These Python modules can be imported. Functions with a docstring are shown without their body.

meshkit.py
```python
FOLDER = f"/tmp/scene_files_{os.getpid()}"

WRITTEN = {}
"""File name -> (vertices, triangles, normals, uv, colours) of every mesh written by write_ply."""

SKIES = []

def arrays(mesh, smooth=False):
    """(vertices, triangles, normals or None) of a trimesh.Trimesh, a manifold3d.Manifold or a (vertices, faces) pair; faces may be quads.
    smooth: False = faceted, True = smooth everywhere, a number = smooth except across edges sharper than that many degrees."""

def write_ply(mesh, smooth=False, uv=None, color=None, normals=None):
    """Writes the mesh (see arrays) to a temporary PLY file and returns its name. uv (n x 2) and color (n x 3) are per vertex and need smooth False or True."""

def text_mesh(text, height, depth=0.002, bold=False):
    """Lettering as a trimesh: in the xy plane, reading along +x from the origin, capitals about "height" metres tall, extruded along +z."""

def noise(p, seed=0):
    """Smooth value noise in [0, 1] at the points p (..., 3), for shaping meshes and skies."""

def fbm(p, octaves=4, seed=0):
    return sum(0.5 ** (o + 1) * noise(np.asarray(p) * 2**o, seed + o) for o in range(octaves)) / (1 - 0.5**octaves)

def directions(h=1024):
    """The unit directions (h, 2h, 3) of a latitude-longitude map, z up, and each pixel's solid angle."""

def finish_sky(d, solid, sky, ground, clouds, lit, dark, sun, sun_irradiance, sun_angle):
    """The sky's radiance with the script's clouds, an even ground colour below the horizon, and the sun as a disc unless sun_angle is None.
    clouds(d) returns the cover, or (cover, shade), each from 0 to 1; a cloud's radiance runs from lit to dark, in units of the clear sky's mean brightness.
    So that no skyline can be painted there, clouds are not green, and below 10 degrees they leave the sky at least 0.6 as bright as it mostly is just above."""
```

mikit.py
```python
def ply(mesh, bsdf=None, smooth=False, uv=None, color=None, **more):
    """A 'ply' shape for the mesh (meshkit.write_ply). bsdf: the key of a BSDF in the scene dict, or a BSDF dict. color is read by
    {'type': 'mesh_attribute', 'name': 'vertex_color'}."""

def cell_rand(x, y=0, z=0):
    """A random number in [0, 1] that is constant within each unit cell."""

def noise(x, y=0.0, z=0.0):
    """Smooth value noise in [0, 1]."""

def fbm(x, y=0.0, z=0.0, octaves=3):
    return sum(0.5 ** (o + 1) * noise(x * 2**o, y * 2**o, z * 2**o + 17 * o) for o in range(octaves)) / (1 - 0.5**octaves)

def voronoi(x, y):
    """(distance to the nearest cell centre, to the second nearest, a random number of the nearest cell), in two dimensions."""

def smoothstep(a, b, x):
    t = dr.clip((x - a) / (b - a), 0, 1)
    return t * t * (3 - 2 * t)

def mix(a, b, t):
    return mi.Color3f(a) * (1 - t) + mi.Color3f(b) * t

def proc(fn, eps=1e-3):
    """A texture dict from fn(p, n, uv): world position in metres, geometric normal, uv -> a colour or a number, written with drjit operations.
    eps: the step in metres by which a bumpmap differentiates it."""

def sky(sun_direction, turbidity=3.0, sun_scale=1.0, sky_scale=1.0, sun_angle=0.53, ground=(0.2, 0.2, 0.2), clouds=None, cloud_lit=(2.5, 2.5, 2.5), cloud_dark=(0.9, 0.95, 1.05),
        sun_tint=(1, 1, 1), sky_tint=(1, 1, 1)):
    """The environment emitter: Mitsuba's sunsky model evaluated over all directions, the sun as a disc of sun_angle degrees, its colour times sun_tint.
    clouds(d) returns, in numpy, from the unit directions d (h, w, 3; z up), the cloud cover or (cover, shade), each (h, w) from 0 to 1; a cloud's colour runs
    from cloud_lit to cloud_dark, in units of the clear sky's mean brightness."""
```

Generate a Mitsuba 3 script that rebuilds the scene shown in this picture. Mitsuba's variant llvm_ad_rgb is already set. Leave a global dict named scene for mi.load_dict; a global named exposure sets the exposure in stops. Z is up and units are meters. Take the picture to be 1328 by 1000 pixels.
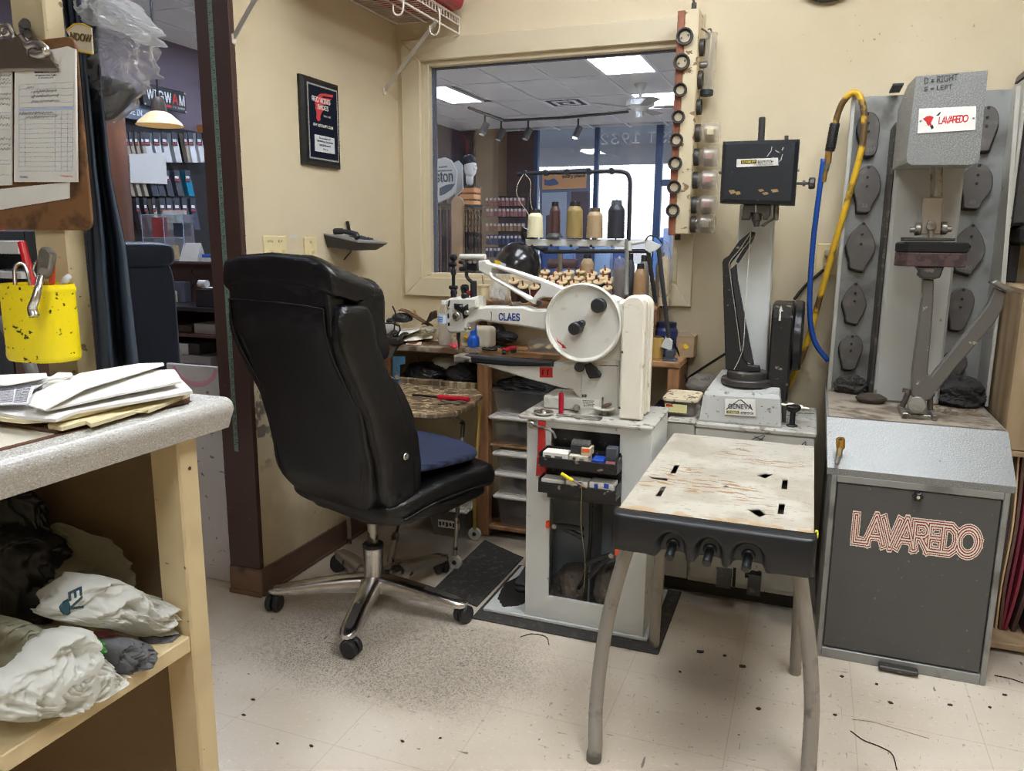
import math, random
import numpy as np, trimesh, mitsuba as mi, drjit as dr, mapbox_earcut
import manifold3d as m3
import mikit, meshkit
from mikit import proc, noise, fbm, voronoi, cell_rand, smoothstep, mix

scene, labels = {}, {}
rng = np.random.default_rng(7)
random.seed(7)
# ------------------------------------------------------------------ camera, sky, lights, exposure
F, PITCH, ROLL, YAW, H = 1005.3, math.radians(10.796), math.radians(-0.4646), math.radians(20.92), 1.25
def _axes():
    cy, sy, cp, sp, cr, sr = math.cos(YAW), math.sin(YAW), math.cos(PITCH), math.sin(PITCH), math.cos(ROLL), math.sin(ROLL)
    fw, rt, dn = np.array([-sy, cy, 0]), np.array([cy, sy, 0]), np.array([0, 0, -1.0])
    fw, dn = cp * fw + sp * dn, cp * dn - sp * fw
    return cr * rt + sr * dn, cr * dn - sr * rt, fw
RT, DN, FW = _axes()
EYE = np.array([0, 0, H])
T = mi.ScalarTransform4f
scene['camera'] = {'type': 'perspective', 'fov_axis': 'x', 'fov': 2 * math.degrees(math.atan(664 / F)), 'near_clip': 0.05, 'far_clip': 100.0,
                   'to_world': T().look_at(origin=EYE.tolist(), target=(EYE + FW).tolist(), up=(-DN).tolist())}
exposure = -0.03
scene['sky'] = mikit.sky([-0.3, -0.5, 0.8], turbidity=4.0, sun_scale=0.0, sky_scale=9.0, clouds=lambda d: np.full(d.shape[:2], 0.85),
                         cloud_lit=(1.6, 1.65, 1.75), cloud_dark=(1, 1, 1), ground=(0.45, 0.45, 0.45))
ROOM_LIGHTS = [(0.35, 1.55, 1.75), (-0.1, -0.9, 1.6), (-0.72, 1.95, 0.95)]   # x, y, strength of ceiling fixtures; last one added to brighten left wall
ROOM_RGB, SHOP_RGB = np.array([10.4, 11.0, 11.6]), np.array([20.0, 23.5, 29.5])
SHOP_LIGHTS = [(-4.61, 9.54), (-2.04, 8.36), (-2.04, 10.80), (-4.61, 5.9), (-3.3, 3.6), (-4.3, 0.6)]
# ------------------------------------------------------------------ helpers
def ray(x, y): return (x - 664) / F * RT + (y - 500) / F * DN + FW
def oy(x, y, Y): d = ray(x, y); return EYE + d * Y / d[1]
def ox(x, y, X): d = ray(x, y); return EYE + d * X / d[0]
def oz(x, y, z=0.0): d = ray(x, y); return EYE + d * (z - H) / d[2]
def A(*v): return np.array(v, float)
def lin(c):
    c = np.asarray(c, float) / 255.0
    return np.where(c <= 0.04045, c / 12.92, ((c + 0.055) / 1.055) ** 2.4)
def bs(key, d, bump=None, scale=1.0, eps=1e-3, two=True):
    if bump is not None: d = {'type': 'bumpmap', 'arbitrary': proc(bump, eps), 'scale': scale, 'bsdf': d}
    scene[key] = {'type': 'twosided', 'b': d} if two else d
    return key
def pr(c, rough=0.5, **k):
    c = c if isinstance(c, dict) else {'type': 'rgb', 'value': [float(x) for x in lin(c)]}
    return {'type': 'principled', 'base_color': c, 'roughness': float(rough), **k}
_cols = {}
def col(r, g, b, rough=0.55, metal=0.0, **k):
    q = (r, g, b, rough, metal, tuple(k.items()))
    if q not in _cols:
        _cols[q] = bs('mat_%03d' % len(_cols), pr((r, g, b), rough, **{'specular': 0.5, **k}) if metal == 0 else pr((r, g, b), rough, metallic=float(metal), **k))
    return _cols[q]
def cat(*ms):
    ms = [m for m in ms if m is not None]
    return trimesh.util.concatenate(ms) if len(ms) > 1 else ms[0]
def mesh(v, f): return trimesh.Trimesh(np.asarray(v, float), np.asarray(f), process=False)
_hulls = {}
def box(c, s, b=0.003):
    """A box centred at c with chamfered edges."""
    c, s = np.asarray(c, float), np.asarray(s, float)
    b = min(b, 0.45 * s.min())
    if b <= 0:
        m = trimesh.creation.box(s); m.apply_translation(c); return m
    h, pts = s / 2, []
    for sx in (-1, 1):
        for sy in (-1, 1):
            for sz in (-1, 1):
                q = A(sx, sy, sz)
                for k in range(3):
                    e = np.full(3, b); e[k] = 0
                    pts.append(q * (h - e))
    m = trimesh.convex.convex_hull(np.array(pts))
    m.apply_translation(c)
    return m
def bx(x0, x1, y0, y1, z0, z1, b=0.003):
    return box(((x0 + x1) / 2, (y0 + y1) / 2, (z0 + z1) / 2), (abs(x1 - x0), abs(y1 - y0), abs(z1 - z0)), b)
def hull(pts): return trimesh.convex.convex_hull(np.asarray(pts, float))
def rbox(c, s, r, seg=8):
    """A box with rounded edges and corners."""
    c, s = np.asarray(c, float), np.asarray(s, float)
    r = min(r, 0.499 * s.min())
    sp = m3.Manifold.sphere(r, seg * 2)
    h = s / 2 - r
    m = m3.Manifold.batch_hull([sp.translate((c + h * A(x, y, z)).tolist()) for x in (-1, 1) for y in (-1, 1) for z in (-1, 1)]).to_mesh()
    return mesh(m.vert_properties[:, :3], m.tri_verts)
def frame(z, x=None):
    z = np.asarray(z, float); z = z / np.linalg.norm(z)
    if x is None: x = A(1, 0, 0) if abs(z[0]) < 0.9 else A(0, 1, 0)
    x = np.asarray(x, float); x = x - z * (x @ z); x /= np.linalg.norm(x)
    return x, np.cross(z, x), z
def put(m, o, x, y, z):
    M = np.eye(4); M[:3, 0], M[:3, 1], M[:3, 2], M[:3, 3] = x, y, z, o
    m = m.copy(); m.apply_transform(M); return m
def rot(m, deg, axis=(0, 0, 1), at=(0, 0, 0)):
    m = m.copy(); m.apply_transform(trimesh.transformations.rotation_matrix(math.radians(deg), axis, at)); return m
def mv(m, *d):
    m = m.copy(); m.apply_translation(d if len(d) == 3 else d[0]); return m
def cyl(p0, p1, r, r1=None, n=20, bev=0.0):
    """A cylinder or cone frustum with bevelled rims."""
    p0, p1 = np.asarray(p0, float), np.asarray(p1, float)
    r1 = r if r1 is None else r1
    L = np.linalg.norm(p1 - p0)
    b = min(bev, 0.45 * L)
    prof = [(0, 0), (r - b, 0), (r, b), (r1, L - b), (r1 - b, L), (0, L)] if b > 0 else [(0, 0), (r, 0), (r1, L), (0, L)]
    return put(lathe(prof, n), p0, *frame(p1 - p0))
def lathe(prof, n=24):
    """Profile of (radius, height), revolved about z."""
    prof = np.asarray(prof, float)
    a = np.arange(n) * 2 * math.pi / n
    v, f, rings = [], [], []
    for r, z in prof:
        if r < 1e-7:
            rings.append([len(v)]); v.append((0, 0, z))
        else:
            rings.append(list(range(len(v), len(v) + n))); v += [(r * math.cos(t), r * math.sin(t), z) for t in a]
    for p, q in zip(rings, rings[1:]):
        for i in range(n):
            j = (i + 1) % n
            if len(p) == 1 and len(q) == 1: break
            if len(p) == 1: f.append((p[0], q[j], q[i]))
            elif len(q) == 1: f.append((p[i], p[j], q[0]))
            else: f += [(p[i], p[j], q[j]), (p[i], q[j], q[i])]
    return mesh(v, f)
def smooth_path(p, n=8, closed=False):
    p = np.asarray(p, float)
    q = np.vstack([p[-1:], p, p[:2]]) if closed else np.vstack([2 * p[0] - p[1], p, 2 * p[-1] - p[-2]])
    out = []
    for i in range(1, len(q) - 2):
        for t in np.arange(n) / n:
            a, b, c, d = q[i - 1], q[i], q[i + 1], q[i + 2]
            out.append(0.5 * (2 * b + (c - a) * t + (2 * a - 5 * b + 4 * c - d) * t * t + (3 * b - a - 3 * c + d) * t ** 3))
    if not closed: out.append(p[-1])
    return np.array(out)
def tube(p, r, n=8, closed=False, cap=True):
    """A tube along the points; r a radius or one per point."""
    p = np.asarray(p, float)
    r = np.broadcast_to(np.asarray(r, float), (len(p),))
    t = (np.roll(p, -1, 0) - np.roll(p, 1, 0)) if closed else np.gradient(p, axis=0)
    t /= np.linalg.norm(t, axis=1, keepdims=True) + 1e-12
    x, _, _ = frame(t[0])
    X = []
    for k in range(len(p)):
        x = x - t[k] * (x @ t[k]); x /= np.linalg.norm(x) + 1e-12
        X.append(x)
    X = np.array(X); Yv = np.cross(t, X)
    a = np.arange(n) * 2 * math.pi / n
    v = p[:, None] + r[:, None, None] * (np.cos(a)[None, :, None] * X[:, None] + np.sin(a)[None, :, None] * Yv[:, None])
    m = len(p); f = []
    for i in range(m if closed else m - 1):
        for j in range(n):
            k, l, i2 = j, (j + 1) % n, (i + 1) % m
            f += [(i * n + k, i * n + l, i2 * n + l), (i * n + k, i2 * n + l, i2 * n + k)]
    v = v.reshape(-1, 3)
    if cap and not closed:
        v = np.vstack([v, p[0], p[-1]])
        for j in range(n):
            l = (j + 1) % n
            f += [(m * n, l, j), (m * n + 1, (m - 1) * n + j, (m - 1) * n + l)]
    return mesh(v, f)
def stroke(p, r, n=8, sm=6): return tube(smooth_path(p, sm), r, n)
def _area(p): return 0.5 * np.sum(p[:, 0] * np.roll(p[:, 1], -1) - p[:, 1] * np.roll(p[:, 0], -1))
def _inset(p, b):
    e = np.roll(p, -1, 0) - p
    n = np.stack([-e[:, 1], e[:, 0]], 1) / (np.linalg.norm(e, axis=1, keepdims=True) + 1e-12)
    n0 = np.roll(n, 1, 0)
    m = n + n0
    d = np.maximum(1 + np.sum(n * n0, 1, keepdims=True), 0.35)
    return p + b * m / d
def extr(outer, depth, b=0.0, holes=()):
    """A polygon (and holes) in xy, extruded along +z from 0 to depth with bevelled rims."""
    rings = [np.asarray(outer, float)] + [np.asarray(h, float) for h in holes]
    rings = [r if (_area(r) > 0) == (k == 0) else r[::-1] for k, r in enumerate(rings)]
    ins = [_inset(r, b) if b > 0 else r for r in rings]
    flat = np.vstack(ins)
    tri = mapbox_earcut.triangulate_float64(flat, np.cumsum([len(r) for r in ins]).astype(np.uint32)).reshape(-1, 3)
    n = len(flat); full = np.vstack(rings)
    a, c, d2 = flat[tri[:, 0]], flat[tri[:, 1]], flat[tri[:, 2]]
    neg = (c[:, 0] - a[:, 0]) * (d2[:, 1] - a[:, 1]) - (c[:, 1] - a[:, 1]) * (d2[:, 0] - a[:, 0]) < 0
    tri[neg] = tri[neg][:, ::-1]
    lay = [(flat, 0.0), (full, b), (full, depth - b), (flat, depth)] if b > 0 else [(flat, 0.0), (flat, depth)]
    v = np.vstack([np.c_[q, np.full(n, z)] for q, z in lay])
    f = [tri[:, ::-1], tri + n * (len(lay) - 1)]
    s = 0
    for r in rings:
        i = np.arange(len(r)) + s; j = np.roll(np.arange(len(r)), -1) + s
        for L in range(len(lay) - 1):
            f += [np.stack([i + L * n, j + L * n, j + (L + 1) * n], 1), np.stack([i + L * n, j + (L + 1) * n, i + (L + 1) * n], 1)]
        s += len(r)
    return mesh(v, np.vstack(f))
def xz(poly, y0, y1, b=0.002, holes=()):
    """Outline in (x, z) world metres, extruded from y0 (front) to y1 (back)."""
    m = extr(poly, y1 - y0, b, holes)
    return mesh(np.c_[m.vertices[:, 0], y0 + m.vertices[:, 2], m.vertices[:, 1]], m.faces[:, ::-1])
def tr(pts, y0, depth, b=0.002, holes=()):
    """As xz, the outline read off at the real plane y = y0."""
    g = lambda P: [(oy(px, py, y0)[0], oy(px, py, y0)[2]) for px, py in P]
    return xz(g(pts), y0, y0 + depth, b, [g(h) for h in holes])
def xy(poly, z0, z1, b=0.002, holes=()): return mv(extr(poly, z1 - z0, b, holes), 0, 0, z0)
def yz(poly, x0, x1, b=0.002, holes=()):
    m = extr(poly, x1 - x0, b, holes)
    return mesh(np.c_[x0 + m.vertices[:, 2], m.vertices[:, 0], m.vertices[:, 1]], m.faces)
def rrect(cx, cy, w, h, r, n=5):
    out = []
    for k, (sx, sy) in enumerate(((1, 1), (-1, 1), (-1, -1), (1, -1))):
        for t in np.linspace(0, math.pi / 2, n):
            a = t + k * math.pi / 2
            out.append((cx + sx * (w / 2 - r) + r * math.cos(a), cy + sy * (h / 2 - r) + r * math.sin(a)))
    return out
def circ(cx, cy, r, n=32, ry=None): return [(cx + r * math.cos(a), cy + (ry or r) * math.sin(a)) for a in np.arange(n) * 2 * math.pi / n]
def loft(rings, cap=True):
    rings = np.asarray(rings, float); m, n = rings.shape[:2]
    f = []
    for i in range(m - 1):
        for j in range(n):
            l = (j + 1) % n
            f += [(i * n + j, i * n + l, (i + 1) * n + l), (i * n + j, (i + 1) * n + l, (i + 1) * n + j)]
    v = rings.reshape(-1, 3)
    if cap:
        v = np.vstack([v, rings[0].mean(0), rings[-1].mean(0)])
        for j in range(n):
            l = (j + 1) % n
            f += [(m * n, l, j), (m * n + 1, (m - 1) * n + j, (m - 1) * n + l)]
    return mesh(v, f)
def grid(fn, nu, nv):
    """Sheet of points fn(u, v), u and v arrays in [0, 1]."""
    u, v = np.meshgrid(np.linspace(0, 1, nu), np.linspace(0, 1, nv), indexing='ij')
    P = fn(u, v).reshape(-1, 3)
    i, j = np.meshgrid(np.arange(nu - 1), np.arange(nv - 1), indexing='ij')
    a = (i * nv + j).ravel()
    return mesh(P, np.vstack([np.stack([a, a + nv, a + nv + 1], 1), np.stack([a, a + nv + 1, a + 1], 1)]))
def thick(m, t):
    """A sheet given thickness t against its normals."""
    n = m.vertex_normals; k = len(m.vertices)
    v = np.vstack([m.vertices + n * t / 2, m.vertices - n * t / 2])
    e = m.edges[trimesh.grouping.group_rows(m.edges_sorted, require_count=1)]
    side = np.vstack([np.stack([e[:, 1], e[:, 0], e[:, 0] + k], 1), np.stack([e[:, 1], e[:, 0] + k, e[:, 1] + k], 1)])
    return mesh(v, np.vstack([m.faces, m.faces[:, ::-1] + k, side]))
def blob(c, s, amp=0.25, freq=2.0, seed=0, sub=4, ridge=True):
    """A crumpled lump with creases."""
    m = trimesh.creation.icosphere(subdivisions=sub)
    v = np.array(m.vertices)
    q = v * freq + seed * 7.3
    if ridge:
        w = meshkit.noise(q, seed) * 1.2
        q2 = q + np.stack([w, np.roll(w, 3), -w], 1) * 0.8
        d = (1 - np.abs(2 * meshkit.noise(q2, seed) - 1)) * 0.6 + (1 - np.abs(2 * meshkit.noise(q2 * 2.3, seed + 5) - 1)) * 0.3 + (1 - np.abs(2 * meshkit.noise(q2 * 5.1, seed + 9) - 1)) * 0.16
        d = d - 0.6
    else:
        d = meshkit.fbm(q, 4, seed) - 0.5
    v = v * (1 + amp * d)[:, None] * np.asarray(s)
    return mesh(v + np.asarray(c, float), m.faces)
def flat_bottom(m, z):
    v = np.array(m.vertices); v[:, 2] = np.maximum(v[:, 2], z + 0.002 * (v[:, 2] < z) * 0); return mesh(v, m.faces)
def text(s, h, o, x, up, depth=0.0012, bold=False, w=None, lift=0.0004):
    """Raised lettering: o is the lower left corner, x the reading direction, up the letters' up."""
    m = meshkit.text_mesh(s, h, depth, bold)
    if w is not None:
        k = w / (m.bounds[1][0] - min(0, m.bounds[0][0])); m.apply_scale([k, 1, 1])
    x = np.asarray(x, float) / np.linalg.norm(x); up = np.asarray(up, float); up = up - x * (x @ up); up /= np.linalg.norm(up)
    z = np.cross(x, up)
    return put(m, np.asarray(o, float) + z * lift, x, up, z)
def nkey(k):
    if k not in scene and k not in _used: _used.add(k); return k
    i = 1
    while '%s_%03d' % (k, i) in _used: i += 1
    k = '%s_%03d' % (k, i); _used.add(k); return k
_used = set()
def thing(name, label, category=None, group=None, kind=None):
    k = nkey(name); d = {'label': label}
    if category: d['category'] = category
    if group: d['group'] = group
    if kind: d['kind'] = kind
    labels[k] = d
    return k
def part(root, name, m, mat, smooth=30, label=None, kind=None, **kw):
    k = nkey(root + '__' + name)
    scene[k] = mikit.ply(m, mat, smooth, **kw)
    if label or kind: labels[k] = {a: b for a, b in (('label', label), ('kind', kind)) if b}
    return k
def single(name, m, mat, label, category=None, group=None, kind=None, smooth=30, **kw):
    k = thing(name, label, category, group, kind)
    scene[k] = mikit.ply(m, mat, smooth, **kw)
    return k
def struct(name, m, mat, smooth=30, label=None):
    k = nkey(name); scene[k] = mikit.ply(m, mat, smooth); labels[k] = {'kind': 'structure', **({'label': label} if label else {})}
    return k
def dup(src, root, M):
    """Copies of a thing's parts under another root, moved by the matrix M."""
    for k in [k for k in scene if k.startswith(src + '__')]:
        nk = root + k[len(src):]; _used.add(nk)
        scene[nk] = {**scene[k], 'to_world': T(M)}
        if k in labels: labels[nk] = dict(labels[k])
def MT(*d):
    M = np.eye(4); M[:3, 3] = d if len(d) == 3 else d[0]; return M
def MR(deg, axis, at=(0, 0, 0)): return trimesh.transformations.rotation_matrix(math.radians(deg), axis, at)
def emit(k, rgb): scene[k]['emitter'] = {'type': 'area', 'radiance': {'type': 'rgb', 'value': [float(x) for x in rgb]}}
XL, YB = -1.729, 3.111
# ------------------------------------------------------------------ materials
def C(r, g, b): return tuple(float(x) for x in lin((r, g, b)))
def wall_fn(p, n, uv):
    s = p.x + p.y
    big = fbm(s * 1.7, p.z * 1.3, 3.0, 3)
    c = mix(C(210, 196, 166), C(199, 183, 151), smoothstep(0.35, 0.7, big))
    streak = fbm(s * 5.0, p.z * 1.2, 9.0, 4)
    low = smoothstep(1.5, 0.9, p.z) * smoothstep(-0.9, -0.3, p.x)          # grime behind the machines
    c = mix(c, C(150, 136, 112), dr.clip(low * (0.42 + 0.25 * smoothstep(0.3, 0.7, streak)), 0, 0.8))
    sp = noise(s * 60, p.z * 60, 1.0)
    c = mix(c, C(120, 100, 76), smoothstep(0.93, 0.98, sp) * smoothstep(0.5, 0.65, big) * 0.7)
    foot = smoothstep(0.55, 0.3, p.z) * smoothstep(0.45, 0.7, fbm(s * 9, p.z * 6, 2.0, 3))
    chip = smoothstep(2.24, 2.12, p.y) * smoothstep(0.42, 0.52, p.z) * smoothstep(0.86, 0.74, p.z) * smoothstep(-1.6, -1.7, p.x)
    c = mix(c, C(128, 118, 106), chip * smoothstep(0.5, 0.6, fbm(s * 24, p.z * 24, 4.0, 4)))
    return mix(c, C(150, 130, 100), foot * 0.2)
bs('m_wall', pr(proc(wall_fn), 0.55, specular=0.35), lambda p, n, uv: fbm((p.x + p.y) * 40, p.z * 40, 0.0, 2), 0.0006)
def floor_fn(p, n, uv):
    c = mix(C(218, 206, 189), C(203, 189, 170), smoothstep(0.35, 0.65, fbm(p.x * 2.1, p.y * 2.1, 0.0, 3)))
    fl = noise(p.x * 130, p.y * 260, 4.0)
    c = mix(c, C(226, 216, 200), smoothstep(0.84, 0.92, fl) * 0.4)
    # chips and short scratches left by trimmings
    a = noise(p.x * 55 + 3 * noise(p.x * 9, p.y * 9), p.y * 150, 7.0)
    b = noise(p.x * 160, p.y * 50 + 3 * noise(p.x * 8, p.y * 8, 2.0), 8.0)
    wear = smoothstep(0.42, 0.62, fbm(p.x * 1.6 + 5, p.y * 1.6, 1.0, 3))
    c = mix(c, C(110, 96, 80), smoothstep(0.92, 0.97, a) * (0.1 + 0.35 * wear))
    c = mix(c, C(105, 92, 78), smoothstep(0.94, 0.98, b) * (0.1 + 0.35 * wear))
    sp = noise(p.x * 34 + 11, p.y * 34, 3.0)
    c = mix(c, C(70, 62, 54), smoothstep(0.975, 0.985, sp) * 0.7)
    # the patch scuffed black by the chair's wheels
    d = dr.sqrt(dr.square((p.x + 1.12) / 0.62) + dr.square((p.y - 1.93) / 0.44)) + 0.5 * (fbm(p.x * 4, p.y * 4, 6.0, 3) - 0.5)
    sc = smoothstep(1.0, 0.25, d)
    wx, wy = p.x + 0.012 * noise(p.x * 30, p.y * 30, 2.0), p.y + 0.012 * noise(p.x * 30, p.y * 30, 9.0)
    hair = 0.5 * noise(wx * 520 - wy * 300, wx * 120 + wy * 208, 5.0) + 0.5 * noise(wx * 480 + wy * 560, wy * 180 - wx * 154, 6.0)
    c = mix(c, C(78, 70, 62), dr.clip(sc * (0.34 + 0.7 * smoothstep(0.42, 0.72, hair)), 0, 0.85) * 0.8)
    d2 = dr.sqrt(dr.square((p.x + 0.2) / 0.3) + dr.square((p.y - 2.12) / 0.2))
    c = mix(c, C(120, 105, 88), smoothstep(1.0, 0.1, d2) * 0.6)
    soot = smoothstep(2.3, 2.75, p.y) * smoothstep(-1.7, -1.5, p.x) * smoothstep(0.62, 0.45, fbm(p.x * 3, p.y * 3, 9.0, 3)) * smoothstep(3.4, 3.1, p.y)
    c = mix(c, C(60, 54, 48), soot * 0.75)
    gx, gy = p.x / 0.305 + 0.37, p.y / 0.305 + 0.2
    g = dr.minimum(dr.abs(gx - dr.round(gx)), dr.abs(gy - dr.round(gy)))
    return mix(c, C(150, 134, 112), smoothstep(0.006, 0.002, g) * 0.3)
bs('m_floor', pr(proc(floor_fn), 0.32, specular=0.4))
def worn(base, chip, freq=20.0, lo=0.6, hi=0.68, grime=None, seed=0.0, amt=1.0):
    def fn(p, n, uv):
        w = 0.9 * fbm(p.x * freq * 0.7, p.y * freq * 0.7, p.z * freq * 0.7 + 4, 2)
        q = fbm((p.x + 0.3 * p.y) * freq * 1.3 + w, (p.y - 0.2 * p.x) * freq * 1.3 + seed - w, p.z * freq * 1.3 + w, 5)
        c = mix(C(*base), C(*chip), smoothstep(lo, hi, q) * amt)
        if grime is not None:
            c = mix(c, C(*grime), smoothstep(0.45, 0.75, fbm(p.x * freq / 5 + seed, p.y * freq / 5, p.z * freq / 5, 3)) * 0.55)
        return c
    return fn
def wood(base, dark, freq=14.0, ax=0, stain=None):
    """Grain that runs along axis ax (0 x, 1 y, 2 z)."""
    def fn(p, n, uv):
        q = [p.x, p.y, p.z]
        q = [v * (freq * 0.12 if k == ax else freq) for k, v in enumerate(q)]
        g = fbm(q[0] * 3, q[1] * 3, q[2] * 3, 4)
        ring = dr.sin((q[(ax + 1) % 3] + q[(ax + 2) % 3] + 0.9 * noise(q[0], q[1], q[2])) * 9.0) * 0.5 + 0.5
        c = mix(C(*base), C(*dark), dr.clip(0.55 * ring * g * 1.6 + 0.3 * smoothstep(0.5, 0.75, g), 0, 1))
        if stain is not None:
            c = mix(c, C(*stain), smoothstep(0.5, 0.66, fbm(p.x * 13, p.y * 13, p.z * 13, 3)) * 0.8)
        return c
    return fn
bs('m_jamb', pr(proc(worn((70, 48, 42), (150, 125, 108), 55, 0.83, 0.87)), 0.42))
bs('m_basetan', pr(proc(worn((126, 98, 78), (90, 66, 54), 12, 0.5, 0.8)), 0.55))
bs('m_leather', pr((11, 11, 13), 0.29, specular=0.55), lambda p, n, uv: fbm(p.x * 260, p.y * 260, p.z * 260, 2) + 5 * fbm(p.x * 18, p.y * 18, p.z * 18, 3), 0.0014)
bs('m_navyleather', pr((24, 34, 58), 0.45))
def mesh_fn(p, n, uv):
    a, b = (p.x * 0.94 + p.y * 0.34) * 110, (p.y * 0.94 - p.x * 0.34) * 110
    k = (dr.sin(a * 6.283 * 0.9) * dr.sin(b * 6.283 * 0.9)) * 0.5 + 0.5
    return mix(C(14, 18, 28), C(48, 60, 94), smoothstep(0.44, 0.58, k))
bs('m_bluemesh', pr(proc(mesh_fn), 0.8))
bs('m_chrome', {'type': 'roughconductor', 'material': 'Al', 'alpha': 0.12, 'specular_reflectance': {'type': 'rgb', 'value': [0.78, 0.76, 0.73]}})
bs('m_dustychrome', pr(proc(worn((178, 172, 162), (70, 66, 62), 18, 0.52, 0.62)), 0.3, metallic=0.7))
bs('m_steel', pr(proc(worn((150, 146, 138), (92, 84, 74), 26, 0.5, 0.75)), 0.35, metallic=0.75))
bs('m_darksteel', pr(proc(worn((66, 64, 62), (106, 98, 88), 40, 0.62, 0.72, (84, 72, 60))), 0.42, metallic=0.35))
bs('m_enamel', pr(proc(worn((214, 212, 203), (188, 180, 160), 16, 0.66, 0.84)), 0.28, specular=0.5))
bs('m_cover', pr(proc(worn((232, 226, 210), (190, 178, 150), 18, 0.66, 0.78)), 0.35, specular=0.5))
bs('m_standgrey', pr(proc(worn((204, 206, 203), (146, 142, 132), 22, 0.76, 0.82)), 0.4, specular=0.45))
bs('m_dustgrey', pr(proc(worn((176, 174, 166), (120, 110, 98), 36, 0.58, 0.72, (150, 140, 126))), 0.55))
bs('m_basegrey', pr(proc(worn((176, 174, 166), (90, 84, 76), 34, 0.77, 0.81, (158, 152, 140))), 0.42))
def hammer_fn(p, n, uv):
    f, s, r = voronoi((p.x + 0.6 * p.y) * 300, (p.z + 0.6 * p.y) * 300)
    c = mix(C(104, 105, 103), C(148, 149, 147), dr.clip(f * 1.3, 0, 1))
    return mix(c, C(60, 58, 56), smoothstep(0.9, 0.93, noise(p.x * 130, p.y * 90, p.z * 130)) * smoothstep(0.45, 0.6, fbm(p.x * 14, p.y * 14, p.z * 14, 2)))
bs('m_hammer', pr(proc(hammer_fn), 0.42, metallic=0.25))
bs('m_panelgrey', pr(proc(worn((142, 143, 140), (108, 106, 102), 9, 0.45, 0.8)), 0.42, metallic=0.2))
bs('m_doorgrey', pr(proc(worn((78, 77, 76), (116, 112, 106), 60, 0.74, 0.79)), 0.45))
bs('m_sole', pr(proc(worn((92, 88, 84), (108, 102, 95), 22, 0.5, 0.75)), 0.55, metallic=0.15))
bs('m_blackcrackle', pr((30, 31, 34), 0.42), lambda p, n, uv: noise(p.x * 500, p.y * 500, p.z * 500), 0.0005)
bs('m_blackworn', pr(proc(worn((26, 26, 27), (120, 112, 100), 40, 0.7, 0.74)), 0.4))
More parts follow.
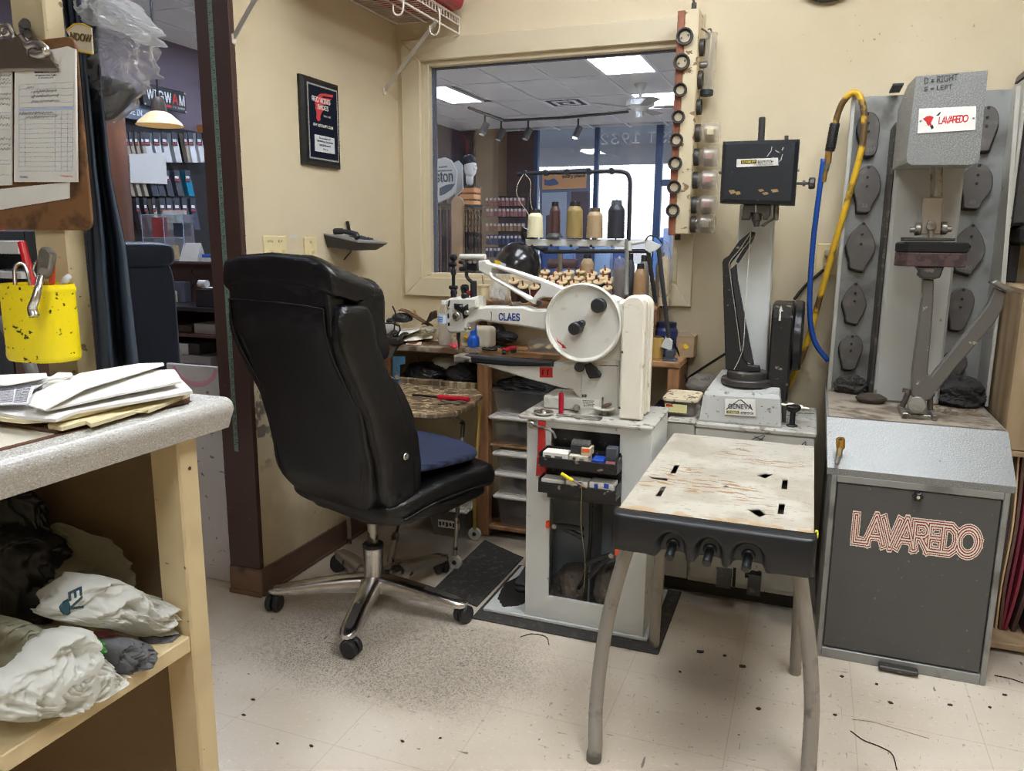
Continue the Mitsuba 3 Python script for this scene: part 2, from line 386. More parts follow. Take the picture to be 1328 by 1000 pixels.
bs('m_headblack', pr(proc(worn((27, 30, 36), (140, 118, 80), 34, 0.76, 0.79)), 0.34))
bs('m_benchwood', pr(proc(wood((168, 128, 88), (112, 76, 48), 16, 0, (92, 66, 46))), 0.6))
bs('m_legwood', pr(proc(wood((150, 108, 72), (104, 68, 42), 16, 2)), 0.6))
bs('m_darkbench', pr(proc(wood((98, 72, 54), (52, 40, 32), 16, 0, (170, 160, 140))), 0.6))
def tray_fn(p, n, uv):
    w = 0.05 * fbm(p.x * 9, p.y * 9, 3.0, 3)
    g = fbm((p.x + w) * 22, (p.y + w) * 40, p.z * 12, 5)
    c = mix(C(140, 118, 90), C(92, 74, 56), smoothstep(0.3, 0.62, g))
    return mix(c, C(190, 172, 138), smoothstep(0.56, 0.7, fbm((p.x + w) * 50, (p.y + w) * 90, 2.0, 4)) * 0.8)
bs('m_worntray', pr(proc(tray_fn), 0.65))
bs('m_jarwood', pr(proc(wood((150, 92, 64), (104, 58, 40), 16, 2)), 0.5))
bs('m_chippaint', pr(proc(worn((206, 192, 160), (132, 106, 74), 26, 0.62, 0.66, (176, 158, 124))), 0.6))
bs('m_postpaint', pr(proc(worn((192, 176, 140), (120, 100, 70), 44, 0.74, 0.79, (170, 154, 120))), 0.55))
bs('m_counterwood', pr(proc(worn((200, 180, 140), (120, 96, 64), 44, 0.76, 0.8, (182, 162, 124))), 0.6))
def lam_fn(p, n, uv):
    a = noise(p.x * 900, p.y * 900, p.z * 900)
    c = mix(C(184, 182, 177), C(158, 155, 149), smoothstep(0.6, 0.8, a))
    c = mix(c, C(226, 224, 218), smoothstep(0.3, 0.2, a))
    return mix(c, C(140, 136, 130), smoothstep(0.8, 0.9, noise(p.x * 500 + 7, p.y * 500, p.z * 500)))
bs('m_laminate', pr(proc(lam_fn), 0.25, specular=0.5))
bs('m_plywood', pr(proc(wood((158, 136, 106), (128, 106, 80), 7, 2)), 0.65))
def scuffed(p, n, uv):
    c = mix(C(192, 186, 172), C(178, 170, 154), smoothstep(0.4, 0.7, fbm(p.x * 9, p.y * 9, 1.0, 3)))
    wx, wy = p.x + 0.03 * fbm(p.x * 14, p.y * 14, 2.0, 3), p.y + 0.03 * fbm(p.x * 14, p.y * 14, 8.0, 3)
    r = fbm(wx * 26, wy * 130, 3.0, 4)
    m_ = smoothstep(0.48, 0.62, fbm(p.x * 6, p.y * 7, 5.0, 3))
    c = mix(c, C(158, 120, 76), smoothstep(0.56, 0.68, r) * (0.04 + 0.8 * m_))
    c = mix(c, C(150, 138, 118), smoothstep(0.68, 0.78, fbm(wx * 60 + 40, wy * 190, 6.0, 3)) * 0.5)
    e = smoothstep(1.80, 1.74, p.y)
    return mix(c, C(176, 138, 84), e * smoothstep(0.4, 0.6, fbm(p.x * 40, p.y * 60, 7.0, 3)) * 0.7)
bs('m_scuffedtan', pr(proc(scuffed), 0.4))
bs('m_paper', pr((220, 218, 212), 0.8, specular=0.2))
bs('m_yellowtin', pr(proc(worn((240, 216, 22), (70, 62, 20), 90, 0.69, 0.72)), 0.35))
bs('m_clipboard', pr(proc(worn((120, 84, 52), (74, 52, 34), 24, 0.42, 0.7)), 0.5))
bs('m_cord', pr((24, 24, 24), 0.6))
bs('m_rubbermat', pr(proc(worn((58, 56, 54), (92, 86, 78), 50, 0.5, 0.9)), 0.85))
bs('m_navy', pr((38, 49, 62), 0.85, sheen=0.4))
bs('m_bagwhite', {'type': 'principledthin', 'base_color': {'type': 'rgb', 'value': [float(x) for x in lin((236, 236, 230))]}, 'roughness': 0.32, 'diff_trans': 0.9, 'spec_trans': 0.0}, two=False)
bs('m_bagolive', {'type': 'principledthin', 'base_color': {'type': 'rgb', 'value': [float(x) for x in lin((172, 168, 146))]}, 'roughness': 0.35, 'diff_trans': 0.7, 'spec_trans': 0.0}, two=False)
bs('m_baggrey', {'type': 'principledthin', 'base_color': {'type': 'rgb', 'value': [float(x) for x in lin((120, 120, 122))]}, 'roughness': 0.28, 'diff_trans': 0.6, 'spec_trans': 0.0}, two=False)
bs('m_bagdark', pr((34, 34, 38), 0.3))
def film(key, w, rgb, rough=0.2, dt=1.0):
    bs(key, {'type': 'blendbsdf', 'weight': w, 'a': {'type': 'thindielectric', 'int_ior': 1.4}, 'b': {'type': 'principledthin', 'base_color': {'type': 'rgb', 'value': rgb}, 'roughness': rough, 'diff_trans': dt, 'spec_trans': 0.0}}, two=False)
film('m_bagclear', 0.09, [0.8, 0.8, 0.82])
film('m_tote', 0.16, [0.6, 0.61, 0.62])
bs('m_pane', {'type': 'thindielectric', 'int_ior': 1.5}, two=False)
bs('m_glass', {'type': 'dielectric', 'int_ior': 1.5}, two=False)
film('m_jarglass', 0.2, [0.75, 0.72, 0.66])
film('m_acrylic', 0.08, [0.85, 0.88, 0.9])
bs('m_ceiltile', pr((196, 196, 196), 0.9, specular=0.1), lambda p, n, uv: noise(p.x * 90, p.y * 90, 0.0), 0.002)
bs('m_purple', pr((112, 100, 112), 0.7))
bs('m_plum', pr((74, 52, 56), 0.6))
bs('m_tanpillar', pr((140, 118, 96), 0.6))
bs('m_darkbrown', pr((72, 52, 44), 0.5))
bs('m_denim', pr((52, 66, 92), 0.8))
# ------------------------------------------------------------------ the workshop's shell
S = struct
XR, YN, ZC = 2.3, -3.0, 2.75
S('floor', bx(-8, 3.2, -3.3, 13.3, -0.1, 0, 0), 'm_floor', False)
S('wall_left', bx(XL - 0.115, XL, 2.085, YB, 0, 3.05, 0), 'm_wall', False)
W0, W1, Z0, Z1 = -1.600, -0.500, 1.083, 1.972                    # the opening of the interior window
S('wall_back', cat(bx(XL - 0.115, W0, YB, YB + 0.12, 0, 3.05, 0), bx(W1, 3.0, YB, YB + 0.12, 0, 3.05, 0), bx(W0, W1, YB, YB + 0.12, 0, Z0, 0), bx(W0, W1, YB, YB + 0.12, Z1, 3.05, 0)), 'm_wall', False)
S('wall_right', bx(XR, XR + 0.1, YN, YB, 0, ZC, 0), 'm_wall', False)
S('wall_near', bx(-8, XR + 0.1, YN - 0.1, YN, 0, 3.05, 0), 'm_wall', False)
S('ceiling', bx(XL - 0.1, XR, YN, YB, ZC, ZC + 0.05, 0), 'm_ceiltile', False)
S('trim', bx(XL - 0.128, XL + 0.002, 2.062, 2.085, 0.095, 3.05, 0.002), 'm_jamb', False, 'dark brown painted end cap of the partition wall')
S('baseboard_end', cat(bx(XL - 0.128, XL + 0.008, 2.054, 2.085, 0, 0.1, 0.004), bx(XL - 0.128, XL + 0.012, 2.048, 2.056, 0, 0.018, 0.003)), 'm_basetan', False)
S('baseboard_left', cat(bx(XL, XL + 0.009, 2.062, YB, 0, 0.1, 0.003), bx(XL, XL + 0.016, 2.062, YB, 0, 0.014, 0.003)), col(98, 76, 64, 0.5), False)
S('baseboard_back', bx(XL + 0.01, XR, YB - 0.009, YB, 0, 0.1, 0.003), col(74, 54, 46, 0.5), False)
# window casing, stop and glass
cas = 'm_casing'; bs(cas, pr((204, 192, 164), 0.4))
k = thing('window_1', 'interior shop window in a cream painted frame', kind='structure')
def mitre(a, b, c, d): return xz([a, b, c, d], YB - 0.018, YB - 0.0005, 0.003)
o = [(-1.702, 0.993), (-0.437, 0.988), (-0.437, 2.062), (-1.702, 2.066)]
i = [(W0 - 0.012, Z0 - 0.008), (W1 + 0.004, Z0 - 0.008), (W1 + 0.004, Z1 + 0.006), (W0 - 0.012, Z1 + 0.006)]
for j, nm in enumerate(('casing',) * 4):
    q = (j + 1) % 4
    part(k, nm, mitre(o[j], o[q], i[q], i[j]), cas, False)
for (a, b, c, d) in ((W0 - 0.012, W0 + 0.02, Z0, Z1), (W1 - 0.02, W1 + 0.004, Z0, Z1), (W0 + 0.02, W1 - 0.02, Z0 - 0.004, Z0 + 0.012), (W0 + 0.02, W1 - 0.02, Z1 - 0.014, Z1 + 0.004)):
    part(k, 'stop', bx(a, b, YB + 0.002, YB + 0.05, c, d, 0.003), cas, False)
part(k, 'glass', mesh([(W0 + 0.01, YB + 0.03, Z0), (W1 - 0.01, YB + 0.03, Z0), (W1 - 0.01, YB + 0.03, Z1), (W0 + 0.01, YB + 0.03, Z1)], [(0, 1, 2), (0, 2, 3)]), 'm_pane', False)
part(k, 'edge_trim', cat(bx(W0 + 0.02, W0 + 0.034, YB + 0.034, YB + 0.05, Z0 + 0.012, Z1 - 0.014, 0), bx(W0 + 0.034, W1 - 0.02, YB + 0.034, YB + 0.05, Z1 - 0.022, Z1 - 0.014, 0)), col(74, 84, 110, 0.4), False)  # bluish haze fringe along the glass edge, painted on as thin strips
# ceiling fixtures of the workshop, the last an added fill light
for n, (x, y, s) in enumerate(ROOM_LIGHTS):
    k = thing('ceiling_light', 'unseen recessed fluorescent ceiling fixture over the workshop floor, the last an added fill', 'ceiling light', 'workshop ceiling lights')
    part(k, 'frame', cat(bx(x - 0.33, x - 0.29, y - 0.64, y + 0.64, ZC - 0.02, ZC), bx(x + 0.29, x + 0.33, y - 0.64, y + 0.64, ZC - 0.02, ZC), bx(x - 0.29, x + 0.29, y - 0.64, y - 0.6, ZC - 0.02, ZC), bx(x - 0.29, x + 0.29, y + 0.6, y + 0.64, ZC - 0.02, ZC)), col(230, 228, 222, 0.5), False)
    d = part(k, 'diffuser', mesh([(x - 0.29, y - 0.6, ZC - 0.012), (x - 0.29, y + 0.6, ZC - 0.012), (x + 0.29, y + 0.6, ZC - 0.012), (x + 0.29, y - 0.6, ZC - 0.012)], [(0, 1, 2), (0, 2, 3)]), col(235, 235, 230, 0.6), False)
    emit(d, ROOM_RGB * s)
# ------------------------------------------------------------------ the shop beyond: shell
ZS, YF, XS = 3.05, 13.1, -5.85
S('wall_shop_left', bx(XS - 0.1, XS, YN, YF, 0, ZS, 0), 'm_purple', False)
S('wall_shop_right', bx(3.0, 3.1, YB, YF, 0, ZS, 0), 'm_purple', False)
tg = [(-5.85 + 0.02, -1)]
cx = [-1.735 - 0.61 * k for k in range(-8, 7)]
cy = [8.97 + 1.22 * k for k in range(-10, 4)]
S('ceiling_shop', bx(-8, 3.1, YN - 0.1, YF + 0.1, ZS + 0.03, ZS + 0.08, 0), col(150, 150, 152, 0.9), False)
gm = [bx(x - 0.012, x + 0.012, YN, YF, ZS - 0.004, ZS + 0.012, 0) for x in cx if XS < x < 3] + [bx(XS, 3, y - 0.012, y + 0.012, ZS - 0.003, ZS + 0.011, 0) for y in cy]
S('trim_ceiling_grid', cat(*[m for m in gm]), col(206, 208, 212, 0.5), False)
LR = [(x - 0.29, x + 0.29, y - 0.6, y + 0.6) for x, y in SHOP_LIGHTS]
tile_m = bx(-0.292, 0.292, -0.597, 0.597, 0, 0.014, 0.003)
tply = mikit.ply(tile_m, 'm_ceiltile', False)
holes_ = [(round(x, 2), round(y, 2)) for x, y in SHOP_LIGHTS]
nt = 0
for a in range(len(cx)):
    for b in range(len(cy)):
        x, y = cx[a] - 0.305, cy[b] + 0.61
        if not (XS < x < 2.8 and -1.0 < y < YF - 0.3) or any(abs(x - u) < 0.4 and abs(y - v) < 0.7 for u, v in SHOP_LIGHTS): continue
        see = (y > 5.5 and -5.9 < x < -0.3) or (x < -3.2 and y < 7.5)
        if not see: continue
        kk = nkey('ceiling_shop__tile'); scene[kk] = {**tply, 'to_world': T().translate([x, y, ZS])}; nt += 1
for n, (x, y) in enumerate(SHOP_LIGHTS):
    k = thing('ceiling_light', ['bright troffer at the left edge of the interior window', 'bright troffer at the top of the interior window', 'bright troffer behind the ceiling fan', 'shop troffer out of the window view', 'shop troffer over the sales counter', 'shop troffer over the shop floor'][n], 'ceiling light')
    part(k, 'frame', cat(bx(x - 0.3, x - 0.27, y - 0.61, y + 0.61, ZS - 0.004, ZS + 0.02), bx(x + 0.27, x + 0.3, y - 0.61, y + 0.61, ZS - 0.004, ZS + 0.02), bx(x - 0.27, x + 0.27, y - 0.61, y - 0.58, ZS - 0.004, ZS + 0.02), bx(x - 0.27, x + 0.27, y + 0.58, y + 0.61, ZS - 0.004, ZS + 0.02)), col(220, 224, 230, 0.5), False)
    d = part(k, 'diffuser', mesh([(x - 0.27, y - 0.58, ZS + 0.004), (x - 0.27, y + 0.58, ZS + 0.004), (x + 0.27, y + 0.58, ZS + 0.004), (x + 0.27, y - 0.58, ZS + 0.004)], [(0, 1, 2), (0, 2, 3)]), col(235, 238, 240, 0.6), False)
    emit(d, SHOP_RGB)
# ------------------------------------------------------------------ the black office chair
def sup(a, b, c, e1=0.35, e2=0.35, n=28):
    """A superellipsoid: a puffy rounded block of half sizes a, b, c."""
    th, ph = np.linspace(-math.pi / 2, math.pi / 2, n + 1), np.arange(2 * n) * math.pi / n
    # cluster the samples towards the rounded edges
    g = lambda t, e: np.sign(t) * np.abs(t) ** e
    prof = [(g(math.cos(t), e1), g(math.sin(t), e1)) for t in th]
    v, f, m = [], [], 2 * n
    for r, z in prof[1:-1]:
        v += [(a * r * g(math.cos(p), e2), b * r * g(math.sin(p), e2), c * z) for p in ph]
    v += [(0, 0, -c), (0, 0, c)]
    k = len(prof) - 2
    for i in range(k - 1):
        for j in range(m):
            l = (j + 1) % m
            f += [(i * m + j, i * m + l, (i + 1) * m + l), (i * m + j, (i + 1) * m + l, (i + 1) * m + j)]
    for j in range(m):
        l = (j + 1) % m
        f += [(k * m, l, j), (k * m + 1, (k - 1) * m + j, (k - 1) * m + l)]
    return mesh(v, f)
CA = math.radians(71.5)
CF, CR = A(math.cos(CA), math.sin(CA), 0), A(math.sin(CA), -math.cos(CA), 0)
CC, HUB = A(-1.286, 2.177, 0), A(-1.326, 2.157, 0)
def ch(m, o=CC): return put(m, o, CR, CF, A(0, 0, 1))
def bend(m, k=1.0):
    """Leans a backrest piece: shifts it back with height, with a lumbar curve."""
    v = np.array(m.vertices); z = v[:, 2]
    t = np.clip((z - 0.66) / 0.36, 0, 1); v[:, 1] += -0.17 - 0.12 * t * t * (3 - 2 * t) + 0.05 * np.clip((0.56 - z) / 0.14, 0, 1) ** 2
    return mesh(v, m.faces)
def wrinkle(m, amp, fr, seed=0):
    v = np.array(m.vertices); return mesh(v + m.vertex_normals * ((meshkit.fbm(v * fr, 3, seed) - 0.5) * amp)[:, None], m.faces)
k = thing('office_chair', 'large black leather office chair seen from behind, on a chrome five-star base', 'office chair')
def shaped(m, fn):
    v = np.array(m.vertices); return mesh(fn(v), m.faces)
def panel_fn(v):
    z = v[:, 2]; w = 1 - 0.2 * np.clip((0.58 - z) / 0.16, 0, 1) ** 2
    v = v.copy(); v[:, 0] *= w; return v
pan = mv(sup(0.244, 0.036, 0.362, 0.24, 0.3, 34), 0, -0.068, 0.79)
part(k, 'back_panel', ch(bend(shaped(wrinkle(pan, 0.012, 9), panel_fn))), 'm_leather', True)
for s in (-1, 1):
    def wing(v, s=s):
        z = v[:, 2]; v = v.copy()
        v[:, 0] += s * (0.236 - 0.03 * np.clip((0.6 - z) / 0.16, 0, 1) ** 2)
        v[:, 1] += 0.0 + 0.03 * np.clip((0.75 - z) / 0.3, 0, 1)
        return v
    w = mv(sup(0.045, 0.07, 0.315, 0.35, 0.5, 26), 0, -0.026, 0.755)
    part(k, 'side_bolster', ch(bend(shaped(wrinkle(w, 0.008, 14, 3), wing))), 'm_leather', True)
    w2 = mv(sup(0.035, 0.042, 0.2, 0.5, 0.7, 20), 0, 0.036, 0.66)
    part(k, 'front_bolster', ch(bend(shaped(wrinkle(w2, 0.008, 14, 5), wing))), 'm_leather', True)
part(k, 'back_cushion', ch(bend(wrinkle(mv(sup(0.19, 0.05, 0.27, 0.35, 0.4, 24), 0, 0.005, 0.74), 0.012, 8, 2))), 'm_leather', True)
def head_fn(v):
    v = v.copy(); z = v[:, 2]
    v[:, 2] -= 0.035 * (v[:, 1] - 0.0) / 0.1 * (z > 1.08)
    v[:, 2] -= 0.03 * (np.abs(v[:, 0]) / 0.27) ** 3 * (z > 1.1)
    return v
band = mv(sup(0.266, 0.092, 0.052, 0.45, 0.25, 26), 0, -0.022, 1.122)
part(k, 'headrest', ch(bend(shaped(wrinkle(band, 0.014, 12, 7), head_fn))), 'm_leather', True)
pil = mv(sup(0.264, 0.056, 0.13, 0.42, 0.28, 26), 0, 0.036, 1.015)
part(k, 'head_pillow', ch(bend(wrinkle(pil, 0.014, 12, 8))), 'm_leather', True)
# piping along the panel
def seam(pts, r=0.0035): return ch(bend(tube(smooth_path(pts, 6), r, 6), 1))
for s in (-1, 1):
    part(k, 'piping', seam([(s * 0.225, -0.104, 1.06), (s * 0.23, -0.102, 0.95), (s * 0.228, -0.098, 0.8), (s * 0.224, -0.1, 0.65), (s * 0.205, -0.1, 0.52), (s * 0.18, -0.096, 0.46)]), 'm_leather', True)
part(k, 'piping', seam([(-0.225, -0.106, 1.062), (-0.1, -0.107, 1.066), (0.1, -0.107, 1.066), (0.225, -0.106, 1.062)]), 'm_leather', True)
sc = CC + CR * 0.283 + CF * -0.165 + A(0, 0, 0.62)
part(k, 'pivot_bolt', cyl(sc, sc + CR * 0.006, 0.011, n=16, bev=0.002), 'm_chrome', 30, 'chrome bolt')
# seat
def seat_fn(v):
    v = v.copy(); v[:, 2] -= 0.035 * np.clip(-v[:, 1] / 0.26, 0, 1) ** 1.2
    v[:, 2] -= 0.02 * np.clip((v[:, 1] - 0.16) / 0.1, 0, 1) ** 2
    return v
st = sup(0.272, 0.262, 0.052, 0.55, 0.32, 30)
part(k, 'seat', ch(mv(shaped(wrinkle(st, 0.012, 10, 11), seat_fn), 0, 0.045, 0.465)), 'm_leather', True)
st2 = sup(0.25, 0.235, 0.042, 0.6, 0.36, 28)
def low_fn(v):
    v = v.copy(); v[:, 2] -= 0.012 * np.clip(-(v[:, 1] - 0.1) / 0.36, 0, 1); v[:, 0] *= 1 - 0.18 * np.clip(-v[:, 1] / 0.25, 0, 1)
    return v
part(k, 'seat_base', ch(mv(shaped(wrinkle(st2, 0.022, 11, 13), low_fn), 0, 0.05, 0.407)), 'm_leather', True)
for s in (-1, 1):
    part(k, 'seat_piping', ch(tube(smooth_path([(s * 0.27, -0.16, 0.418), (s * 0.276, -0.04, 0.44), (s * 0.276, 0.12, 0.445), (s * 0.266, 0.24, 0.437), (s * 0.2, 0.298, 0.427)], 6), 0.004, 6)), 'm_leather', True)
part(k, 'tilt_mechanism', ch(cat(rbox((-0.03, -0.01, 0.355), (0.13, 0.2, 0.036), 0.012, 4))), 'm_blackworn')
# column and base
part(k, 'gas_lift', cyl(HUB + A(0, 0, 0.2), HUB + A(0, 0, 0.345), 0.0175, n=20), 'm_dustychrome')
part(k, 'column_sleeve', cyl(HUB + A(0, 0, 0.095), HUB + A(0, 0, 0.215), 0.0335, n=28, bev=0.003), 'm_chrome')
part(k, 'collar', cyl(HUB + A(0, 0, 0.213), HUB + A(0, 0, 0.227), 0.036, n=28, bev=0.003), col(26, 26, 27, 0.5))
hubm = put(lathe([(0, 0.055), (0.03, 0.055), (0.05, 0.07), (0.056, 0.095), (0.05, 0.108), (0.036, 0.112), (0, 0.112)], 28), HUB, A(1, 0, 0), A(0, 1, 0), A(0, 0, 1))
part(k, 'hub', hubm, 'm_dustychrome')
for n, ang in enumerate((-73, -1, 71, 143, 207)):
    d = A(math.cos(math.radians(ang)), math.sin(math.radians(ang)), 0); s = A(-d[1], d[0], 0)
    rings = []
    for r, w, zt, zb in ((0.03, 0.034, 0.116, 0.06), (0.09, 0.033, 0.113, 0.062), (0.18, 0.031, 0.104, 0.063), (0.27, 0.03, 0.092, 0.061), (0.315, 0.029, 0.084, 0.06), (0.338, 0.023, 0.08, 0.06), (0.35, 0.011, 0.075, 0.062)):
        o = HUB + d * r
        rings.append([o + s * a * w + A(0, 0, zb + (zt - zb) * b) for a, b in ((-0.9, 0), (0.9, 0), (1, 0.35), (0.93, 0.75), (0.7, 0.95), (0.3, 1), (-0.3, 1), (-0.7, 0.95), (-0.93, 0.75), (-1, 0.35))])
    arm = part(k, 'base_arm', loft(rings), 'm_chrome' if n in (0, 1, 4) else 'm_dustychrome', 40)
    if n < 2:
        pad = [HUB + d * (0.20 + 0.11 * t) + s * (w * 0.6) + A(0, 0, 0.1025 - 0.0165 * t + 0.0008) for t, w in ((0, 0.024), (0, -0.024), (1, -0.02), (1.12, -0.008), (1.12, 0.008), (1, 0.02))]
        part(k, 'grip_pad', thick(mesh(pad, [(0, 1, 2), (0, 2, 5), (2, 3, 5), (3, 4, 5)]), 0.002), col(58, 54, 50, 0.7), False, 'dusty dark foot pad')
    c = HUB + d * 0.33
    wd = A(math.cos(math.radians(ang + 70)), math.sin(math.radians(ang + 70)), 0)
    ax = A(-wd[1], wd[0], 0)
    cm = [cyl(c + A(0, 0, 0.03) + wd * 0.012 + ax * (0.004 * q), c + A(0, 0, 0.03) + wd * 0.012 + ax * (0.023 * q), 0.0298, n=24, bev=0.005) for q in (-1, 1)]
    kc = part(k, 'caster', cat(*cm, cyl(c + A(0, 0, 0.03), c + A(0, 0, 0.07), 0.007, n=10)), col(30, 31, 34, 0.4))
    part(kc, 'hood', put(rbox((0, 0, 0), (0.036, 0.012, 0.034), 0.005, 4), c + A(0, 0, 0.04) + wd * 0.006, wd, ax, A(0, 0, 1)), col(26, 26, 28, 0.45))
# blue mesh pad on the seat
pad = sup(0.225, 0.215, 0.03, 0.7, 0.45, 28)
def pad_fn(v):
    v = v.copy(); v[:, 2] += 0.012 * np.clip(-v[:, 1] / 0.2, -1, 1) + 0.014 * np.cos(v[:, 0] / 0.215 * 1.5); return v
single('seat_cushion', ch(rot(mv(shaped(pad, pad_fn), 0.03, 0.03, 0.548), 0)), 'm_bluemesh', 'blue honeycomb mesh cushion lying on the black chair seat', 'cushion', smooth=True)
# ------------------------------------------------------------------ sewing machine stand
def cr(x0, y0, s, pts): return [(x0 + u / s, y0 + v / s) for u, v in pts]
def dist_spread(n, a, b): return [a + (b - a) * (i + 0.5) / n for i in range(n)]
single('floor_mat', cat(bx(-0.975, -0.352, 2.19, 2.645, 0.0, 0.007, 0.003)), 'm_rubbermat', 'grimy black rubber mat under the white sewing machine stand', 'mat')
single('floor_mat', xy([(-1.19, 2.34), (-0.99, 2.27), (-0.985, 2.72), (-1.2, 2.83)], 0.0, 0.006, 0.002), 'm_rubbermat', 'dark dusty floor mat between the office chair and the stand', 'mat')
single('black_dust', blob((-0.885, 2.42, 0.0195), (0.06, 0.13, 0.0035), 0.5, 2.0, 4, 3), col(40, 38, 36, 0.9), 'black grinding dust heaped on the left of the stand base plate', 'dust', kind='stuff')
k = thing('machine_stand', 'grey white metal pedestal with an open front holding the sewing machine', 'machine stand')
SY = 2.249
part(k, 'front_panel', xz([(-0.808, 0.02), (-0.411, 0.02), (-0.411, 0.69), (-0.808, 0.69)], SY, SY + 0.012, 0.002, [[(-0.728, 0.1), (-0.508, 0.1), (-0.508, 0.665), (-0.728, 0.665)]]), 'm_standgrey')
part(k, 'side_panel', bx(-0.808, -0.796, SY + 0.012, 2.52, 0.02, 0.69, 0.002), 'm_standgrey')
part(k, 'side_panel', bx(-0.423, -0.411, SY + 0.012, 2.52, 0.02, 0.69, 0.002), 'm_standgrey')
part(k, 'inner_panel', cat(bx(-0.796, -0.423, 2.50, 2.51, 0.02, 0.69, 0), bx(-0.622, -0.616, SY + 0.1, 2.5, 0.03, 0.45, 0)), col(132, 136, 138, 0.5))
part(k, 'top_plate', xy(rrect(-0.622, 2.388, 0.43, 0.31, 0.018), 0.69, 0.699, 0.002), 'm_dustgrey')
part(k, 'base_plate', xy([(-0.955, 2.243), (-0.398, 2.243), (-0.398, 2.615), (-0.955, 2.615)], 0.007, 0.02, 0.003), 'm_standgrey')
part(k, 'tray_backing', cat(bx(-0.735, -0.497, SY - 0.006, SY - 0.001, 0.468, 0.585, 0), bx(-0.735, -0.497, SY - 0.006, SY - 0.001, 0.44, 0.5, 0), bx(-0.725, -0.51, SY + 0.03, SY + 0.04, 0.44, 0.665, 0)), 'm_blackworn')
part(k, 'screw', cyl((-0.727, SY - 0.01, 0.463), (-0.727, SY - 0.006, 0.463), 0.005, n=10), 'm_steel')
part(k, 'screw', cyl((-0.727, SY - 0.01, 0.578), (-0.727, SY - 0.006, 0.578), 0.005, n=10), 'm_steel')
def bin_(z0, z1, x0=-0.742, x1=-0.497, y0=SY - 0.075, y1=SY - 0.006):
    t = 0.003
    return cat(bx(x0, x1, y0, y1, z0, z0 + t, 0), bx(x0, x1, y0, y0 + t, z0, z1, 0.001), bx(x0, x0 + t, y0 + t, y1, z0, z1 + 0.012, 0), bx(x1 - t, x1, y0 + t, y1, z0, z1 + 0.012, 0), bx(x0 + t, x1 - t, y1 - t, y1, z0, z1 + 0.018, 0))
part(k, 'bin', bin_(0.560, 0.592), 'm_blackworn', False, 'black parts bin')
part(k, 'bin', bin_(0.478, 0.512), 'm_blackworn', False, 'black parts bin')
part(k, 'rod_hook', stroke([(-0.80, SY - 0.006, 0.672), (-0.77, SY - 0.02, 0.672), (-0.72, SY - 0.02, 0.662), (-0.705, SY - 0.02, 0.64)], 0.004), 'm_steel')
part(k, 'knob', cyl((-0.788, SY - 0.02, 0.674), (-0.788, SY - 0.004, 0.674), 0.011, n=16, bev=0.003), 'm_dustychrome')
# boxes of needles in the two bins
def nbox(x0, x1, z0, z1, mat, lab, y0=SY - 0.066, y1=SY - 0.016, cat_='box', extra=None, tilt=0):
    kk = thing('needle_box', lab, cat_, 'needle boxes in the stand bins')
    m = bx(x0, x1, y0, y1, z0, z1, 0.0015)
    part(kk, 'carton', rot(m, tilt, (0, 1, 0), ((x0 + x1) / 2, y0, z0)), mat, False)
    for (a, b, c, d, mm) in extra or []:
        part(kk, 'print', rot(bx(x0 + (x1 - x0) * a, x0 + (x1 - x0) * b, y0 - 0.0006, y0 - 0.0001, z0 + (z1 - z0) * c, z0 + (z1 - z0) * d, 0), tilt, (0, 1, 0), ((x0 + x1) / 2, y0, z0)), mm, False)
WH, BL, RD = col(228, 224, 214, 0.6), col(34, 74, 170, 0.4), col(186, 44, 40, 0.4)
nbox(-0.732, -0.654, 0.566, 0.606, WH, 'long white card box at the left of the upper bin', extra=[(0.1, 0.35, 0.6, 0.75, col(90, 88, 84)), (0.5, 0.8, 0.6, 0.75, col(90, 88, 84))])
nbox(-0.648, -0.588, 0.566, 0.604, col(206, 198, 180, 0.6), 'cream card box with small marks in the upper bin', extra=[(0.2, 0.35, 0.6, 0.85, col(70, 60, 56)), (0.55, 0.8, 0.6, 0.8, col(120, 116, 108))])
nbox(-0.612, -0.583, 0.604, 0.629, col(196, 178, 150, 0.6), 'small tan box with an orange tag atop the cream box', extra=[(0.1, 0.9, 0.45, 0.95, col(232, 104, 54, 0.5))], y0=SY - 0.06)
nbox(-0.578, -0.540, 0.570, 0.598, BL, 'small blue needle box in the upper bin')
nbox(-0.538, -0.506, 0.566, 0.634, col(72, 76, 84, 0.4), 'tall grey needle case at the right of the upper bin', y0=SY - 0.05, extra=[(0.05, 0.95, 0.1, 0.4, col(220, 140, 140))])
kk = thing('needle_rack', 'dark needle block bristling with grey needles above the upper bin', 'needle rack')
part(kk, 'block', bx(-0.648, -0.590, SY - 0.05, SY - 0.012, 0.608, 0.634, 0.002), col(40, 44, 44, 0.5), False)
part(kk, 'needles', cat(*[cyl((-0.645 + 0.0058 * i, SY - 0.045 + 0.01 * j, 0.634), (-0.645 + 0.0058 * i, SY - 0.045 + 0.01 * j, 0.646), 0.0011, n=5) for i in range(10) for j in range(3)]), col(188, 188, 184, 0.4, 0.6), False, kind='stuff')
nbox(-0.736, -0.662, 0.484, 0.520, WH, 'long white card box at the left of the lower bin', extra=[(0.1, 0.5, 0.6, 0.7, col(120, 118, 112))])
nbox(-0.656, -0.588, 0.484, 0.524, col(224, 220, 210, 0.6), 'white needle box with a blue round mark, middle of the lower bin', extra=[(0.55, 0.72, 0.62, 0.98, BL)])
nbox(-0.582, -0.506, 0.484, 0.528, col(220, 216, 206, 0.6), 'white box with two blue round marks in the lower bin', extra=[(0.2, 0.36, 0.58, 0.9, BL), (0.6, 0.8, 0.66, 0.98, BL)])
kk = thing('scraper', 'small yellow tipped tool lying across the lower bin', 'tool')
